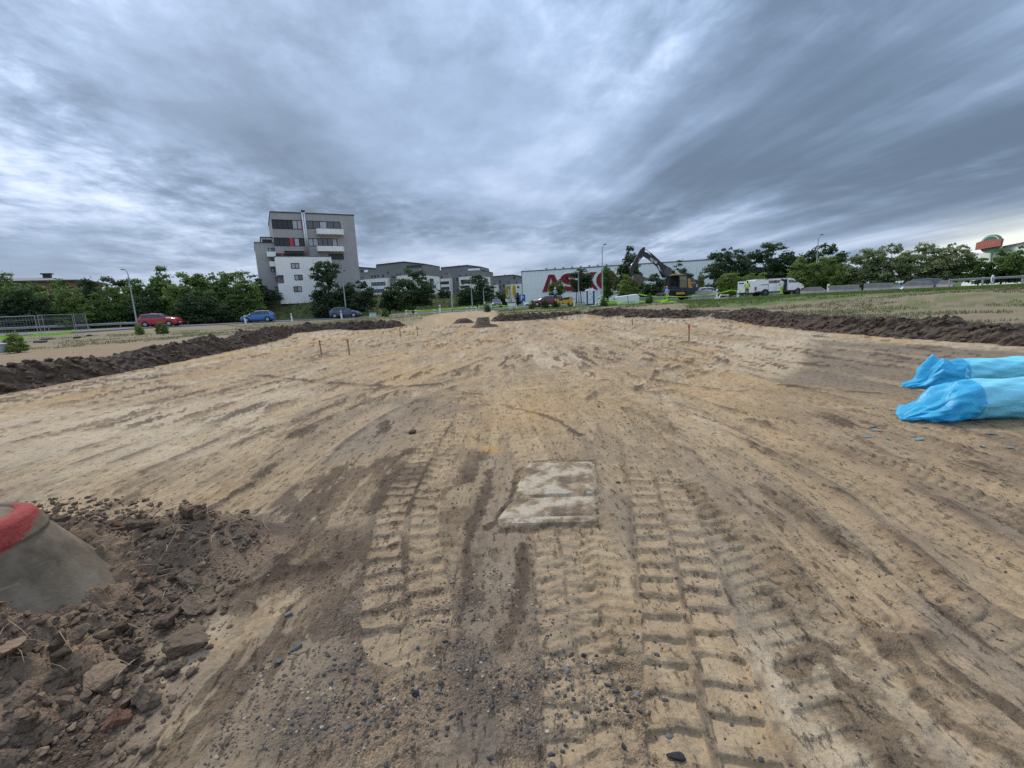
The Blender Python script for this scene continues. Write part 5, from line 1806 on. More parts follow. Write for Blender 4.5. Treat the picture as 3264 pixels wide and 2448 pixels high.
# ---- wheeled excavator
M_EXD = mat('machine_dark', (0.040, 0.042, 0.048), 0.55, var=0.25, scale=3)
M_EXG = mat('machine_grey', (0.085, 0.088, 0.095), 0.5, var=0.2, scale=3)
M_EXO = mat('machine_amber', (0.55, 0.27, 0.055), 0.5, var=0.12, scale=3)
M_BKT = mat('bucket_steel', (0.135, 0.105, 0.085), 0.6, metal=0.3, var=0.4, scale=4)
M_CHR = mat('ram_chrome', (0.66, 0.68, 0.70), 0.2, metal=0.9)
M_CABG = mat('cab_glass', (0.06, 0.075, 0.08), 0.1, spec=0.9)
M_CABP = mat('cab_panel', (0.20, 0.155, 0.075), 0.4, var=0.3)
M_VLET = mat('letter_pale', (0.62, 0.62, 0.63), 0.5)


def c7(x, y):
    return (1900 + 0.1808 * x, 740 + 0.1808 * y)


EY = 62.0
e0 = P(*c7(1420, 1205), EY)
ez = oz(e0.x, EY)
T = thing('excavator', 'dark wheeled excavator with amber cab roof and raised arm', 'excavator', (e0.x, EY, ez))


def ex(x, y):
    p = P(*c7(x, y), EY)
    return (p.x - e0.x, p.z - ez)


exl = lambda L: [ex(*p) for p in L]
# undercarriage
part(T, 'chassis', M_EXD, lambda m: m.prism(exl([(1110, 1085), (1130, 1160), (1680, 1160), (1700, 1060), (1300, 1050)]), -.75, .75), False, 0.05)
for x in (1160, 1575):
    for s in (-1, 1):
        cx_, _ = ex(x, 1100)
        r_ = .52
        wt = part(T, 'wheel', M_TYRE, lambda m: m.tube([(cx_, s * 1.22 - .24, r_), (cx_, s * 1.22 - .16, r_), (cx_, s * 1.22 + .16, r_), (cx_, s * 1.22 + .24, r_)], [r_ * .88, r_, r_, r_ * .88], 22), True)
        part(wt, 'rim', M_EXG, lambda m: m.cyl((cx_, s * 1.22, r_), (cx_, s * 1.48, r_), .28, .24, 14))
part(T, 'stabiliser_blade', M_EXG, lambda m: m.prism(exl([(1690, 1090), (1720, 1090), (1740, 1200), (1710, 1200)]), -1.2, 1.2))
part(T, 'fender', M_EXD, lambda m: m.prism(exl([(1500, 1100), (1530, 1050), (1600, 1030), (1660, 1050), (1700, 1110), (1670, 1110), (1640, 1075), (1590, 1060), (1545, 1075), (1520, 1110)]), -1.42, -.95))
part(T, 'side_step', M_EXO, lambda m: m.prism(exl([(1350, 1062), (1350, 1104), (1500, 1100), (1500, 1060)]), -1.38, -1.1), False, 0.03)
part(T, 'turntable', M_EXD, lambda m: m.cyl((ex(1430, 0)[0], 0, ex(0, 1055)[1]), (ex(1430, 0)[0], 0, ex(0, 1000)[1]), .75, None, 24))
# upper structure
part(T, 'deck', M_EXD, lambda m: m.prism(exl([(1210, 1000), (1215, 1052), (1700, 1045), (1770, 960), (1640, 960), (1640, 985)]), -1.25, 1.25), False, 0.04)
part(T, 'engine_house', M_EXG, lambda m: m.prism(exl([(1565, 990), (1555, 830), (1600, 820), (1740, 850), (1770, 850), (1760, 960), (1700, 1000)]), -1.22, 1.22), False, 0.06)
part(T, 'counterweight', M_EXD, lambda m: m.prism(exl([(1690, 852), (1778, 845), (1765, 945), (1705, 1000), (1690, 990)]), -1.27, 1.27), False, 0.08)
part(T, 'amber_panel', M_EXO, lambda m: m.prism(exl([(1555, 830), (1598, 830), (1602, 930), (1640, 985), (1565, 985)]), -1.26, -1.2))
part(T, 'amber_stripe', M_EXO, lambda m: m.prism(exl([(1605, 893), (1605, 912), (1700, 908), (1700, 890)]), -1.24, -1.2))
part(T, 'vent_plate', M_VLET, lambda m: m.prism(exl([(1700, 925), (1700, 972), (1718, 972), (1720, 925)]), -1.29, -1.25))
part(T, 'exhaust', M_EXD, lambda m: m.cyl((ex(1548, 0)[0], .5, ex(0, 850)[1]), (ex(1548, 0)[0], .5, ex(0, 745)[1]), .09, None, 8))
# cab: pillars, glass and lower panel
cabo = exl([(1205, 985), (1235, 800), (1270, 770), (1490, 770), (1555, 985)])


def cabf(m):
    pil = [((1205, 985), (1235, 800)), ((1235, 800), (1275, 770)), ((1400, 985), (1408, 775)), ((1552, 985), (1545, 760)), ((1275, 772), (1545, 772)), ((1205, 985), (1555, 985))]
    for y in (-1.22, -.12):
        for a, b in pil:
            p, q = ex(*a), ex(*b)
            m.tube([(p[0], y, p[1]), (q[0], y, q[1])], .055, 6)
    for a in ((1205, 985), (1235, 800), (1275, 772), (1545, 772)):
        p = ex(*a)
        m.tube([(p[0], -1.22, p[1]), (p[0], -.12, p[1])], .05, 6)


cab_ = part(T, 'cab', M_EXD, cabf)
part(cab_, 'cab_window', M_CABG, lambda m: m.prism(exl([(1418, 850), (1418, 785), (1535, 785), (1540, 850)]), -1.20, -1.18))
part(cab_, 'cab_panel', M_CABP, lambda m: m.prism(exl([(1415, 980), (1420, 855), (1542, 850), (1548, 980)]), -1.235, -1.18))
part(cab_, 'rear_glass', M_CABG, lambda m: m.box(ex(1546, 0)[0], ex(1549, 0)[0], -1.2, -.14, ex(0, 900)[1], ex(0, 785)[1]))
part(cab_, 'far_side', M_EXD, lambda m: m.prism(exl([(1215, 980), (1240, 800), (1280, 778), (1540, 778), (1546, 980)]), -.12, -.08))
part(cab_, 'seat', M_BLACK, lambda m: (m.box(ex(1340, 0)[0], ex(1400, 0)[0], -.9, -.45, ex(0, 980)[1], ex(0, 945)[1]), m.prism(exl([(1385, 950), (1405, 860), (1425, 860), (1410, 950)]), -.9, -.45)))
part(cab_, 'cab_roof', M_EXO, lambda m: m.prism(exl([(1262, 772), (1300, 752), (1400, 742), (1470, 748), (1485, 768)]), -1.28, -.06), False, 0.04)
# boom, stick, bucket: boxed steel with pins
part(T, 'boom_base', M_EXG, lambda m: m.prism(exl([(1190, 680), (1212, 760), (1240, 790), (1330, 760), (1348, 690), (1330, 630), (1270, 610)]), .05, .60), False, 0.04)
part(T, 'boom', M_EXD, lambda m: m.prism(exl([(845, 420), (850, 345), (905, 352), (1000, 420), (1120, 495), (1200, 560), (1270, 605), (1335, 630), (1345, 690), (1290, 670), (1190, 675), (1130, 640), (1040, 565), (930, 470)]), .10, .55), False, 0.04)
part(T, 'stick', M_EXD, lambda m: m.prism(exl([(872, 258), (835, 262), (785, 310), (755, 370), (715, 440), (650, 560), (610, 640), (615, 745), (650, 760), (690, 640), (745, 540), (800, 470), (850, 415), (868, 350)]), .15, .50), False, 0.04)
part(T, 'amber_mark', M_EXO, lambda m: m.prism(exl([(748, 500), (770, 455), (800, 455), (775, 505)]), .13, .15))
part(T, 'bucket_linkage', M_EXG, lambda m: (m.tube([(*[ex(615, 640)[0]], .33, ex(615, 640)[1]), (ex(690, 760)[0], .33, ex(690, 760)[1])], .08, 8), m.prism(exl([(600, 630), (640, 770), (690, 760), (640, 640)]), .2, .46)))


def bucket(m):
    out = exl([(690, 745), (740, 745), (830, 790), (915, 815), (860, 850), (800, 895), (735, 895), (680, 865), (660, 830), (670, 775)])
    m.prism(out, -.30, -.25)
    m.prism(out, .91, .96)
    sh = exl([(690, 745), (670, 775), (660, 830), (680, 865), (735, 895), (800, 895), (860, 850), (915, 815)])
    shi = exl([(698, 757), (682, 780), (673, 828), (690, 856), (740, 883), (796, 884), (852, 842), (905, 812)])
    for i in range(len(sh) - 1):
        m.prism([sh[i], sh[i + 1], shi[i + 1], shi[i]], -.25, .91)
    for k in range(5):
        y0 = -.28 + k * .27
        a, b, c = ex(905, 808), ex(935, 806), ex(900, 828)
        m.prism([a, b, c], y0, y0 + .12)


part(T, 'bucket', M_BKT, bucket)


def ram(name, a, b, y, r, mid):
    pa, pb = ex(*a), ex(*b)
    A, B = Vector((pa[0], y, pa[1])), Vector((pb[0], y, pb[1]))
    C = A.lerp(B, mid)
    o_ = part(T, name, M_EXD, lambda m: m.cyl(A, C, r, None, 10), True)
    part(o_, 'rod', M_CHR, lambda m: m.cyl(C, B, r * .55, None, 10), True)


ram('stick_ram', (1120, 500), (880, 285), .33, .10, .62)
ram('bucket_ram', (745, 430), (605, 632), .72, .085, .45)
ram('boom_ram', (1215, 800), (1090, 590), -.02, .11, .55)
ram('boom_ram', (1215, 800), (1090, 590), .66, .11, .55)


def txt(m):
    # V O L V O as strokes along the boom
    P0, P1 = Vector(ex(958, 470)), Vector(ex(1075, 545))
    e = (P1 - P0).normalized()
    nn = Vector((-e.y, e.x))
    Lw = (P1 - P0).length / 5
    hh = .36
    V_ = [[(0, 1), (.45, 0), (.9, 1)]]
    O_ = [[(.45 + .40 * math.cos(a), .5 + .45 * math.sin(a)) for a in np.linspace(0, 2 * math.pi, 13)]]
    L_ = [[(.05, 1), (.05, 0), (.8, 0)]]
    for k, g in enumerate((V_, O_, L_, V_, O_)):
        for st in g:
            q = [P0 + e * (k + a * .86) * Lw + nn * (b - .5) * hh for a, b in st]
            for i in range(len(q) - 1):
                d = (q[i + 1] - q[i]).normalized()
                w = Vector((-d.y, d.x)) * .045
                m.prism([tuple(q[i] - w), tuple(q[i + 1] - w), tuple(q[i + 1] + w), tuple(q[i] + w)], .07, .096)


part(T, 'boom_lettering', M_VLET, txt)

# ---- yellow tandem road roller
M_YEL = mat('machine_yellow', (0.62, 0.36, 0.035), 0.45, var=0.12, scale=3)
RY = 63.0
r0_ = P(*c6(970, 1450), RY)
rz_ = oz(r0_.x, RY)
T = thing('road_roller', 'small yellow tandem road roller left of the toilet', 'roller', (r0_.x, RY, rz_))


def rx(x, y):
    p = P(*c6(x, y), RY)
    return (p.x - r0_.x, p.z - rz_)


rxl = lambda L: [rx(*p) for p in L]
for xc in (838, 1092):
    cx_ = rx(xc, 1400)[0]
    dr = part(T, 'drum', M_EXG, lambda m: m.cyl((cx_, -.6, .36), (cx_, .6, .36), .36, None, 24), True)
    part(dr, 'hub', M_YEL, lambda m: m.cyl((cx_, -.66, .36), (cx_, -.6, .36), .16, None, 12))
part(T, 'front_fork', M_YEL, lambda m: m.prism(rxl([(795, 1330), (810, 1310), (850, 1310), (870, 1340), (862, 1390), (800, 1390)]), -.68, .68), False, 0.03)
part(T, 'rear_fork', M_YEL, lambda m: m.prism(rxl([(1058, 1330), (1062, 1295), (1110, 1290), (1135, 1330), (1130, 1390), (1060, 1390)]), -.68, .68), False, 0.03)
part(T, 'chassis', M_YEL, lambda m: m.prism(rxl([(868, 1345), (930, 1350), (935, 1330), (1060, 1320), (1060, 1370), (1010, 1412), (975, 1412), (935, 1375), (905, 1420), (880, 1420)]), -.55, .55), False, 0.03)
part(T, 'engine_cover', M_BLACK, lambda m: m.prism(rxl([(938, 1335), (960, 1285), (1060, 1270), (1125, 1280), (1135, 1310), (1060, 1322)]), -.50, .50), False, 0.04)
part(T, 'seat', M_BLACK, lambda m: m.prism(rxl([(870, 1345), (872, 1318), (912, 1318), (918, 1262), (935, 1262), (932, 1345)]), -.25, .25))
part(T, 'steering_column', M_EXD, lambda m: m.tube([(rx(850, 1320)[0], 0, rx(850, 1320)[1]), (rx(862, 1270)[0], 0, rx(862, 1270)[1])], .04, 6))
part(T, 'roll_bar', M_VLET, lambda m: [m.tube([(rx(942, 0)[0], s * .45, rx(0, 1335)[1]), (rx(940, 0)[0], s * .45, rx(0, 1265)[1])], .05, 6) for s in (-1, 1)] and m.tube([(rx(940, 0)[0], -.45, rx(0, 1265)[1]), (rx(940, 0)[0], .45, rx(0, 1265)[1])], .05, 6))

# ------------------------------------------------------------------ people
M_SKIN = mat('skin', (0.36, 0.21, 0.15), 0.6)
M_HIVIS = mat('hi_vis_yellow', (0.46, 0.72, 0.02), 0.6, var=0.08)
M_LBLUE = mat('light_blue_cloth', (0.36, 0.47, 0.66), 0.8, var=0.12)
M_DARKC = mat('dark_cloth', (0.020, 0.021, 0.026), 0.85)
M_WHITEC = mat('white_cloth', (0.68, 0.70, 0.72), 0.8)
M_HELM = mat('helmet_orange', (0.62, 0.26, 0.04), 0.4)
M_HAIR = mat('dark_hair', (0.02, 0.016, 0.014), 0.8)
M_REFL = mat('reflective_band', (0.62, 0.63, 0.62), 0.3)


def person(label, loc, rz, arms, legs, top, trousers, lean=0.0, crown_m=None, hat='hair', vest=None, H=1.78):
    """one continuous skinned figure; joints in metres for a height of 1.78, facing -y"""
    t = thing('person', label, 'person', loc, rz)
    J = {'pel': (0, 0, .98, .145, .11), 'bel': (0, -.01 - lean * .3, 1.12, .145, .105), 'che': (0, -lean * .7, 1.32, .165, .115), 'nk0': (0, -lean, 1.47, .09, .08), 'nk': (0, -lean * 1.1, 1.53, .055, .055),
         'hd0': (0, -.015 - lean * 1.2, 1.60, .072, .085), 'hd': (0, -.02 - lean * 1.25, 1.68, .078, .095), 'hd1': (0, -.01 - lean * 1.3, 1.75, .060, .075)}
    E = [('pel', 'bel'), ('bel', 'che'), ('che', 'nk0'), ('nk0', 'nk'), ('nk', 'hd0'), ('hd0', 'hd'), ('hd', 'hd1')]
    for s, nm in ((-1, 'r'), (1, 'l')):
        el, wr = arms[nm]
        J['sh' + nm] = (s * .19, -lean * .9, 1.42, .062, .062)
        J['el' + nm] = (*el, .046, .046)
        J['fa' + nm] = tuple((Vector(el) * .4 + Vector(wr) * .6)) + (.040, .038)
        J['wr' + nm] = (*wr, .028, .032)
        dv = (Vector(wr) - Vector(el)).normalized()
        J['ha' + nm] = tuple(Vector(wr) + dv * .08) + (.022, .042)
        J['fi' + nm] = tuple(Vector(wr) + dv * .17) + (.014, .030)
        J['th' + nm] = tuple(Vector(wr) + dv * .09 + Vector((-s * .035, -.035, 0))) + (.012, .012)
        E += [('nk0', 'sh' + nm), ('sh' + nm, 'el' + nm), ('el' + nm, 'fa' + nm), ('fa' + nm, 'wr' + nm), ('wr' + nm, 'ha' + nm), ('ha' + nm, 'fi' + nm), ('ha' + nm, 'th' + nm)]
        kn, an = legs[nm]
        J['hp' + nm] = (s * .095, 0, .90, .092, .095)
        J['kn' + nm] = (*kn, .062, .066)
        J['an' + nm] = (*an, .044, .048)
        J['he' + nm] = (an[0], an[1] + .02, .05, .042, .05)
        J['to' + nm] = (an[0] + s * .03, an[1] - .17, .04, .036, .03)
        E += [('pel', 'hp' + nm), ('hp' + nm, 'kn' + nm), ('kn' + nm, 'an' + nm), ('an' + nm, 'he' + nm), ('he' + nm, 'to' + nm)]
    keys = list(J)
    me = bpy.data.meshes.new('body')
    me.from_pydata([J[k][:3] for k in keys], [(keys.index(a), keys.index(b)) for a, b in E], [])
    ob = bpy.data.objects.new('tmp_body', me)
    COL.objects.link(ob)
    ob.modifiers.new('skin', 'SKIN')
    sub = ob.modifiers.new('sub', 'SUBSURF')
    sub.levels = sub.render_levels = 1
    for i, k in enumerate(keys):
        me.skin_vertices[0].data[i].radius = J[k][3:5]
        me.skin_vertices[0].data[i].use_root = (k == 'pel')
    dg = bpy.context.evaluated_depsgraph_get()
    new = bpy.data.meshes.new_from_object(ob.evaluated_get(dg))
    bpy.data.objects.remove(ob)
    new.materials.clear()
    for m in (top, trousers, M_SKIN, M_BLACK):
        new.materials.append(m)
    wrs = [Vector(arms[n][1]) for n in 'rl']
    els = [Vector(arms[n][0]) for n in 'rl']
    for p in new.polygons:
        c = p.center
        mi = 0
        if c.z > 1.53:
            mi = 2
        elif c.z < .13:
            mi = 3
        elif c.z < .97 and abs(c.x) < .2 + .1 * (c.z < .6):
            mi = 1
        for w, e in zip(wrs, els):
            if (c - w).length < .21 and (c - e).length > (w - e).length * .93:
                mi = 2
        p.material_index = mi
        p.use_smooth = True
    b = link('body', new, None, t)
    hx, hy, hz = J['hd'][:3]
    hy -= 0.0
    if hat == 'helmet':
        part(t, 'helmet', crown_m, lambda m: m.lathe([(.150, -.005), (.140, .01), (.125, .06), (.09, .11), (.03, .135), (.005, .138)], 16, (hx, hy, hz + .02)), True)
    else:
        part(t, 'hair', M_HAIR, lambda m: m.lathe([(.085, -.05), (.108, .0), (.105, .05), (.075, .095), (.02, .115), (.004, .116)], 14, (hx, hy + .025, hz)), True)
    # nose, eyes and mouth
    part(t, 'nose', M_SKIN, lambda m: m.add([(hx - .014, hy - .092, hz - .03), (hx + .014, hy - .092, hz - .03), (hx, hy - .118, hz - .028), (hx, hy - .088, hz + .015)], [(0, 1, 2), (0, 2, 3), (1, 3, 2), (0, 3, 1)]))
    for s in (-1, 1):
        part(t, 'eye', M_HAIR, lambda m: m.box(hx + s * .034 - .012, hx + s * .034 + .012, hy - .098, hy - .088, hz + .004, hz + .014))
        part(t, 'ear', M_SKIN, lambda m: m.box(hx + s * .082 - .008, hx + s * .082 + .008, hy - .01, hy + .025, hz - .03, hz + .03))
    part(t, 'mouth', M_LAMPR, lambda m: m.box(hx - .022, hx + .022, hy - .094, hy - .086, hz - .062, hz - .054))
    if vest:
        def vs(m):
            r = []
            for z, w, d, y in ((.92, .185, .145, 0), (1.12, .19, .142, -.01 - lean * .3), (1.32, .205, .152, -lean * .7), (1.44, .17, .12, -lean * .95), (1.49, .11, .09, -lean)):
                r.append([(w * math.cos(a), y + d * math.sin(a), z) for a in np.linspace(0, 2 * math.pi, 17)[:-1]])
            m.loft(r)
        v_ = part(t, 'vest', vest, vs, True)

        def bd(m):
            r = []
            for z in (1.08, 1.13):
                r.append([(.197 * math.cos(a), -.01 - lean * .3 + .15 * math.sin(a), z) for a in np.linspace(0, 2 * math.pi, 17)[:-1]])
            m.loft(r)
        part(v_, 'reflective_band', M_REFL, bd, True)
    k = H / 1.78
    t.scale = (k, k, k)
    return t


std_legs = {'r': ((-.11, -.02, .50), (-.12, .02, .09)), 'l': ((.11, -.02, .50), (.12, .02, .09))}
step_legs = {'r': ((-.10, -.14, .50), (-.11, -.04, .09)), 'l': ((.11, .06, .49), (.12, .26, .12))}
arms_dn = {'r': ((-.27, .02, 1.14), (-.27, -.08, .90)), 'l': ((.27, .02, 1.14), (.27, -.08, .90))}
arms_fw = {'r': ((-.25, -.10, 1.16), (-.16, -.32, 1.12)), 'l': ((.25, -.10, 1.16), (.15, -.34, 1.10))}
arms_up = {'r': ((-.26, -.12, 1.18), (-.2, -.32, 1.30)), 'l': ((.25, -.02, 1.16), (.24, -.14, .92))}


def stand(u, v, Y, dz=0.0):
    p = P(u, v, Y)
    return (p.x, Y, oz(p.x, Y) + dz)


person('worker in orange helmet, light blue shirt and hi-vis yellow trousers beside the excavator', stand(2126, 962, 57.5), math.radians(200), arms_dn, std_legs, M_LBLUE, M_HIVIS, 0.02, M_HELM, 'helmet')
person('worker in black with a yellow hi-vis vest reaching into the van', stand(2380, 948, 53.6), math.radians(150), arms_fw, step_legs, M_DARKC, M_DARKC, 0.05, None, 'hair', M_HIVIS)
person('worker in white top and hi-vis yellow trousers at the side door of the van', stand(2490, 945, 53.3), math.radians(170), arms_fw, step_legs, M_WHITEC, M_HIVIS, 0.04, None, 'hair')
person('worker in light blue with a white helmet behind the road roller', stand(1771, 980, 64.8, 0.75), math.radians(20), arms_fw, std_legs, M_LBLUE, M_DARKC, 0.03, M_WHITEC, 'helmet')

# ------------------------------------------------------------------ street furniture
M_GALV = mat('galvanised', (0.36, 0.38, 0.39), 0.45, metal=0.5, var=0.15)
M_POLE = mat('lamp_pole', (0.30, 0.34, 0.31), 0.5, metal=0.3, var=0.12)
M_LHEAD = mat('lamp_head', (0.08, 0.085, 0.09), 0.4)
M_WPLAS = mat('white_plastic', (0.76, 0.77, 0.75), 0.5, var=0.08)
M_TAPE = mat('fluorescent_tape', (0.36, 0.76, 0.03), 0.45, var=0.05)
M_CONB = mat('concrete', (0.27, 0.255, 0.228), 0.9, var=0.18, scale=3, bump=0.3, streak=0.2)


def lamp(label, ub, vb_, ut, vt, Y, arm, head=1.0, zb=None):
    b = P(ub, vb_, Y)
    tp = P(ut, vt, Y)
    z0 = oz(b.x, Y) if zb is None else zb
    h = tp.z - z0
    t = thing('street_lamp', label, 'street lamp', (b.x, Y, z0), 0, 'street lamps')
    part(t, 'pole', M_POLE, lambda m: m.tube([(0, 0, -.3), (0, 0, 1.2), (0, 0, 1.22), (0, 0, h - .5), (arm * .25, 0, h - .12), (arm * .6, 0, h)], [.11, .105, .085, .055, .045, .04], 10), True)
    part(t, 'lamp_head', M_LHEAD, lambda m: m.loft([[(arm * .5, -.08, h - .02), (arm * .5, .08, h - .02), (arm * .5, .08, h + .06), (arm * .5, -.08, h + .06)], [(arm * 1.1, -.16, h + .0), (arm * 1.1, .16, h + .0), (arm * 1.1, .14, h + .14), (arm * 1.1, -.14, h + .14)], [(arm * 1.6, -.08, h + .06), (arm * 1.6, .08, h + .06), (arm * 1.6, .06, h + .11), (arm * 1.6, -.06, h + .11)]]))
    part(t, 'base_plate', M_GALV, lambda m: m.box(-.2, .2, -.2, .2, -.06, .04))
    return t


lamp('tall street lamp with hooked arm left of the red car', 438, 1037, 404, 860, 60.5, -.5)
lamp('slim street lamp behind the dark blue car', 1103, 990, 1093, 864, 69, .35)
lamp('street lamp standing beside the sand ramp', 1443, 996, 1438, 872, 66, -.5)
lamp('lamp pole in front of the dome-shaped tree', 1506, 982, 1501, 895, 86, -.3)
lamp('short street lamp with arm to the right beside the dome-shaped tree', 1544, 985, 1541, 915, 90, 1.0)
lamp('tall dark-headed street lamp right of the red letters', 1921, 962, 1917, 781, 68, .4)
lamp('short lamp pole before the three-stemmed tree', 1845, 960, 1843, 868, 80, .2)
lamp('tall street lamp above the bonnet of the white van', 2597, 930, 2609, 750, 70, .45)


def delineator(label, u, v0, v1, Y, lean=0.0, dz=0.0):
    p = P(u, v1, Y)
    z0 = oz(p.x, Y) + dz
    h = max(.55, P(u, v0, Y).z - z0)
    t = thing('delineator_post', label, 'post', (p.x, Y, z0 - .02), 0, 'white roadside posts')
    t.rotation_euler = (0, lean, 0)
    part(t, 'post', M_WPLAS, lambda m: m.loft([[(-.10, -.06, 0), (.10, -.06, 0), (.05, .07, 0), (-.05, .07, 0)], [(-.095, -.055, h - .1), (.095, -.055, h - .1), (.05, .07, h - .1), (-.05, .07, h - .1)], [(-.09, -.05, h - .06), (.09, -.05, h), (.05, .07, h), (-.05, .07, h - .06)]]))
    part(t, 'reflector', M_BLACK, lambda m: m.box(-.06, .06, -.068, -.054, h - .34, h - .18))
    return t


for a in (('white post just ahead of the red car', 557, 1018, 1036, 61), ('leaning white post at the nose of the blue car', 784, 1004, 1032, 61.5, -.08), ('white post before the grass embankment', 932, 997, 1023, 62.5, -.06),
          ('white post in front of the dark blue car', 1090, 988, 1014, 62.5, -.05), ('first tape post right of the weed bush', 1296, 987, 1006, 61), ('second tape post right of the weed bush', 1326, 986, 1004, 61),
          ('bent white tape post left of the tall ramp post', 1384, 985, 1000, 60.5, .25), ('tall white post at the left edge of the sand ramp', 1403, 971, 998, 60), ('left one of the white post pair on the ramp', 1489, 979, 995, 62),
          ('right one of the white post pair on the ramp', 1503, 977, 994, 62), ('short white post right of the ramp pair', 1518, 977, 991, 64), ('small white post at the head of the ramp', 1526, 974, 984, 74), ('tall white post before the pale green container', 1547, 962, 990, 58),
          ('white post between roller and toilet', 1830, 946, 972, 61), ('white post at the left end of the fluorescent band', 1909, 943, 973, 52), ('white post holding tape right of the excavator', 2284, 921, 950, 52),
          ('small white post behind the rear of the van', 2351, 928, 942, 50), ('pale post at the left end of the concrete barriers', 2638, 905, 934, 48)):
    delineator(*a)
# reflector paddle on the far right rail
p_ = P(3162, 904, 36)
T = thing('reflector_paddle', 'oval white reflector paddle on the right guard rail', 'reflector', (p_.x, 36, oz(p_.x, 36)))
hh_ = P(3162, 890, 36).z - oz(p_.x, 36)
part(T, 'stem', M_GALV, lambda m: m.cyl((0, 0, -.1), (0, 0, hh_), .03, None, 8))
part(T, 'paddle', M_WPLAS, lambda m: m.prism([(.11 * math.cos(a), hh_ + .32 * math.sin(a)) for a in np.linspace(0, 6.283, 21)[:-1]], -.03, .03))
part(T, 'dark_centre', M_TRIM, lambda m: m.prism([(.06 * math.cos(a), hh_ - .02 + .16 * math.sin(a)) for a in np.linspace(0, 6.283, 17)[:-1]], -.036, -.0302))


def tape(label, pts, w=.075, name='warning_tape', n=10):
    """a sagging, twisting band between world points"""
    V_, F_ = [], []
    k = 0
    for i in range(len(pts) - 1):
        a, b = Vector(pts[i]), Vector(pts[i + 1])
        L = (b - a).length
        for j in range(n + (i == len(pts) - 2)):
            f_ = j / n
            p = a.lerp(b, f_)
            p.z -= min(.35, L * .03) * 4 * f_ * (1 - f_)
            tw = .5 * math.sin(3.1 * f_ * 2 + i)
            up = Vector((0, math.sin(tw), math.cos(tw))) * w / 2
            V_ += [tuple(p - up), tuple(p + up), tuple(p + up + Vector((0, .006, 0))), tuple(p - up + Vector((0, .006, 0)))]
            if k:
                q = (k - 1) * 4
                F_ += [(q + m_, q + (m_ + 1) % 4, q + 4 + (m_ + 1) % 4, q + 4 + m_) for m_ in range(4)]
            k += 1
    m = MB()
    m.add(V_, F_)
    return tag(m.build(name, M_TAPE), label, 'tape', 'fluorescent warning tape')


tp_ = lambda *q: [tuple(P(*a)) for a in q]
tape('yellow-green tape strung between the white posts left of the ramp', tp_((1296, 990, 61), (1326, 989, 61), (1384, 987, 60.5), (1403, 984, 60), (1443, 982, 62), (1489, 980, 62)), .09)
tape('yellow-green tape crossing the top of the ramp', tp_((1489, 981, 62), (1503, 980, 62), (1547, 975, 58)), .09)
tape('yellow-green tape from the green container to the warning trestle', tp_((1562, 976, 60), (1600, 973, 60), (1626, 973, 61), (1643, 971, 61)), .09)
tape('loose band of yellow-green tape looping left of the white block', tp_((1906, 956, 51.5), (1925, 954, 51), (1948, 958, 50), (1968, 960, 49.6)), .10)
tape('wide band of yellow-green tape across the front of the white block', tp_((1910, 962, 50.5), (1970, 963, 49.2), (2033, 960, 49), (2130, 955, 49.5)), .13)
tape('long bright band of yellow-green tape along the grass', tp_((2104, 958, 47.5), (2140, 961, 46.5), (2200, 963, 46), (2300, 962, 45.6), (2396, 962, 45)), .14)
tape('second strand of yellow-green tape below the long bright band', tp_((2106, 961, 46.8), (2125, 968, 46), (2150, 965, 45.8), (2250, 966, 45.2), (2390, 965, 44.6)), .10)
tape('thin yellow-green tape from the white block past the helmeted worker to the right', tp_((2035, 937, 50), (2130, 944, 52), (2210, 943, 52), (2284, 935, 51.9), (2330, 924, 52), (2362, 927, 53)), .10)

# ---- guard rails
def guard_rail(label, pts, posts, hgt=.62, k=1.0):
    a0 = pts[0]
    t = thing('guard_rail', label, 'guard rail', (a0[0], a0[1], oz(a0[0], a0[1])))
    o_ = t.location.copy()
    line = catmull(pts, 1.0)
    prof = [(0, -.15), (.05, -.12), (.06, -.05), (0, 0), (.06, .05), (.05, .12), (0, .15), (-.02, .15), (.03, .05), (-.03, 0), (.03, -.05), (-.02, -.15)]
    prof = [(a * k, b * k) for a, b in prof]
    rings = []
    for i, p in enumerate(line):
        d = line[min(i + 1, len(line) - 1)] - line[max(i - 1, 0)]
        d = d / np.linalg.norm(d)
        nn = np.array([d[1], -d[0]])
        z = oz(*p) + hgt
        rings.append([(p[0] + nn[0] * a - o_.x, p[1] + nn[1] * a - o_.y, z + b - o_.z) for a, b in prof])
    part(t, 'rail', M_GALV, lambda m: m.loft(rings))
    for k in range(posts):
        i = int((len(line) - 1) * (k + .5) / posts)
        p = line[i]
        z = oz(*p)
        part(t, 'post', M_GALV, lambda m: m.box(p[0] - .05 - o_.x, p[0] + .05 - o_.x, p[1] + .05 - o_.y, p[1] + .15 - o_.y, z - .2 - o_.z, z + hgt + .12 - o_.z))
    return t


guard_rail('galvanised guard rail on the left in front of the road', [tuple(P(*a)[:2]) for a in ((-500, 1100, 55), (0, 1068, 59), (250, 1055, 61.5), (470, 1045, 63.5), (600, 1040, 64.5), (640, 1040, 65))], 10, .50)
guard_rail('galvanised guard rail at the right edge behind the field', [tuple(P(*a)[:2]) for a in ((3030, 905, 38), (3264, 893, 36), (3700, 870, 32))], 6, .62, .55)

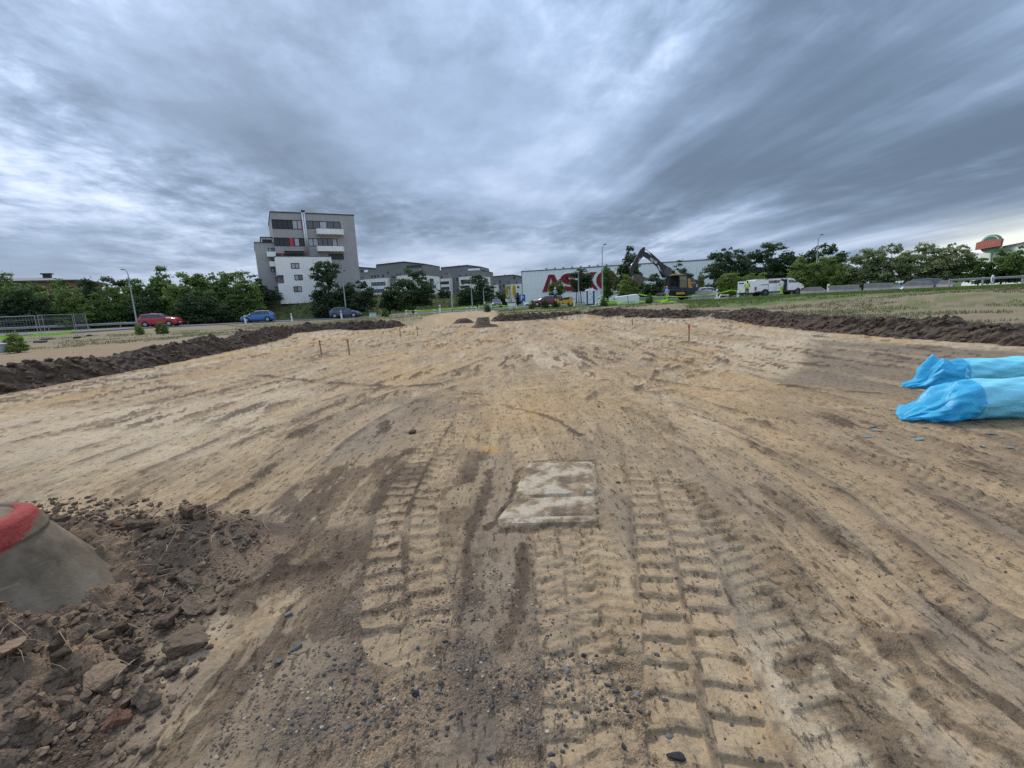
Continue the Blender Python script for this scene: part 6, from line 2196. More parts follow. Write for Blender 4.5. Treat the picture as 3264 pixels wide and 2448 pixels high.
# ---- concrete barriers on the right
def barrier(label, u0, u1, v1, Y0, Y1, h=.8, slope=0):
    a, b = P(u0, v1, Y0), P(u1, v1, Y1)
    e = Vector((b.x - a.x, b.y - a.y, 0))
    L = e.length
    z = min(oz(a.x, a.y), oz(b.x, b.y))
    t = thing('concrete_barrier', label, 'barrier', (a.x, a.y, z), math.atan2(e.y, e.x), 'concrete barriers on the right')

    def pr(m):
        sec = [(-.30, -.05), (-.30, .08), (-.14, .30), (-.09, h), (.09, h), (.14, .30), (.30, .08), (.30, -.05)]
        n = len(sec)
        r0_ = [(slope * L * .22 if z_ > .3 else 0, y, z_) for y, z_ in sec]
        r1_ = [(L - (slope * L * .22 if z_ > .3 else 0), y, z_) for y, z_ in sec]
        m.loft([r0_, r1_])
    part(t, 'body', M_CONB, pr, False, 0.02)
    for f_ in (.25, .75):
        part(t, 'lifting_slot', M_TRIM, lambda m: m.box(L * f_ - .2, L * f_ + .2, -.305, -.2, -.04, .06))
    return t


for a in (('sloping-ended concrete barrier beside the front of the van', 2552, 2632, 934, 49, 47.6, .65, 1), ('concrete barrier right of the pale post', 2642, 2738, 931, 46, 44.6, .68), ('concrete barrier below the silvery tree', 2752, 2846, 928, 44, 42.6, .68),
          ('concrete barrier in front of the dark violet car', 2880, 2974, 923, 42, 40.6, .68, .5), ('last concrete barrier before the right guard rail', 2986, 3040, 916, 40.6, 39.6, .62, 1),
          ('low concrete barrier behind the worker at the excavator', 2035, 2118, 955, 56, 55.5, .7), ('low concrete barrier behind the tape post right of the excavator', 2205, 2275, 948, 58, 57, .7)):
    barrier(*a)

# ---- white block wrapped in sheeting
a_, b_ = P(1968, 969, 49.5), P(2035, 969, 49.5)
wz = oz(a_.x, 49.5)
T = thing('wrapped_block', 'white sheeted block behind the fluorescent tape', 'block', (a_.x, 49.5, wz))
M_SHEET = mat('white_sheet', (0.74, 0.74, 0.77), 0.5, var=0.06, bump=0.3, bscale=6)


def wl(u, v):
    p = P(u, v, 49.5)
    return (p.x - a_.x, p.z - wz)


q_ = [wl(1977, 968), wl(1967, 946), wl(2033, 937), wl(2031, 966)]
q_[0] = (q_[0][0], -.04)
q_[3] = (q_[3][0], -.04)
part(T, 'sheet', M_SHEET, lambda m: m.prism(q_, 0, 1.3), False, 0.05)
part(T, 'side_fold', M_SHEET, lambda m: m.prism([q_[2], (q_[2][0] + .22, q_[2][1] - .25), (q_[3][0] + .2, -.04), q_[3]], .15, 1.2))
part(T, 'strap', M_TRIM, lambda m: m.prism([((q_[0][0] + q_[3][0]) / 2 - .03, -.02), ((q_[1][0] + q_[2][0]) / 2 - .03, (q_[1][1] + q_[2][1]) / 2 + .01), ((q_[1][0] + q_[2][0]) / 2 + .03, (q_[1][1] + q_[2][1]) / 2 + .01), ((q_[0][0] + q_[3][0]) / 2 + .03, -.02)], -.008, .1))

# ---- portable toilet
M_TWH = mat('toilet_white', (0.76, 0.79, 0.83), 0.45, var=0.05)
M_TBL = mat('toilet_blue', (0.022, 0.07, 0.19), 0.45, var=0.1)
ty_ = 65.0
a_, b_ = P(*c6(1395, 1420), ty_), P(*c6(1588, 1420), ty_)
tz = oz(a_.x, ty_)
T = thing('portable_toilet', 'white and blue portable toilet cabin on the grass', 'toilet', ((a_.x + b_.x) / 2, ty_, tz), math.radians(-6))
tw_ = (b_.x - a_.x) / 2
th_ = P(*c6(1480, 1105), ty_).z - tz
part(T, 'base', M_TBL, lambda m: m.box(-tw_, tw_, 0, 1.15, -.02, .14))
part(T, 'cabin', M_TBL, lambda m: m.box(-tw_ * .96, tw_ * .96, .03, 1.12, .14, th_ - .30))
for s in (-1, 1):
    part(T, 'corner_post', M_TWH, lambda m: m.box(s * tw_ * .93 - .07, s * tw_ * .93 + .07, -.03, .12, .14, th_ - .30), False, 0.02)
dr_ = part(T, 'door', M_TWH, lambda m: m.box(-tw_ * .52, tw_ * .48, -.02, .04, .18, th_ - .32), False, 0.02)
part(dr_, 'latch', M_BLACK, lambda m: m.box(tw_ * .18, tw_ * .42, -.035, -.018, 1.02, 1.12))
part(dr_, 'pictogram', M_TRIM, lambda m: (m.box(-.13, -.05, -.03, -.018, 1.42, 1.62), m.box(.03, .11, -.03, -.018, 1.42, 1.62)))
part(dr_, 'notice', M_CURT, lambda m: m.box(-.24, .14, -.03, -.018, .70, .82))
part(T, 'roof', M_TWH, lambda m: m.prism([(tw_ * 1.03 * math.cos(a), th_ - .34 + .34 * math.sin(a)) for a in np.linspace(0, math.pi, 15)], -.05, 1.2), True, 0.02)
part(T, 'vent_pipe', M_TWH, lambda m: m.cyl((tw_ * .5, 1.0, th_ - .2), (tw_ * .5, 1.0, th_ + .12), .05, None, 8))

# ---- pale cabinet, container, banners, parking sign, trestle
M_GCAB = mat('pale_green', (0.52, 0.60, 0.50), 0.55, var=0.08)
a_ = P(1189, 1012, 63)
T = thing('utility_cabinet', 'small pale green utility cabinet with dark lid on the verge', 'cabinet', (a_.x, 63, oz(a_.x, 63)))
part(T, 'cabinet', M_GCAB, lambda m: m.box(-.42, .42, -.2, .2, -.1, .56), False, 0.02)
part(T, 'lid', M_TRIM, lambda m: m.box(-.46, .46, -.24, .24, .562, .64))
part(T, 'door_seam', M_TRIM, lambda m: m.box(-.006, .006, -.206, -.199, 0.0, .54))
a_, b_ = P(1544, 990, 70), P(1568, 990, 70)
T = thing('site_container', 'pale green ribbed container beside the ramp', 'container', (a_.x, 70, oz(a_.x, 70)))
cw, chh = b_.x - a_.x, P(1556, 969, 70).z - oz(a_.x, 70)
part(T, 'body', M_GCAB, lambda m: m.box(0, cw, 0, 2.0, -.1, chh - .06))
for k in range(3):
    part(T, 'rib', M_GCAB, lambda m: m.box(-.01, cw + .01, -.04, -.001, chh * (.2 + .25 * k), chh * (.27 + .25 * k)))
part(T, 'roof', M_WPLAS, lambda m: m.box(-.06, cw + .06, -.06, 2.06, chh - .058, chh + .02))

M_BANY = mat('banner_yellow', (0.75, 0.56, 0.02), 0.7, var=0.12, scale=2)
M_BANB = mat('banner_blue', (0.05, 0.10, 0.32), 0.7)
for lab, x0, x1, xm in (('left one of the yellow banner flags beside the warehouse', 1568, 1612, 1630), ('middle yellow banner flag, narrow, beside the warehouse', 1622, 1645, 1664), ('right one of the yellow banner flags beside the warehouse', 1672, 1732, 1735)):
    Yb = 96.0
    p0 = P(*c5(xm, 985), Yb)
    zb_ = oz(p0.x, Yb)
    T = thing('banner_flag', lab, 'flag', (p0.x, Yb, zb_), 0, 'yellow banner flags')
    f0, f1 = P(*c5(x0, 650), Yb), P(*c5(x1, 830), Yb)
    part(T, 'pole', M_GALV, lambda m: m.cyl((0, 0, -.2), (0, 0, f0.z - zb_ + .2), .06, .04, 8))
    nn_ = 12

    def fl(m):
        r = []
        for k in range(nn_ + 1):
            x = f0.x - p0.x + (f1.x - f0.x) * k / nn_
            y = .18 * math.sin(k * 1.3 + x0)
            zt_ = f0.z - zb_ - .1 * math.sin(k * .7)
            zb2 = f1.z - zb_ + .45 * math.sin(k * 1.1 + x1)
            r.append([(x, y - .015, zb2), (x, y + .015, zb2), (x, y + .015, zt_), (x, y - .015, zt_)])
        m.loft(r)
    fo = part(T, 'banner', M_BANY, fl)
    part(T, 'lower_banner', M_WPLAS, lambda m: m.loft([[(f0.x - p0.x - .2, 0, f1.z - zb_ - 1.0), (f0.x - p0.x - .2, .03, f1.z - zb_ - 1.0), (f0.x - p0.x - .2, .03, f1.z - zb_ - .35), (f0.x - p0.x - .2, 0, f1.z - zb_ - .35)], [(f1.x - p0.x, .1, f1.z - zb_ - 1.25), (f1.x - p0.x, .13, f1.z - zb_ - 1.25), (f1.x - p0.x, .13, f1.z - zb_ - .6), (f1.x - p0.x, .1, f1.z - zb_ - .6)]]))
M_SBLU = mat('sign_blue', (0.02, 0.10, 0.42), 0.4)
p0 = P(1666, 985, 92)
T = thing('parking_sign', 'blue parking sign on a post at the warehouse corner', 'sign', (p0.x, 92, oz(p0.x, 92)))
sz_ = P(1666, 949, 92).z - oz(p0.x, 92)
part(T, 'post', M_GALV, lambda m: m.cyl((0, 0, -.1), (0, 0, sz_ + .5), .04, None, 8))
pl_ = part(T, 'plate', M_SBLU, lambda m: m.box(-.6, .6, -.08, -.045, sz_ - .7, sz_ + .6), False, 0.0)
part(pl_, 'letter_p', M_LETW, lambda m: (m.box(-.28, -.12, -.10, -.082, sz_ - .5, sz_ + .4), m.box(-.12, .2, -.10, -.082, sz_ + .26, sz_ + .4), m.box(.1, .24, -.10, -.082, sz_ + .02, sz_ + .26), m.box(-.12, .2, -.10, -.082, sz_ - .10, sz_ + .02)))
# warning trestle
p0 = P(1634, 989, 61)
T = thing('warning_trestle', 'white plastic warning trestle at the right end of the tape', 'trestle', (p0.x, 61, oz(p0.x, 61)))
for x, dx_ in ((-.5, .18), (-.05, -.12), (.45, .28)):
    part(T, 'leg', M_WPLAS, lambda m: m.tube([(x, 0, .75), (x + dx_ * .5, -.1, 0)], .045, 6))
part(T, 'board', M_WPLAS, lambda m: m.box(-.6, .35, -.07, -.03, .42, .74))
part(T, 'top_rail', M_WPLAS, lambda m: m.box(-.62, .5, -.06, 0.0, .742, .80))
for lab, u, v, Y in (('white trestle foot at the left end of the fluorescent band', 1905, 974, 51), ('white barrier frame lying right of the excavator', 2300, 950, 51)):
    p0 = P(u, v, Y)
    T = thing('barrier_frame', lab, 'barrier', (p0.x, Y, oz(p0.x, Y)), 0.2)
    part(T, 'foot', M_WPLAS, lambda m: (m.box(-.6, .75, -.08, .08, 0, .1), m.box(-.6, -.5, -.3, .3, 0, .12)))
    part(T, 'rail', M_WPLAS, lambda m: m.tube([(-.2, 0, .4), (.9, .05, .36)], .05, 6))
    part(T, 'upright', M_WPLAS, lambda m: m.tube([(-.3, 0, .08), (-.1, 0, .5)], .05, 6))

# ---- temporary mesh fence on the left
def fence_panel(label, a, b, h):
    """tubular frame with welded mesh, standing in rubber feet"""
    A, B = Vector(a), Vector(b)
    e = (B - A)
    L = e.length
    z = oz((A.x + B.x) / 2, (A.y + B.y) / 2)
    t = thing('fence_panel', label, 'fence panel', (A.x, A.y, z), math.atan2(e.y, e.x), 'mobile mesh fence panels')
    z0 = .15
    part(t, 'frame', M_GALV, lambda m: (m.tube([(0, 0, .02), (0, 0, h)], .019, 6), m.tube([(L, 0, .02), (L, 0, h)], .019, 6), m.tube([(0, 0, h), (L, 0, h)], .016, 6), m.tube([(0, 0, z0), (L, 0, z0)], .014, 6), m.tube([(0, 0, h - .32), (L, 0, h - .32)], .008, 6)))

    def ms(m):
        n = int(L / .16)
        for k in range(1, n):
            x = L * k / n
            m.add([(x - .002, -.002, z0), (x + .002, -.002, z0), (x, .003, z0), (x - .002, -.002, h), (x + .002, -.002, h), (x, .003, h)], [(0, 1, 4, 3), (1, 2, 5, 4), (2, 0, 3, 5)])
        for k in range(1, 8):
            zz = z0 + (h - z0) * k / 8
            m.add([(0, -.003, zz - .002), (0, -.003, zz + .002), (0, .001, zz), (L, -.003, zz - .002), (L, -.003, zz + .002), (L, .001, zz)], [(0, 1, 4, 3), (1, 2, 5, 4), (2, 0, 3, 5)])
    part(t, 'wire_mesh', M_GALV, ms)
    for x in (0, L):
        part(t, 'rubber_foot', M_BLACK, lambda m: m.box(x - .36, x + .36, -.12, .12, -.01, .13), False, 0.02)
    return t


xy = lambda u, v, Y: (P(u, v, Y).x, Y)
fence_panel('nearest mesh fence panel running off the left edge', xy(-110, 1100, 33), xy(128, 1090, 35), 2.0)
fence_panel('second mesh fence panel, behind the first at left', xy(-60, 1085, 37), xy(150, 1082, 39), 2.0)
fence_panel('mesh fence panel with its top rail rising to the right', xy(138, 1092, 34.5), xy(245, 1080, 39.5), 2.0)
fence_panel('rightmost mesh fence panel beside the rubble', xy(250, 1080, 39.8), xy(286, 1074, 43), 2.0)
tape('yellow-green tape drooping along the left mesh fence', tp_((-60, 1072, 33), (70, 1072, 34), (125, 1068, 35), (240, 1055, 39)), .10)
tape('second strand of yellow-green tape on the left mesh fence', tp_((-60, 1080, 33), (60, 1074, 34), (125, 1064, 35.2), (238, 1051, 39.2)), .09)
p0 = G(8, 1122, oz(*G(8, 1122, .3)[:2]))
T = thing('grey_crate', 'grey plastic crate cut by the left edge of the picture', 'crate', (p0.x - .1, p0.y, oz(p0.x, p0.y)), .1)
M_CRATE = mat('crate_grey', (0.30, 0.36, 0.44), 0.55, var=0.1)
part(T, 'tub', M_CRATE, lambda m: m.loft([[(-.55, -.3, 0), (.35, -.3, 0), (.35, .3, 0), (-.55, .3, 0)], [(-.6, -.34, .42), (.4, -.34, .42), (.4, .34, .42), (-.6, .34, .42)]]))
part(T, 'rim', M_CRATE, lambda m: m.box(-.64, .44, -.38, .38, .42, .48), False, 0.01)

# ------------------------------------------------------------------ survey stakes
M_WOOD = mat('stake_wood', (0.34, 0.20, 0.10), 0.8, var=0.25, scale=20)
M_ORNG = mat('stake_paint', (0.50, 0.07, 0.03), 0.6)
for lab, ub, vb_, vt, dkt in (('left one of the two near survey stakes on the left', 1025, 1131, 1084, 1), ('right one of the two near survey stakes on the left', 1114, 1130, 1082, 1),
                             ('left one of the far pair of survey stakes', 1276, 1073, 1047, 0), ('right one of the far pair of survey stakes', 1331, 1070, 1040, 0),
                             ('red survey stake standing alone on the right', 2196, 1089, 1035, 1), ('thin survey stake before the right bank', 2016, 1037, 1017, 0),
                             ('thin pale stake on the left bank', 756, 1078, 1044, 0), ('short stake on the far bank below the dark blue car', 1116, 1042, 1020, 0)):
    p = G(ub, vb_)
    h = P(ub, vt, p.y).z
    t = thing('survey_stake', lab, 'stake', (p.x, p.y, 0.0), RNG.uniform(0, 1), 'survey stakes')
    t.rotation_euler = (RNG.uniform(-.03, .03), RNG.uniform(-.03, .03), RNG.uniform(0, 1))
    w = .020
    part(t, 'shaft', M_WOOD, lambda m: m.box(-w, w, -w, w, -.15, h))
    part(t, 'painted_top', M_ORNG, lambda m: m.box(-w - .003, w + .003, -w - .003, w + .003, h * (.80 if dkt else .9), h + .003))

# ------------------------------------------------------------------ concrete manhole cones
def cone_mat():
    m = bpy.data.materials.new('cast_concrete')
    m.use_nodes = True
    T_ = NT(m.node_tree)
    tcn = T_.n('ShaderNodeTexCoord')
    n1 = T_.n('ShaderNodeTexNoise', ins={'Vector': tcn.outputs['Object'], 'Scale': 4.0, 'Detail': 7.0, 'Roughness': .65})
    n2 = T_.n('ShaderNodeTexNoise', ins={'Vector': tcn.outputs['Object'], 'Scale': 60.0, 'Detail': 3.0})
    vo = T_.n('ShaderNodeTexVoronoi', ins={'Vector': tcn.outputs['Object'], 'Scale': 26.0})
    c = T_.ramp(n1.outputs['Fac'], [(.30, (.080, .062, .043)), (.48, (.165, .126, .084)), (.70, (.255, .205, .148))])
    sp = T_.n('ShaderNodeSeparateXYZ', ins={0: tcn.outputs['Object']})
    # splashed mud towards the foot, pock marks from casting
    mud = T_.math('MULTIPLY', T_.smooth(T_.math('ADD', sp.outputs[2], T_.math('MULTIPLY', n1.outputs['Fac'], .35)), .42, .18), .5)
    c = T_.mix(mud, c, (.26, .215, .16))
    pit_ = T_.math('MULTIPLY', T_.smooth(vo.outputs['Distance'], .16, .06), T_.smooth(n1.outputs['Fac'], .45, .6))
    c = T_.mix(T_.math('MULTIPLY', pit_, .6), c, (.05, .047, .04))
    at = T_.n('ShaderNodeAttribute', attribute_name='rnd')
    pk = T_.smooth(T_.math('ADD', at.outputs['Fac'], T_.math('MULTIPLY_ADD', n1.outputs['Fac'], 1.9, -1.05)), .25, .55)
    red = T_.ramp(n2.outputs['Fac'], [(.3, (.21, .036, .03)), (.7, (.37, .062, .05))])
    c = T_.mix(T_.math('MULTIPLY', pk, T_.smooth(at.outputs['Fac'], .02, .12)), c, red)
    b = T_.n('ShaderNodeBsdfPrincipled', ins={'Base Color': c, 'Roughness': .85, 'Specular IOR Level': .25})
    h = T_.math('SUBTRACT', T_.math('ADD', n1.outputs['Fac'], T_.math('MULTIPLY', n2.outputs['Fac'], .2)), T_.math('MULTIPLY', pit_, 1.2))
    bp = T_.n('ShaderNodeBump', ins={'Strength': .5, 'Distance': .012, 'Height': h})
    T_.l(bp.outputs[0], b.inputs['Normal'])
    T_.n('ShaderNodeOutputMaterial', ins={0: b.outputs[0]})
    return m


M_CAST = cone_mat()


def cone_mesh(R0, R1, H, ox, n=128, rows=60, th=.07, seed=1, lip=0.0):
    """eccentric truncated cone with wall thickness: base radius R0, top R1 shifted by ox"""
    a = np.linspace(0, 2 * math.pi, n, endpoint=False)
    V_ = []
    for k in range(rows + 1):
        f_ = k / rows
        r = R0 + (R1 - R0) * f_
        z = H * f_
        if k == 0:
            z = -.15
        if lip and z > H - lip:
            r += .012 + .012 * max(0.0, (z - (H - lip)) / lip)
        if k == rows:
            r -= .012
        rr = r * (1 + (.03 if lip and z > H - lip else .012) * (fbm(np.cos(a) * 3 + 7, np.sin(a) * 3 + z * 6, 3, seed) - .5))
        V_.append(np.stack([ox * f_ + rr * np.cos(a), rr * np.sin(a), np.full(n, z)], -1))
    # top rim and down the inside
    Rt = R1 + (.024 if lip else 0)
    for r, z in ((Rt - .03, H + .012), (Rt - th, H + .012), (Rt - th - .01, H - .02), (Rt - th - .01, H - .4)):
        V_.append(np.stack([ox + r * np.cos(a), r * np.sin(a), np.full(n, z)], -1))
    V_ = np.stack(V_)
    nr = V_.shape[0]
    i = np.arange(nr - 1)[:, None] * n + np.arange(n)[None, :]
    j = np.arange(nr - 1)[:, None] * n + (np.arange(n)[None, :] + 1) % n
    f = np.stack([i, j, j + n, i + n], -1).reshape(-1, 4)
    return V_.reshape(-1, 3), f


CC = (-2.99, 2.38)
CH = .61
CR0, CR1, COX = .63, .27, -.05
T = thing('manhole_cone', 'near concrete manhole cone with red-painted rim in the soil heap', 'manhole cone', (CC[0], CC[1], -.02), math.radians(0))
v, f = cone_mesh(CR0, CR1, CH, COX, seed=3, lip=.11)
me = np_mesh('cone', v, f)
# red paint sprayed round the head ring, running down unevenly on the near side
va = np.arctan2(v[:, 1], v[:, 0] - COX)
fz = v[:, 2] / CH
low_ = .91 - .20 * np.clip(np.cos(va + 1.1), 0, 1) ** 1.5
pk = np.clip((fz - low_) * 6 + .5, 0, 1) * sstep(1.6, .9, va) * sstep(-3.0, -2.6, va)
at = me.attributes.new('rnd', 'FLOAT', 'POINT')
at.data.foreach_set('value', pk.astype(np.float32))
link('cone', me, M_CAST, T)
part(T, 'lid', M_CAST, lambda m: m.lathe([(.225, -.05), (.238, -.02), (.238, -.012), (.10, -.002), (.01, .0)], 32, (COX, 0, CH + .012)), True)

pc = G(1537, 1042)
T = thing('manhole_cone', 'far concrete manhole cone ringed with dark soil in mid-field', 'manhole cone', (pc.x, pc.y, 0), 0)
v, f = cone_mesh(.56, .39, .62, .09, seed=5)
link('cone', np_mesh('cone', v, f), M_CAST, T)
part(T, 'lid', M_CONB, lambda m: m.lathe([(.27, -.03), (.29, -.005), (.29, .0), (.10, .012), (.01, .014)], 24, (.09, 0, .63)), True)


def heap_mesh(name, cx, cy, Rx, Ry, H, n=90, seed=9, ring=0.0):
    g = np.linspace(-1.15, 1.15, n)
    A, B = np.meshgrid(g, g, indexing='ij')
    r = np.hypot(A, B) + .25 * (fbm(A * 2 + seed, B * 2, 3, seed) - .5)
    X, Y = cx + A * Rx, cy + B * Ry
    h = H * sstep(1.0, .35 + ring, r)
    h += (billow(X * 5, Y * 5, 4, seed) - .35) * .35 * H * sstep(1.1, .8, r)
    return X, Y, h - .03


X, Y, Z = heap_mesh('soil', pc.x + .15, pc.y - .15, 1.05, .95, .20, 70, 9, .15)
o = link('soil_ring', np_mesh('soil_ring', np.stack([X, Y, Z], -1).reshape(-1, 3), grid_faces(*X.shape)), M_SOIL)
tag(o, 'low ring of dark soil heaped round the far manhole cone', 'soil heap')
p2 = G(1475, 1030)
pm_ = P(2240, 948, 61)
X, Y, Z = heap_mesh('mound', pm_.x, 61.0, 2.6, 1.8, 1.15, 50, 15)
o = link('gravel_mound', np_mesh('gravel_mound', np.stack([X, Y, Z + oz(pm_.x, 61.0) - .05], -1).reshape(-1, 3), grid_faces(*X.shape)), earth_mat('pale_gravel', None, (0.27, 0.255, 0.225), .6, .5, .6))
tag(o, 'pale grey gravel mound right of the excavator', 'mound')
X, Y, Z = heap_mesh('soil', p2.x + .1, p2.y, .95, .8, .38, 60, 12)
o = link('soil_heap', np_mesh('soil_heap', np.stack([X, Y, Z], -1).reshape(-1, 3), grid_faces(*X.shape)), M_SOIL)
tag(o, 'small dark soil heap behind the far manhole cone', 'soil heap')

# ------------------------------------------------------------------ soil heap round the near cone
HP = [tuple(G(*p)[:2]) for p in ((-500, 1640), (150, 1640), (330, 1640), (500, 1650), (640, 1690), (700, 1760), (600, 1860), (560, 1960), (470, 2080), (380, 2200), (250, 2380), (120, 2560), (-700, 2800), (-1500, 2300))]


def heap_h(X, Y):
    d = -sdf(X, Y, HP) + .35 * (fbm(X * 2.2, Y * 2.2, 3, 701) - .5)
    base = sstep(-.02, .75, d)
    rim = np.hypot(X - CC[0], Y - CC[1])
    h = .17 * base * (.55 + .9 * fbm(X * 1.3, Y * 1.3, 3, 702))
    back = np.exp(-(((X + 2.20) / .42) ** 2 + ((Y - 3.10) / .30) ** 2))
    h += .27 * back
    h += .09 * np.exp(-((rim - .74) / .24) ** 2) * base + .10 * np.exp(-(((X + 2.45) / .34) ** 2 + ((Y - 1.78) / .24) ** 2))
    h += .10 * np.exp(-(((X + 2.75) / .6) ** 2 + ((Y - 1.85) / .25) ** 2))
    n1 = (billow(X * 4.0, Y * 4.0, 4, 703) - .33) * .16 + (billow(X * 11, Y * 11, 3, 704) - .33) * .07 + (fbm(X * 40, Y * 40, 3, 705) - .5) * .02
    return h + n1 * sstep(-.05, .25, d) - .035 + .02 * base, base


gx = np.arange(-5.4, -1.1, .016)
gy = np.arange(1.2, 4.4, .016)
Xh, Yh = np.meshgrid(gx, gy, indexing='ij')
Zh, Bh = heap_h(Xh.ravel(), Yh.ravel())
Zh = Zh.reshape(Xh.shape)
me = np_mesh('soil_heap', np.stack([Xh, Yh, Zh], -1).reshape(-1, 3), grid_faces(*Xh.shape))
hc = np.tile(np.array([.185, .130, .088]), (Xh.size, 1))
n = sstep(.5, .64, fbm(Xh.ravel() * 3, Yh.ravel() * 3, 4, 711))
hc = hc * (1 - .7 * n[:, None]) + np.array([.27, .185, .115]) * .7 * n[:, None]
n = sstep(.54, .64, fbm(Xh.ravel() * 2.1 + 9, Yh.ravel() * 2.1, 4, 712))
hc = hc * (1 - .6 * n[:, None]) + np.array([.085, .066, .055]) * .6 * n[:, None]
set_col(me, 'col', np.concatenate([hc, np.full((len(hc), 1), .35)], 1))
o = link('soil_heap', me, M_HEAP)
tag(o, 'heap of brown clods and rubble round the near manhole cone', 'soil heap')


def hz_at(x, y):
    i = int(np.clip(round((x - gx[0]) / .016), 0, len(gx) - 1))
    j = int(np.clip(round((y - gy[0]) / .016), 0, len(gy) - 1))
    return max(float(Zh[i, j]), gz(x, y))


def in_cone(x, y, m=.02):
    return math.hypot(x - CC[0], y - CC[1]) < CR0 + m


M_CLODS = [M_CLOD, earth_mat('tan_clod', None, (0.25, 0.175, 0.112), .9, .7, .9), earth_mat('dark_clod', None, (0.118, 0.085, 0.061), .9, .7, .9), earth_mat('rust_clod', None, (0.17, 0.09, 0.058), .9, .7, .9)]
BIG = [lump(4, 200 + i, .55, .8) for i in range(6)]
CLODS = [  # pixel of the middle, pixel width, tone
    ('big angular brown clod at the right side of the soil heap', 575, 1975, 190, 0), ('big tan clod in the middle of the soil heap front', 318, 2100, 150, 1), ('greyish clod right of the big tan clod', 455, 2150, 130, 0),
    ('dark root-bound clod behind the cone at the top of the heap', 455, 1690, 110, 2), ('brown clod under the root-bound sod', 600, 1800, 100, 0), ('round brown clod above the big angular clod', 610, 1880, 90, 0),
    ('dark clod left of the big angular clod', 510, 1930, 110, 2), ('large crumbly clod at the left edge below the cone', 60, 2150, 120, 1), ('rusty elongated clod at the heap front', 360, 2235, 90, 3),
    ('dark clod between the tan and grey clods', 400, 2040, 90, 2), ('small dark clod right of the grey clod', 540, 2080, 80, 2), ('brown clod directly below the cone foot', 250, 2030, 90, 0)]
for i, (lb, u, v_, wpx, tone) in enumerate(CLODS):
    p = G(u, v_ + wpx * .25, .08)
    dist = p.y
    r = wpx / F * dist * .5
    while in_cone(p.x, p.y, r * .6):
        p.x += .03
        p.y -= .01
    vv, ff = BIG[i % len(BIG)]
    me = np_mesh('soil_clod', vv * r, ff, False)
    me.materials.append(M_CLODS[tone])
    o = link('soil_clod', me)
    o.location = (p.x, p.y, hz_at(p.x, p.y) + r * .38)
    o.rotation_euler = (RNG.uniform(-.3, .3), RNG.uniform(-.3, .3), RNG.uniform(0, 6.28))
    tag(o, lb, 'clod', 'large clods of the near soil heap')

# smaller clods: one object each for the larger, a mass for the crumbs
MED = [lump(3, 260 + i, .6, .75) for i in range(8)]
MEDM = {}
cnt = 0
crumbs = [[], [], [], []]
for _ in range(14000):
    x, y = RNG.uniform(-4.6, -1.25), RNG.uniform(1.35, 4.2)
    d = float(-sdf(np.array([x]), np.array([y]), HP)[0])
    if d < -.35 or in_cone(x, y, .01) or RNG.random() > np.clip((d + .45) / .6, .05, 1):
        continue
    r = .007 + .030 * RNG.random() ** 4
    k = RNG.choice(4, p=[.56, .14, .28, .02])
    src = LUMPS2 if r > .014 else LUMPS
    vv, ff = src[RNG.integers(len(src))]
    crumbs[k].append((vv, ff, (x, y, hz_at(x, y) + r * .25), r, RNG.uniform(0, 6.3), RNG.uniform(-.6, .6)))
for k in range(4):
    o = link('soil_crumbs', scatter_mesh('soil_crumbs', crumbs[k], False), M_CLODS[k])
    tag(o, 'crumbs of earth scattered over the near soil heap', None, None, 'stuff')
for _ in range(400):
    if cnt >= 60:
        break
    x, y = RNG.uniform(-3.6, -1.5), RNG.uniform(1.45, 3.6)
    d = float(-sdf(np.array([x]), np.array([y]), HP)[0])
    if d < .02 or in_cone(x, y, .05):
        continue
    r = RNG.uniform(.032, .062)
    q = int(RNG.integers(len(MED)))
    tone = int(RNG.choice(4, p=[.62, .12, .24, .02]))
    if (q, tone) not in MEDM:
        me = np_mesh('fist_clod', MED[q][0], MED[q][1], False)
        me.materials.append(M_CLODS[tone])
        MEDM[(q, tone)] = me
    o = link('fist_clod', MEDM[(q, tone)])
    o.location = (x, y, hz_at(x, y) + r * .3)
    o.scale = (r, r, r)
    o.rotation_euler = (RNG.uniform(-.4, .4), RNG.uniform(-.4, .4), RNG.uniform(0, 6.28))
    tag(o, 'fist-sized clod of earth in the near soil heap', 'clod', 'fist-sized clods of the near soil heap')
    cnt += 1

# dry roots and straw in the heap
M_STRAW = mat('straw', (0.36, 0.27, 0.17), 0.8, var=0.3, scale=20)
m = MB()
rr = random.Random(5)
for _ in range(330):
    c = rr.choices([(-2.25, 3.12, .26), (-2.1, 2.75, .18), (-1.95, 2.4, .15), (-2.5, 1.88, .2), (-2.1, 1.95, .16), (-2.75, 3.5, .3)], [6, 3, 2, 3, 1.5, 3])[0]
    x, y = rr.gauss(c[0], c[2]), rr.gauss(c[1], c[2] * .7)
    if in_cone(x, y, .01):
        continue
    z = hz_at(x, y)
    a_, L = rr.uniform(0, 6.28), rr.uniform(.06, .22) * (1.5 if rr.random() < .12 else 1)
    up = rr.uniform(-.05, .5) if rr.random() < .7 else rr.uniform(.5, 1.1)
    d = Vector((math.cos(a_), math.sin(a_), up)).normalized()
    p0 = Vector((x, y, z - .005))
    bend_ = Vector((rr.uniform(-.4, .4), rr.uniform(-.4, .4), -.5)) * L
    w_ = rr.uniform(.0011, .0026)
    m.tube([p0, p0 + d * L * .35 + bend_ * .08, p0 + d * L * .7 + bend_ * .25, p0 + d * L + bend_ * .6], [w_, w_, w_ * .8, w_ * .4], 4, False)
tag(m.build('dry_roots', M_STRAW), 'dry straw and roots sticking out of the near soil heap', None, None, 'stuff')

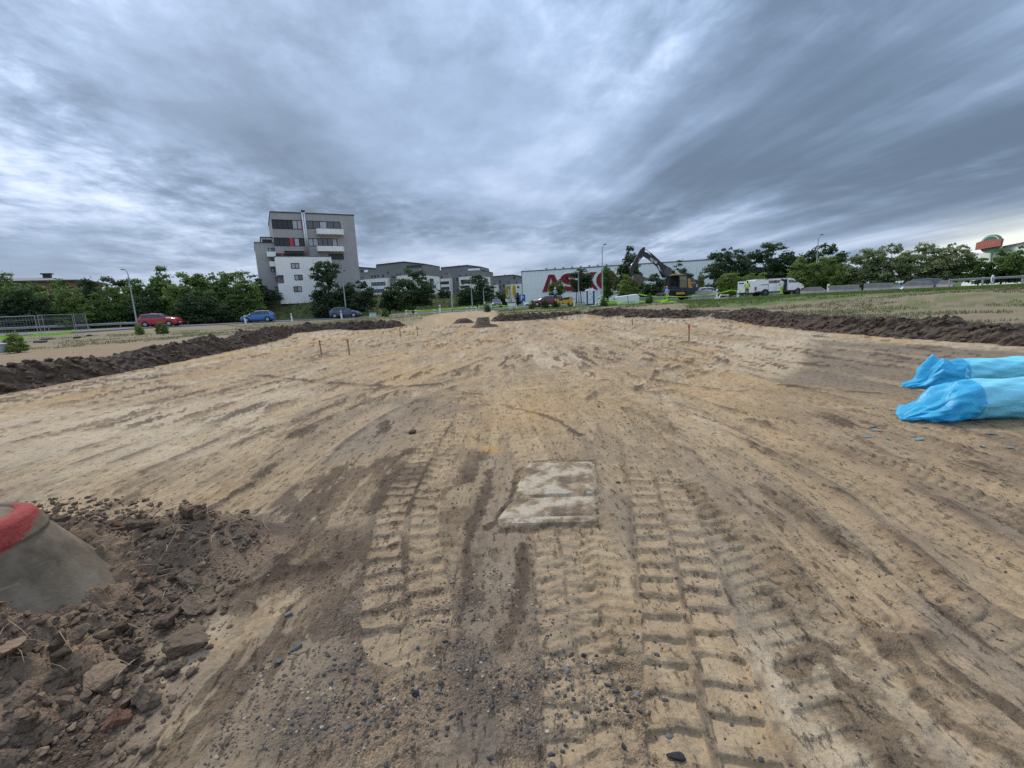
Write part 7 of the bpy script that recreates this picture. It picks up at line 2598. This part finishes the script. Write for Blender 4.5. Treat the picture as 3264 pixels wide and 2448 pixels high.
# ------------------------------------------------------------------ gravel
M_PEB = [mat('pebble_dark', (0.082, 0.076, 0.072), 0.92, var=0.4, scale=9, spec=0.12), mat('pebble_brown', (0.17, 0.122, 0.083), 0.8, var=0.4, scale=9), mat('pebble_pale', (0.32, 0.26, 0.19), 0.8, var=0.3, scale=9)]
zones = [([(560, 2700), (740, 2150), (900, 2060), (1300, 2050), (1700, 2030), (1900, 2100), (2150, 2200), (2200, 2700)], 4200, [.42, .48, .1]),
         ([(900, 1870), (1250, 1780), (1480, 1800), (1450, 2000), (1100, 2060)], 1000, [.15, .5, .35]),
         ([(330, 1680), (700, 1660), (1150, 1690), (1060, 1800), (800, 1860), (640, 1990), (420, 2150), (200, 2500)], 1500, [.35, .55, .10]),
         ([(1430, 1750), (1700, 1730), (1850, 1780), (1800, 2030), (1350, 2060)], 900, [.4, .4, .2]),
         ([(1900, 2100), (2300, 1600), (3200, 1700), (3264, 2448), (2300, 2600)], 900, [.5, .4, .1]),
         ([(900, 1500), (1600, 1450), (2400, 1450), (2000, 1800), (900, 1700)], 500, [.7, .25, .05])]
peb = [[], [], []]
for pol, cnt_, pr in zones:
    w = np.array([tuple(G(*p)[:2]) for p in pol])
    lo, hi = w.min(0), w.max(0)
    pts = RNG.uniform(lo, hi, (cnt_ * 4, 2))
    pts = pts[inside(pts[:, 0], pts[:, 1], [tuple(t) for t in w])]
    dens = fbm(pts[:, 0] * 3.5, pts[:, 1] * 3.5, 3, 801)
    pts = pts[RNG.random(len(pts)) < sstep(.34, .58, dens)][:cnt_]
    for x, y in pts:
        if y < .3 or in_cone(x, y, .02):
            continue
        r = .003 + .012 * RNG.random() ** 4
        k = RNG.choice(3, p=pr)
        vv, ff = LUMPS[RNG.integers(len(LUMPS))]
        peb[k].append((vv, ff, (x, y, hz_at(x, y) + r * .05), r, RNG.uniform(0, 6.3), RNG.uniform(-.3, .3)))
for _ in range(260):
    p = G(RNG.uniform(1000, 2120), RNG.uniform(2020, 2440))
    if fbm(np.array([p.x * 4.0]), np.array([p.y * 4.0]), 3, 805)[0] < .46 and RNG.random() < .8:
        continue
    r = .006 + .013 * RNG.random() ** 2.5
    vv, ff = LUMPS2[RNG.integers(len(LUMPS2))]
    peb[0].append((vv, ff, (p.x, p.y, gz(p.x, p.y) + r * .2), r, RNG.uniform(0, 6.3), RNG.uniform(-.3, .3)))
for k in range(3):
    o = link('gravel', scatter_mesh('gravel', peb[k], False), M_PEB[k])
    tag(o, 'loose gravel strewn over the sand in the foreground', None, None, 'stuff')

M_SLATE = mat('slate_stone', (0.125, 0.122, 0.118), 0.9, var=0.25, scale=14, bump=0.3, spec=0.1)
M_STONE = mat('grey_stone', (0.15, 0.142, 0.14), 0.7, var=0.35, scale=14, bump=0.4)
M_STONED = mat('black_stone', (0.040, 0.038, 0.038), 0.9, var=0.35, scale=14, bump=0.4, spec=0.1)
STN = [('flat blue-grey slate chip on the pale sand left of the gravel', 943, 2064, 46, 'f'), ('dull slate chip below left of the blue-grey chip', 885, 2110, 40, 'f'), ('thick dark stone on the pale sand beside the soil heap', 918, 1963, 30, 's'),
       ('shiny black stone alone right of the gravel', 1860, 2072, 24, 'b'), ('grey stone with black neighbours in the right gravel', 1808, 2128, 34, 's'), ('pinkish grey stone in the middle of the gravel', 1396, 2200, 32, 's'),
       ('pale blue stone at the top of the gravel', 1391, 2122, 22, 'f'), ('large slate-grey stone near the bottom right of the gravel', 1830, 2270, 30, 'f'), ('dark stone pair, upper one, in the right gravel', 2000, 2180, 30, 'b'),
       ('dark stone beside the wheel prints', 2030, 2200, 30, 's'), ('round black stone at the lower right of the gravel', 1988, 2368, 30, 'b'), ('big black lump pressed into the bottom wheel print', 2155, 2405, 64, 'b'),
       ('light grey slate at the left of the gravel', 1105, 2320, 34, 'f'), ('flat grey stone near the bottom of the gravel', 1172, 2298, 30, 'f'), ('slate-grey disc in the wheel print at bottom right', 2138, 2330, 34, 'f'),
       ('dark pebble cluster stone left of the pinkish stone', 1325, 2205, 30, 'b')]
for i, (lb, u, v_, wpx, ty) in enumerate(STN):
    p = G(u, v_)
    r = wpx / F * p.y * .55
    vv, ff = lump(3, 300 + i, .35, .30 if ty == 'f' else .6)
    me = np_mesh('stone', vv * r, ff)
    me.materials.append({'f': M_SLATE, 's': M_STONE, 'b': M_STONED}[ty])
    o = link('stone', me)
    o.location = (p.x, p.y, gz(p.x, p.y) + r * (.12 if ty == 'f' else .28))
    o.rotation_euler = (RNG.uniform(-.15, .15), RNG.uniform(-.15, .15), RNG.uniform(0, 6.28))
    tag(o, lb, 'stone', 'single stones in the foreground')
for lb, u, v_, wpx in (('black clod on the sand right of the slab', 1970, 1541, 18), ('black clod in the middle of the sand beyond the slab', 1312, 1377, 30), ('black clod at the head of the lug track', 2003, 1352, 10), ('black clod on the warm sand in mid-field', 1908, 1298, 12),
                       ('white chip on the face of the left bank, left one', 465, 1150, 16), ('white chip on the face of the left bank, right one', 557, 1138, 16)):
    p = G(u, v_)
    r = wpx / F * p.y * .5
    vv, ff = lump(2, int(u), .4, .55)
    me = np_mesh('clod', vv * r, ff)
    me.materials.append(M_CONB if 'white' in lb else M_SOIL)
    o = link('stone_chip' if 'white' in lb else 'soil_clod', me)
    o.location = (p.x, p.y - (.0 if 'white' not in lb else .0), (gz(p.x, p.y) if p.y < 7.5 else 0) + r * (.3 if 'white' not in lb else 1.0))
    tag(o, lb, 'chip' if 'white' in lb else 'clod', 'single lumps on the field')

# ------------------------------------------------------------------ concrete paving pieces set in the sand
def slab_mat():
    m = bpy.data.materials.new('worn_slab')
    m.use_nodes = True
    T_ = NT(m.node_tree)
    tcn = T_.n('ShaderNodeTexCoord')
    n1 = T_.n('ShaderNodeTexNoise', ins={'Vector': tcn.outputs['Object'], 'Scale': 3.6, 'Detail': 9.0, 'Roughness': .68})
    n2 = T_.n('ShaderNodeTexNoise', ins={'Vector': tcn.outputs['Object'], 'Scale': 45.0, 'Detail': 4.0})
    c = T_.ramp(n2.outputs['Fac'], [(.3, (.33, .275, .195)), (.7, (.45, .385, .285))])
    c = T_.mix(T_.smooth(n1.outputs['Fac'], .44, .52), c, (.27, .20, .125))
    c = T_.mix(T_.math('MULTIPLY', T_.smooth(n1.outputs['Fac'], .54, .62), .85), c, (.10, .075, .053))
    b = T_.n('ShaderNodeBsdfPrincipled', ins={'Base Color': c, 'Roughness': .9, 'Specular IOR Level': .2})
    h = T_.math('ADD', T_.math('MULTIPLY', T_.smooth(n1.outputs['Fac'], .5, .62), .8), T_.math('MULTIPLY', n2.outputs['Fac'], .3))
    bp = T_.n('ShaderNodeBump', ins={'Strength': .8, 'Distance': .015, 'Height': h})
    T_.l(bp.outputs[0], b.inputs['Normal'])
    T_.n('ShaderNodeOutputMaterial', ins={0: b.outputs[0]})
    return m


M_SLAB = slab_mat()


def slab(label, pix, lift, tilt=0.0, seed=1, grp='concrete slabs in the sand'):
    q = [G(*p) for p in pix]
    c = sum(q, Vector()) / len(q)
    z0 = np.mean([gz(p.x, p.y) for p in q])
    n = 26
    g = np.linspace(0, 1, n)
    A, B = np.meshgrid(g, g, indexing='ij')
    pts = (1 - A)[..., None] * (1 - B)[..., None] * np.array(q[0]) + A[..., None] * (1 - B)[..., None] * np.array(q[1]) + A[..., None] * B[..., None] * np.array(q[2]) + (1 - A)[..., None] * B[..., None] * np.array(q[3])
    X, Y = pts[..., 0] - c.x, pts[..., 1] - c.y
    e = np.minimum(np.minimum(A, 1 - A), np.minimum(B, 1 - B))
    jag = (fbm(X * 12 + seed, Y * 12, 3, seed) - .5) * .050
    X = X + jag * (e < .02)
    Y = Y + jag * (e < .02)
    Z = lift + tilt * (B - .5) + .006 * (fbm(X * 6, Y * 6, 3, seed) - .5) - .05 * (e < 1e-6) - .004 * (e < .05)
    me = np_mesh('concrete_slab', np.stack([X, Y, Z], -1).reshape(-1, 3), grid_faces(n, n), False)
    me.materials.append(M_SLAB)
    o = link('concrete_slab', me)
    o.location = (c.x, c.y, z0)
    so = o.modifiers.new('thick', 'SOLIDIFY')
    so.thickness = .06
    so.offset = -1
    tag(o, label, 'slab', grp)
    return o


slab('upper pale concrete slab set flush in the sand', [(1640, 1586), (1894, 1580), (1890, 1480), (1690, 1484)], -.038, 0.0, 1)
slab('lower pale concrete slab with soil smeared over it', [(1592, 1660), (1900, 1652), (1896, 1592), (1640, 1600)], -.034, 0.0, 2)
slab('thin concrete edge strip below the lower slab', [(1580, 1672), (1902, 1664), (1901, 1656), (1590, 1664)], -.040, 0.0, 3)

# ------------------------------------------------------------------ rolls wrapped in blue film
def film_mat(name, c, trans):
    m = bpy.data.materials.new(name)
    m.use_nodes = True
    T_ = NT(m.node_tree)
    tcn = T_.n('ShaderNodeTexCoord')
    mp = T_.n('ShaderNodeMapping', ins={'Vector': tcn.outputs['Object'], 'Scale': (1.0, 3.0, 3.0), 'Rotation': (0, .25, 0)})
    n1 = T_.n('ShaderNodeTexNoise', ins={'Vector': mp.outputs[0], 'Scale': 3.5, 'Detail': 5.0, 'Distortion': .8})
    cc = T_.ramp(n1.outputs['Fac'], [(.3, tuple(x * .82 for x in c)), (.7, tuple(min(1, x * 1.12) for x in c))])
    b = T_.n('ShaderNodeBsdfPrincipled', ins={'Base Color': cc, 'Roughness': .38, 'Specular IOR Level': .5})
    bp = T_.n('ShaderNodeBump', ins={'Strength': .5, 'Distance': .03, 'Height': n1.outputs['Fac']})
    T_.l(bp.outputs[0], b.inputs['Normal'])
    tr = T_.n('ShaderNodeBsdfTranslucent', ins={'Color': cc})
    mx = T_.n('ShaderNodeMixShader', ins={0: trans, 1: b.outputs[0], 2: tr.outputs[0]})
    T_.n('ShaderNodeOutputMaterial', ins={0: mx.outputs[0]})
    return m


M_FILM = film_mat('blue_film', (0.24, 0.78, 1.0), .2)
M_FILMT = film_mat('blue_film_loose', (0.10, 0.64, 0.97), .45)
M_FILMP = film_mat('pale_film', (0.27, 0.77, 0.98), .2)


def roll(label, start, dirx, R, L, tail, seed, mbody):
    """start: where the roll proper begins, on the ground; tail: list of (s, dy, half width, height, fold)"""
    t = thing('wrapped_roll', label, 'roll', (start.x, start.y, 0.0), math.atan2(dirx[1], dirx[0]), 'rolls in blue film')
    z0 = gz(start.x, start.y) if math.hypot(start.x, start.y) < 8 else 0.0
    t.location.z = z0
    n = 64
    a = np.linspace(0, 2 * math.pi, n, endpoint=False)

    def ring(s, yc, hw, h, fold, k):
        ph = a * 5 + s * 7 + seed
        w = 1 + fold * (np.sin(a * 7 + s * 9 + seed) * .5 + np.sin(a * 13 - s * 15 + seed * 2) * .3 + (fbm(np.cos(a) * 3 + s * 6, np.sin(a) * 3 + seed, 3, seed) - .5) * 1.6)
        y = yc + hw * np.cos(a) * w
        z = h * .5 + h * .5 * np.sin(a) * w
        z = np.maximum(z, .004 + .004 * np.sin(a))
        return np.stack([np.full(n, s) + fold * .12 * np.sin(a * 3 + seed), y, z], -1)
    st = np.linspace(0, L, 60)
    V_ = np.stack([ring(s, .01 * math.sin(s * 3), R * (1.0 + .03 * math.sin(s * 2 + seed)), 2 * R * (.97 + .03 * math.sin(s * 1.7)), .060 + .04 * math.exp(-s * 4), 0) for s in st])
    i = np.arange(len(st) - 1)[:, None] * n + np.arange(n)[None, :]
    j = np.arange(len(st) - 1)[:, None] * n + (np.arange(n)[None, :] + 1) % n
    f = np.stack([i, j, j + n, i + n], -1).reshape(-1, 4)
    link('roll_body', np_mesh('roll_body', V_.reshape(-1, 3), f), mbody, t)
    # the core of the roll closes the end
    part(t, 'roll_end', M_WPLAS, lambda m: m.cyl((.02, 0, R), (.05, 0, R), R * .78, None, 32))
    ts = np.array([q[0] for q in tail])
    ss = np.linspace(ts[0], ts[-1], 70)
    rg = []
    for s in ss:
        q = [np.interp(s, ts, [w[c] for w in tail]) for c in range(1, 5)]
        rg.append(ring(s, q[0], q[1], q[2], q[3], 0))
    V_ = np.stack(rg)
    nr = len(ss)
    i = np.arange(nr - 1)[:, None] * n + np.arange(n)[None, :]
    j = np.arange(nr - 1)[:, None] * n + (np.arange(n)[None, :] + 1) % n
    f = np.stack([i, j, j + n, i + n], -1).reshape(-1, 4)
    link('loose_end', np_mesh('loose_end', V_.reshape(-1, 3), f), M_FILMT, t)
    return t


t1 = G(2874, 1340)
roll('nearer roll wrapped in pale blue film with crumpled end', Vector((t1.x + .64, t1.y - .03, 0)), (1.0, -.05), .235, 3.4,
     [(-.62, .02, .02, .012, .1), (-.59, .02, .10, .07, .35), (-.48, .01, .17, .15, .42), (-.36, .0, .20, .20, .40), (-.26, .0, .22, .27, .36), (-.17, .0, .22, .38, .26), (-.06, .0, .235, .45, .12), (.10, .0, .242, .476, .04)], 3, M_FILMP)
t2 = G(2892, 1240)
roll('farther roll wrapped in bright blue film behind the nearer one', Vector((t2.x + .74, t2.y + .05, 0)), (1.0, -.03), .215, 3.6,
     [(-.70, .05, .02, .012, .1), (-.66, .05, .09, .07, .3), (-.54, .04, .10, .08, .4), (-.46, .03, .12, .13, .45), (-.38, .02, .17, .32, .36), (-.30, .0, .19, .46, .26), (-.21, .0, .20, .41, .26), (-.12, .0, .205, .40, .14), (.08, .0, .222, .436, .04)], 8, M_FILM)
# scraps of blue film trodden into the ground
m = MB()
for u, v_ in ((2910, 1395), (2930, 1405), (2950, 1360), (2840, 1310), (2790, 1305), (2800, 1380), (2780, 1365), (2830, 1405), (3080, 1375), (3160, 1385), (3220, 1430), (3130, 1420), (3190, 1395), (2765, 1400)):
    p = G(u, v_)
    z = gz(p.x, p.y) + .006
    a_ = rr.uniform(0, 3)
    L, w_ = rr.uniform(.03, .08), rr.uniform(.008, .02)
    d, e = Vector((math.cos(a_), math.sin(a_) * .6, 0)) * L, Vector((-math.sin(a_), math.cos(a_), 0)) * w_
    c = Vector((p.x, p.y, z))
    m.add([c - d, c + e, c + d * 1.2, c - e * 1.3, c - d + Vector((0, 0, .003)), c + e + Vector((0, 0, .012)), c + d * 1.2 + Vector((0, 0, .004)), c - e * 1.3 + Vector((0, 0, .006))], [(0, 1, 2, 3), (4, 7, 6, 5), (0, 4, 5, 1), (1, 5, 6, 2), (2, 6, 7, 3), (3, 7, 4, 0)])
tag(m.build('film_scraps', mat('film_scrap', (0.20, 0.30, 0.31), .5)), 'shreds of blue film trodden into the ground by the rolls', None, None, 'stuff')
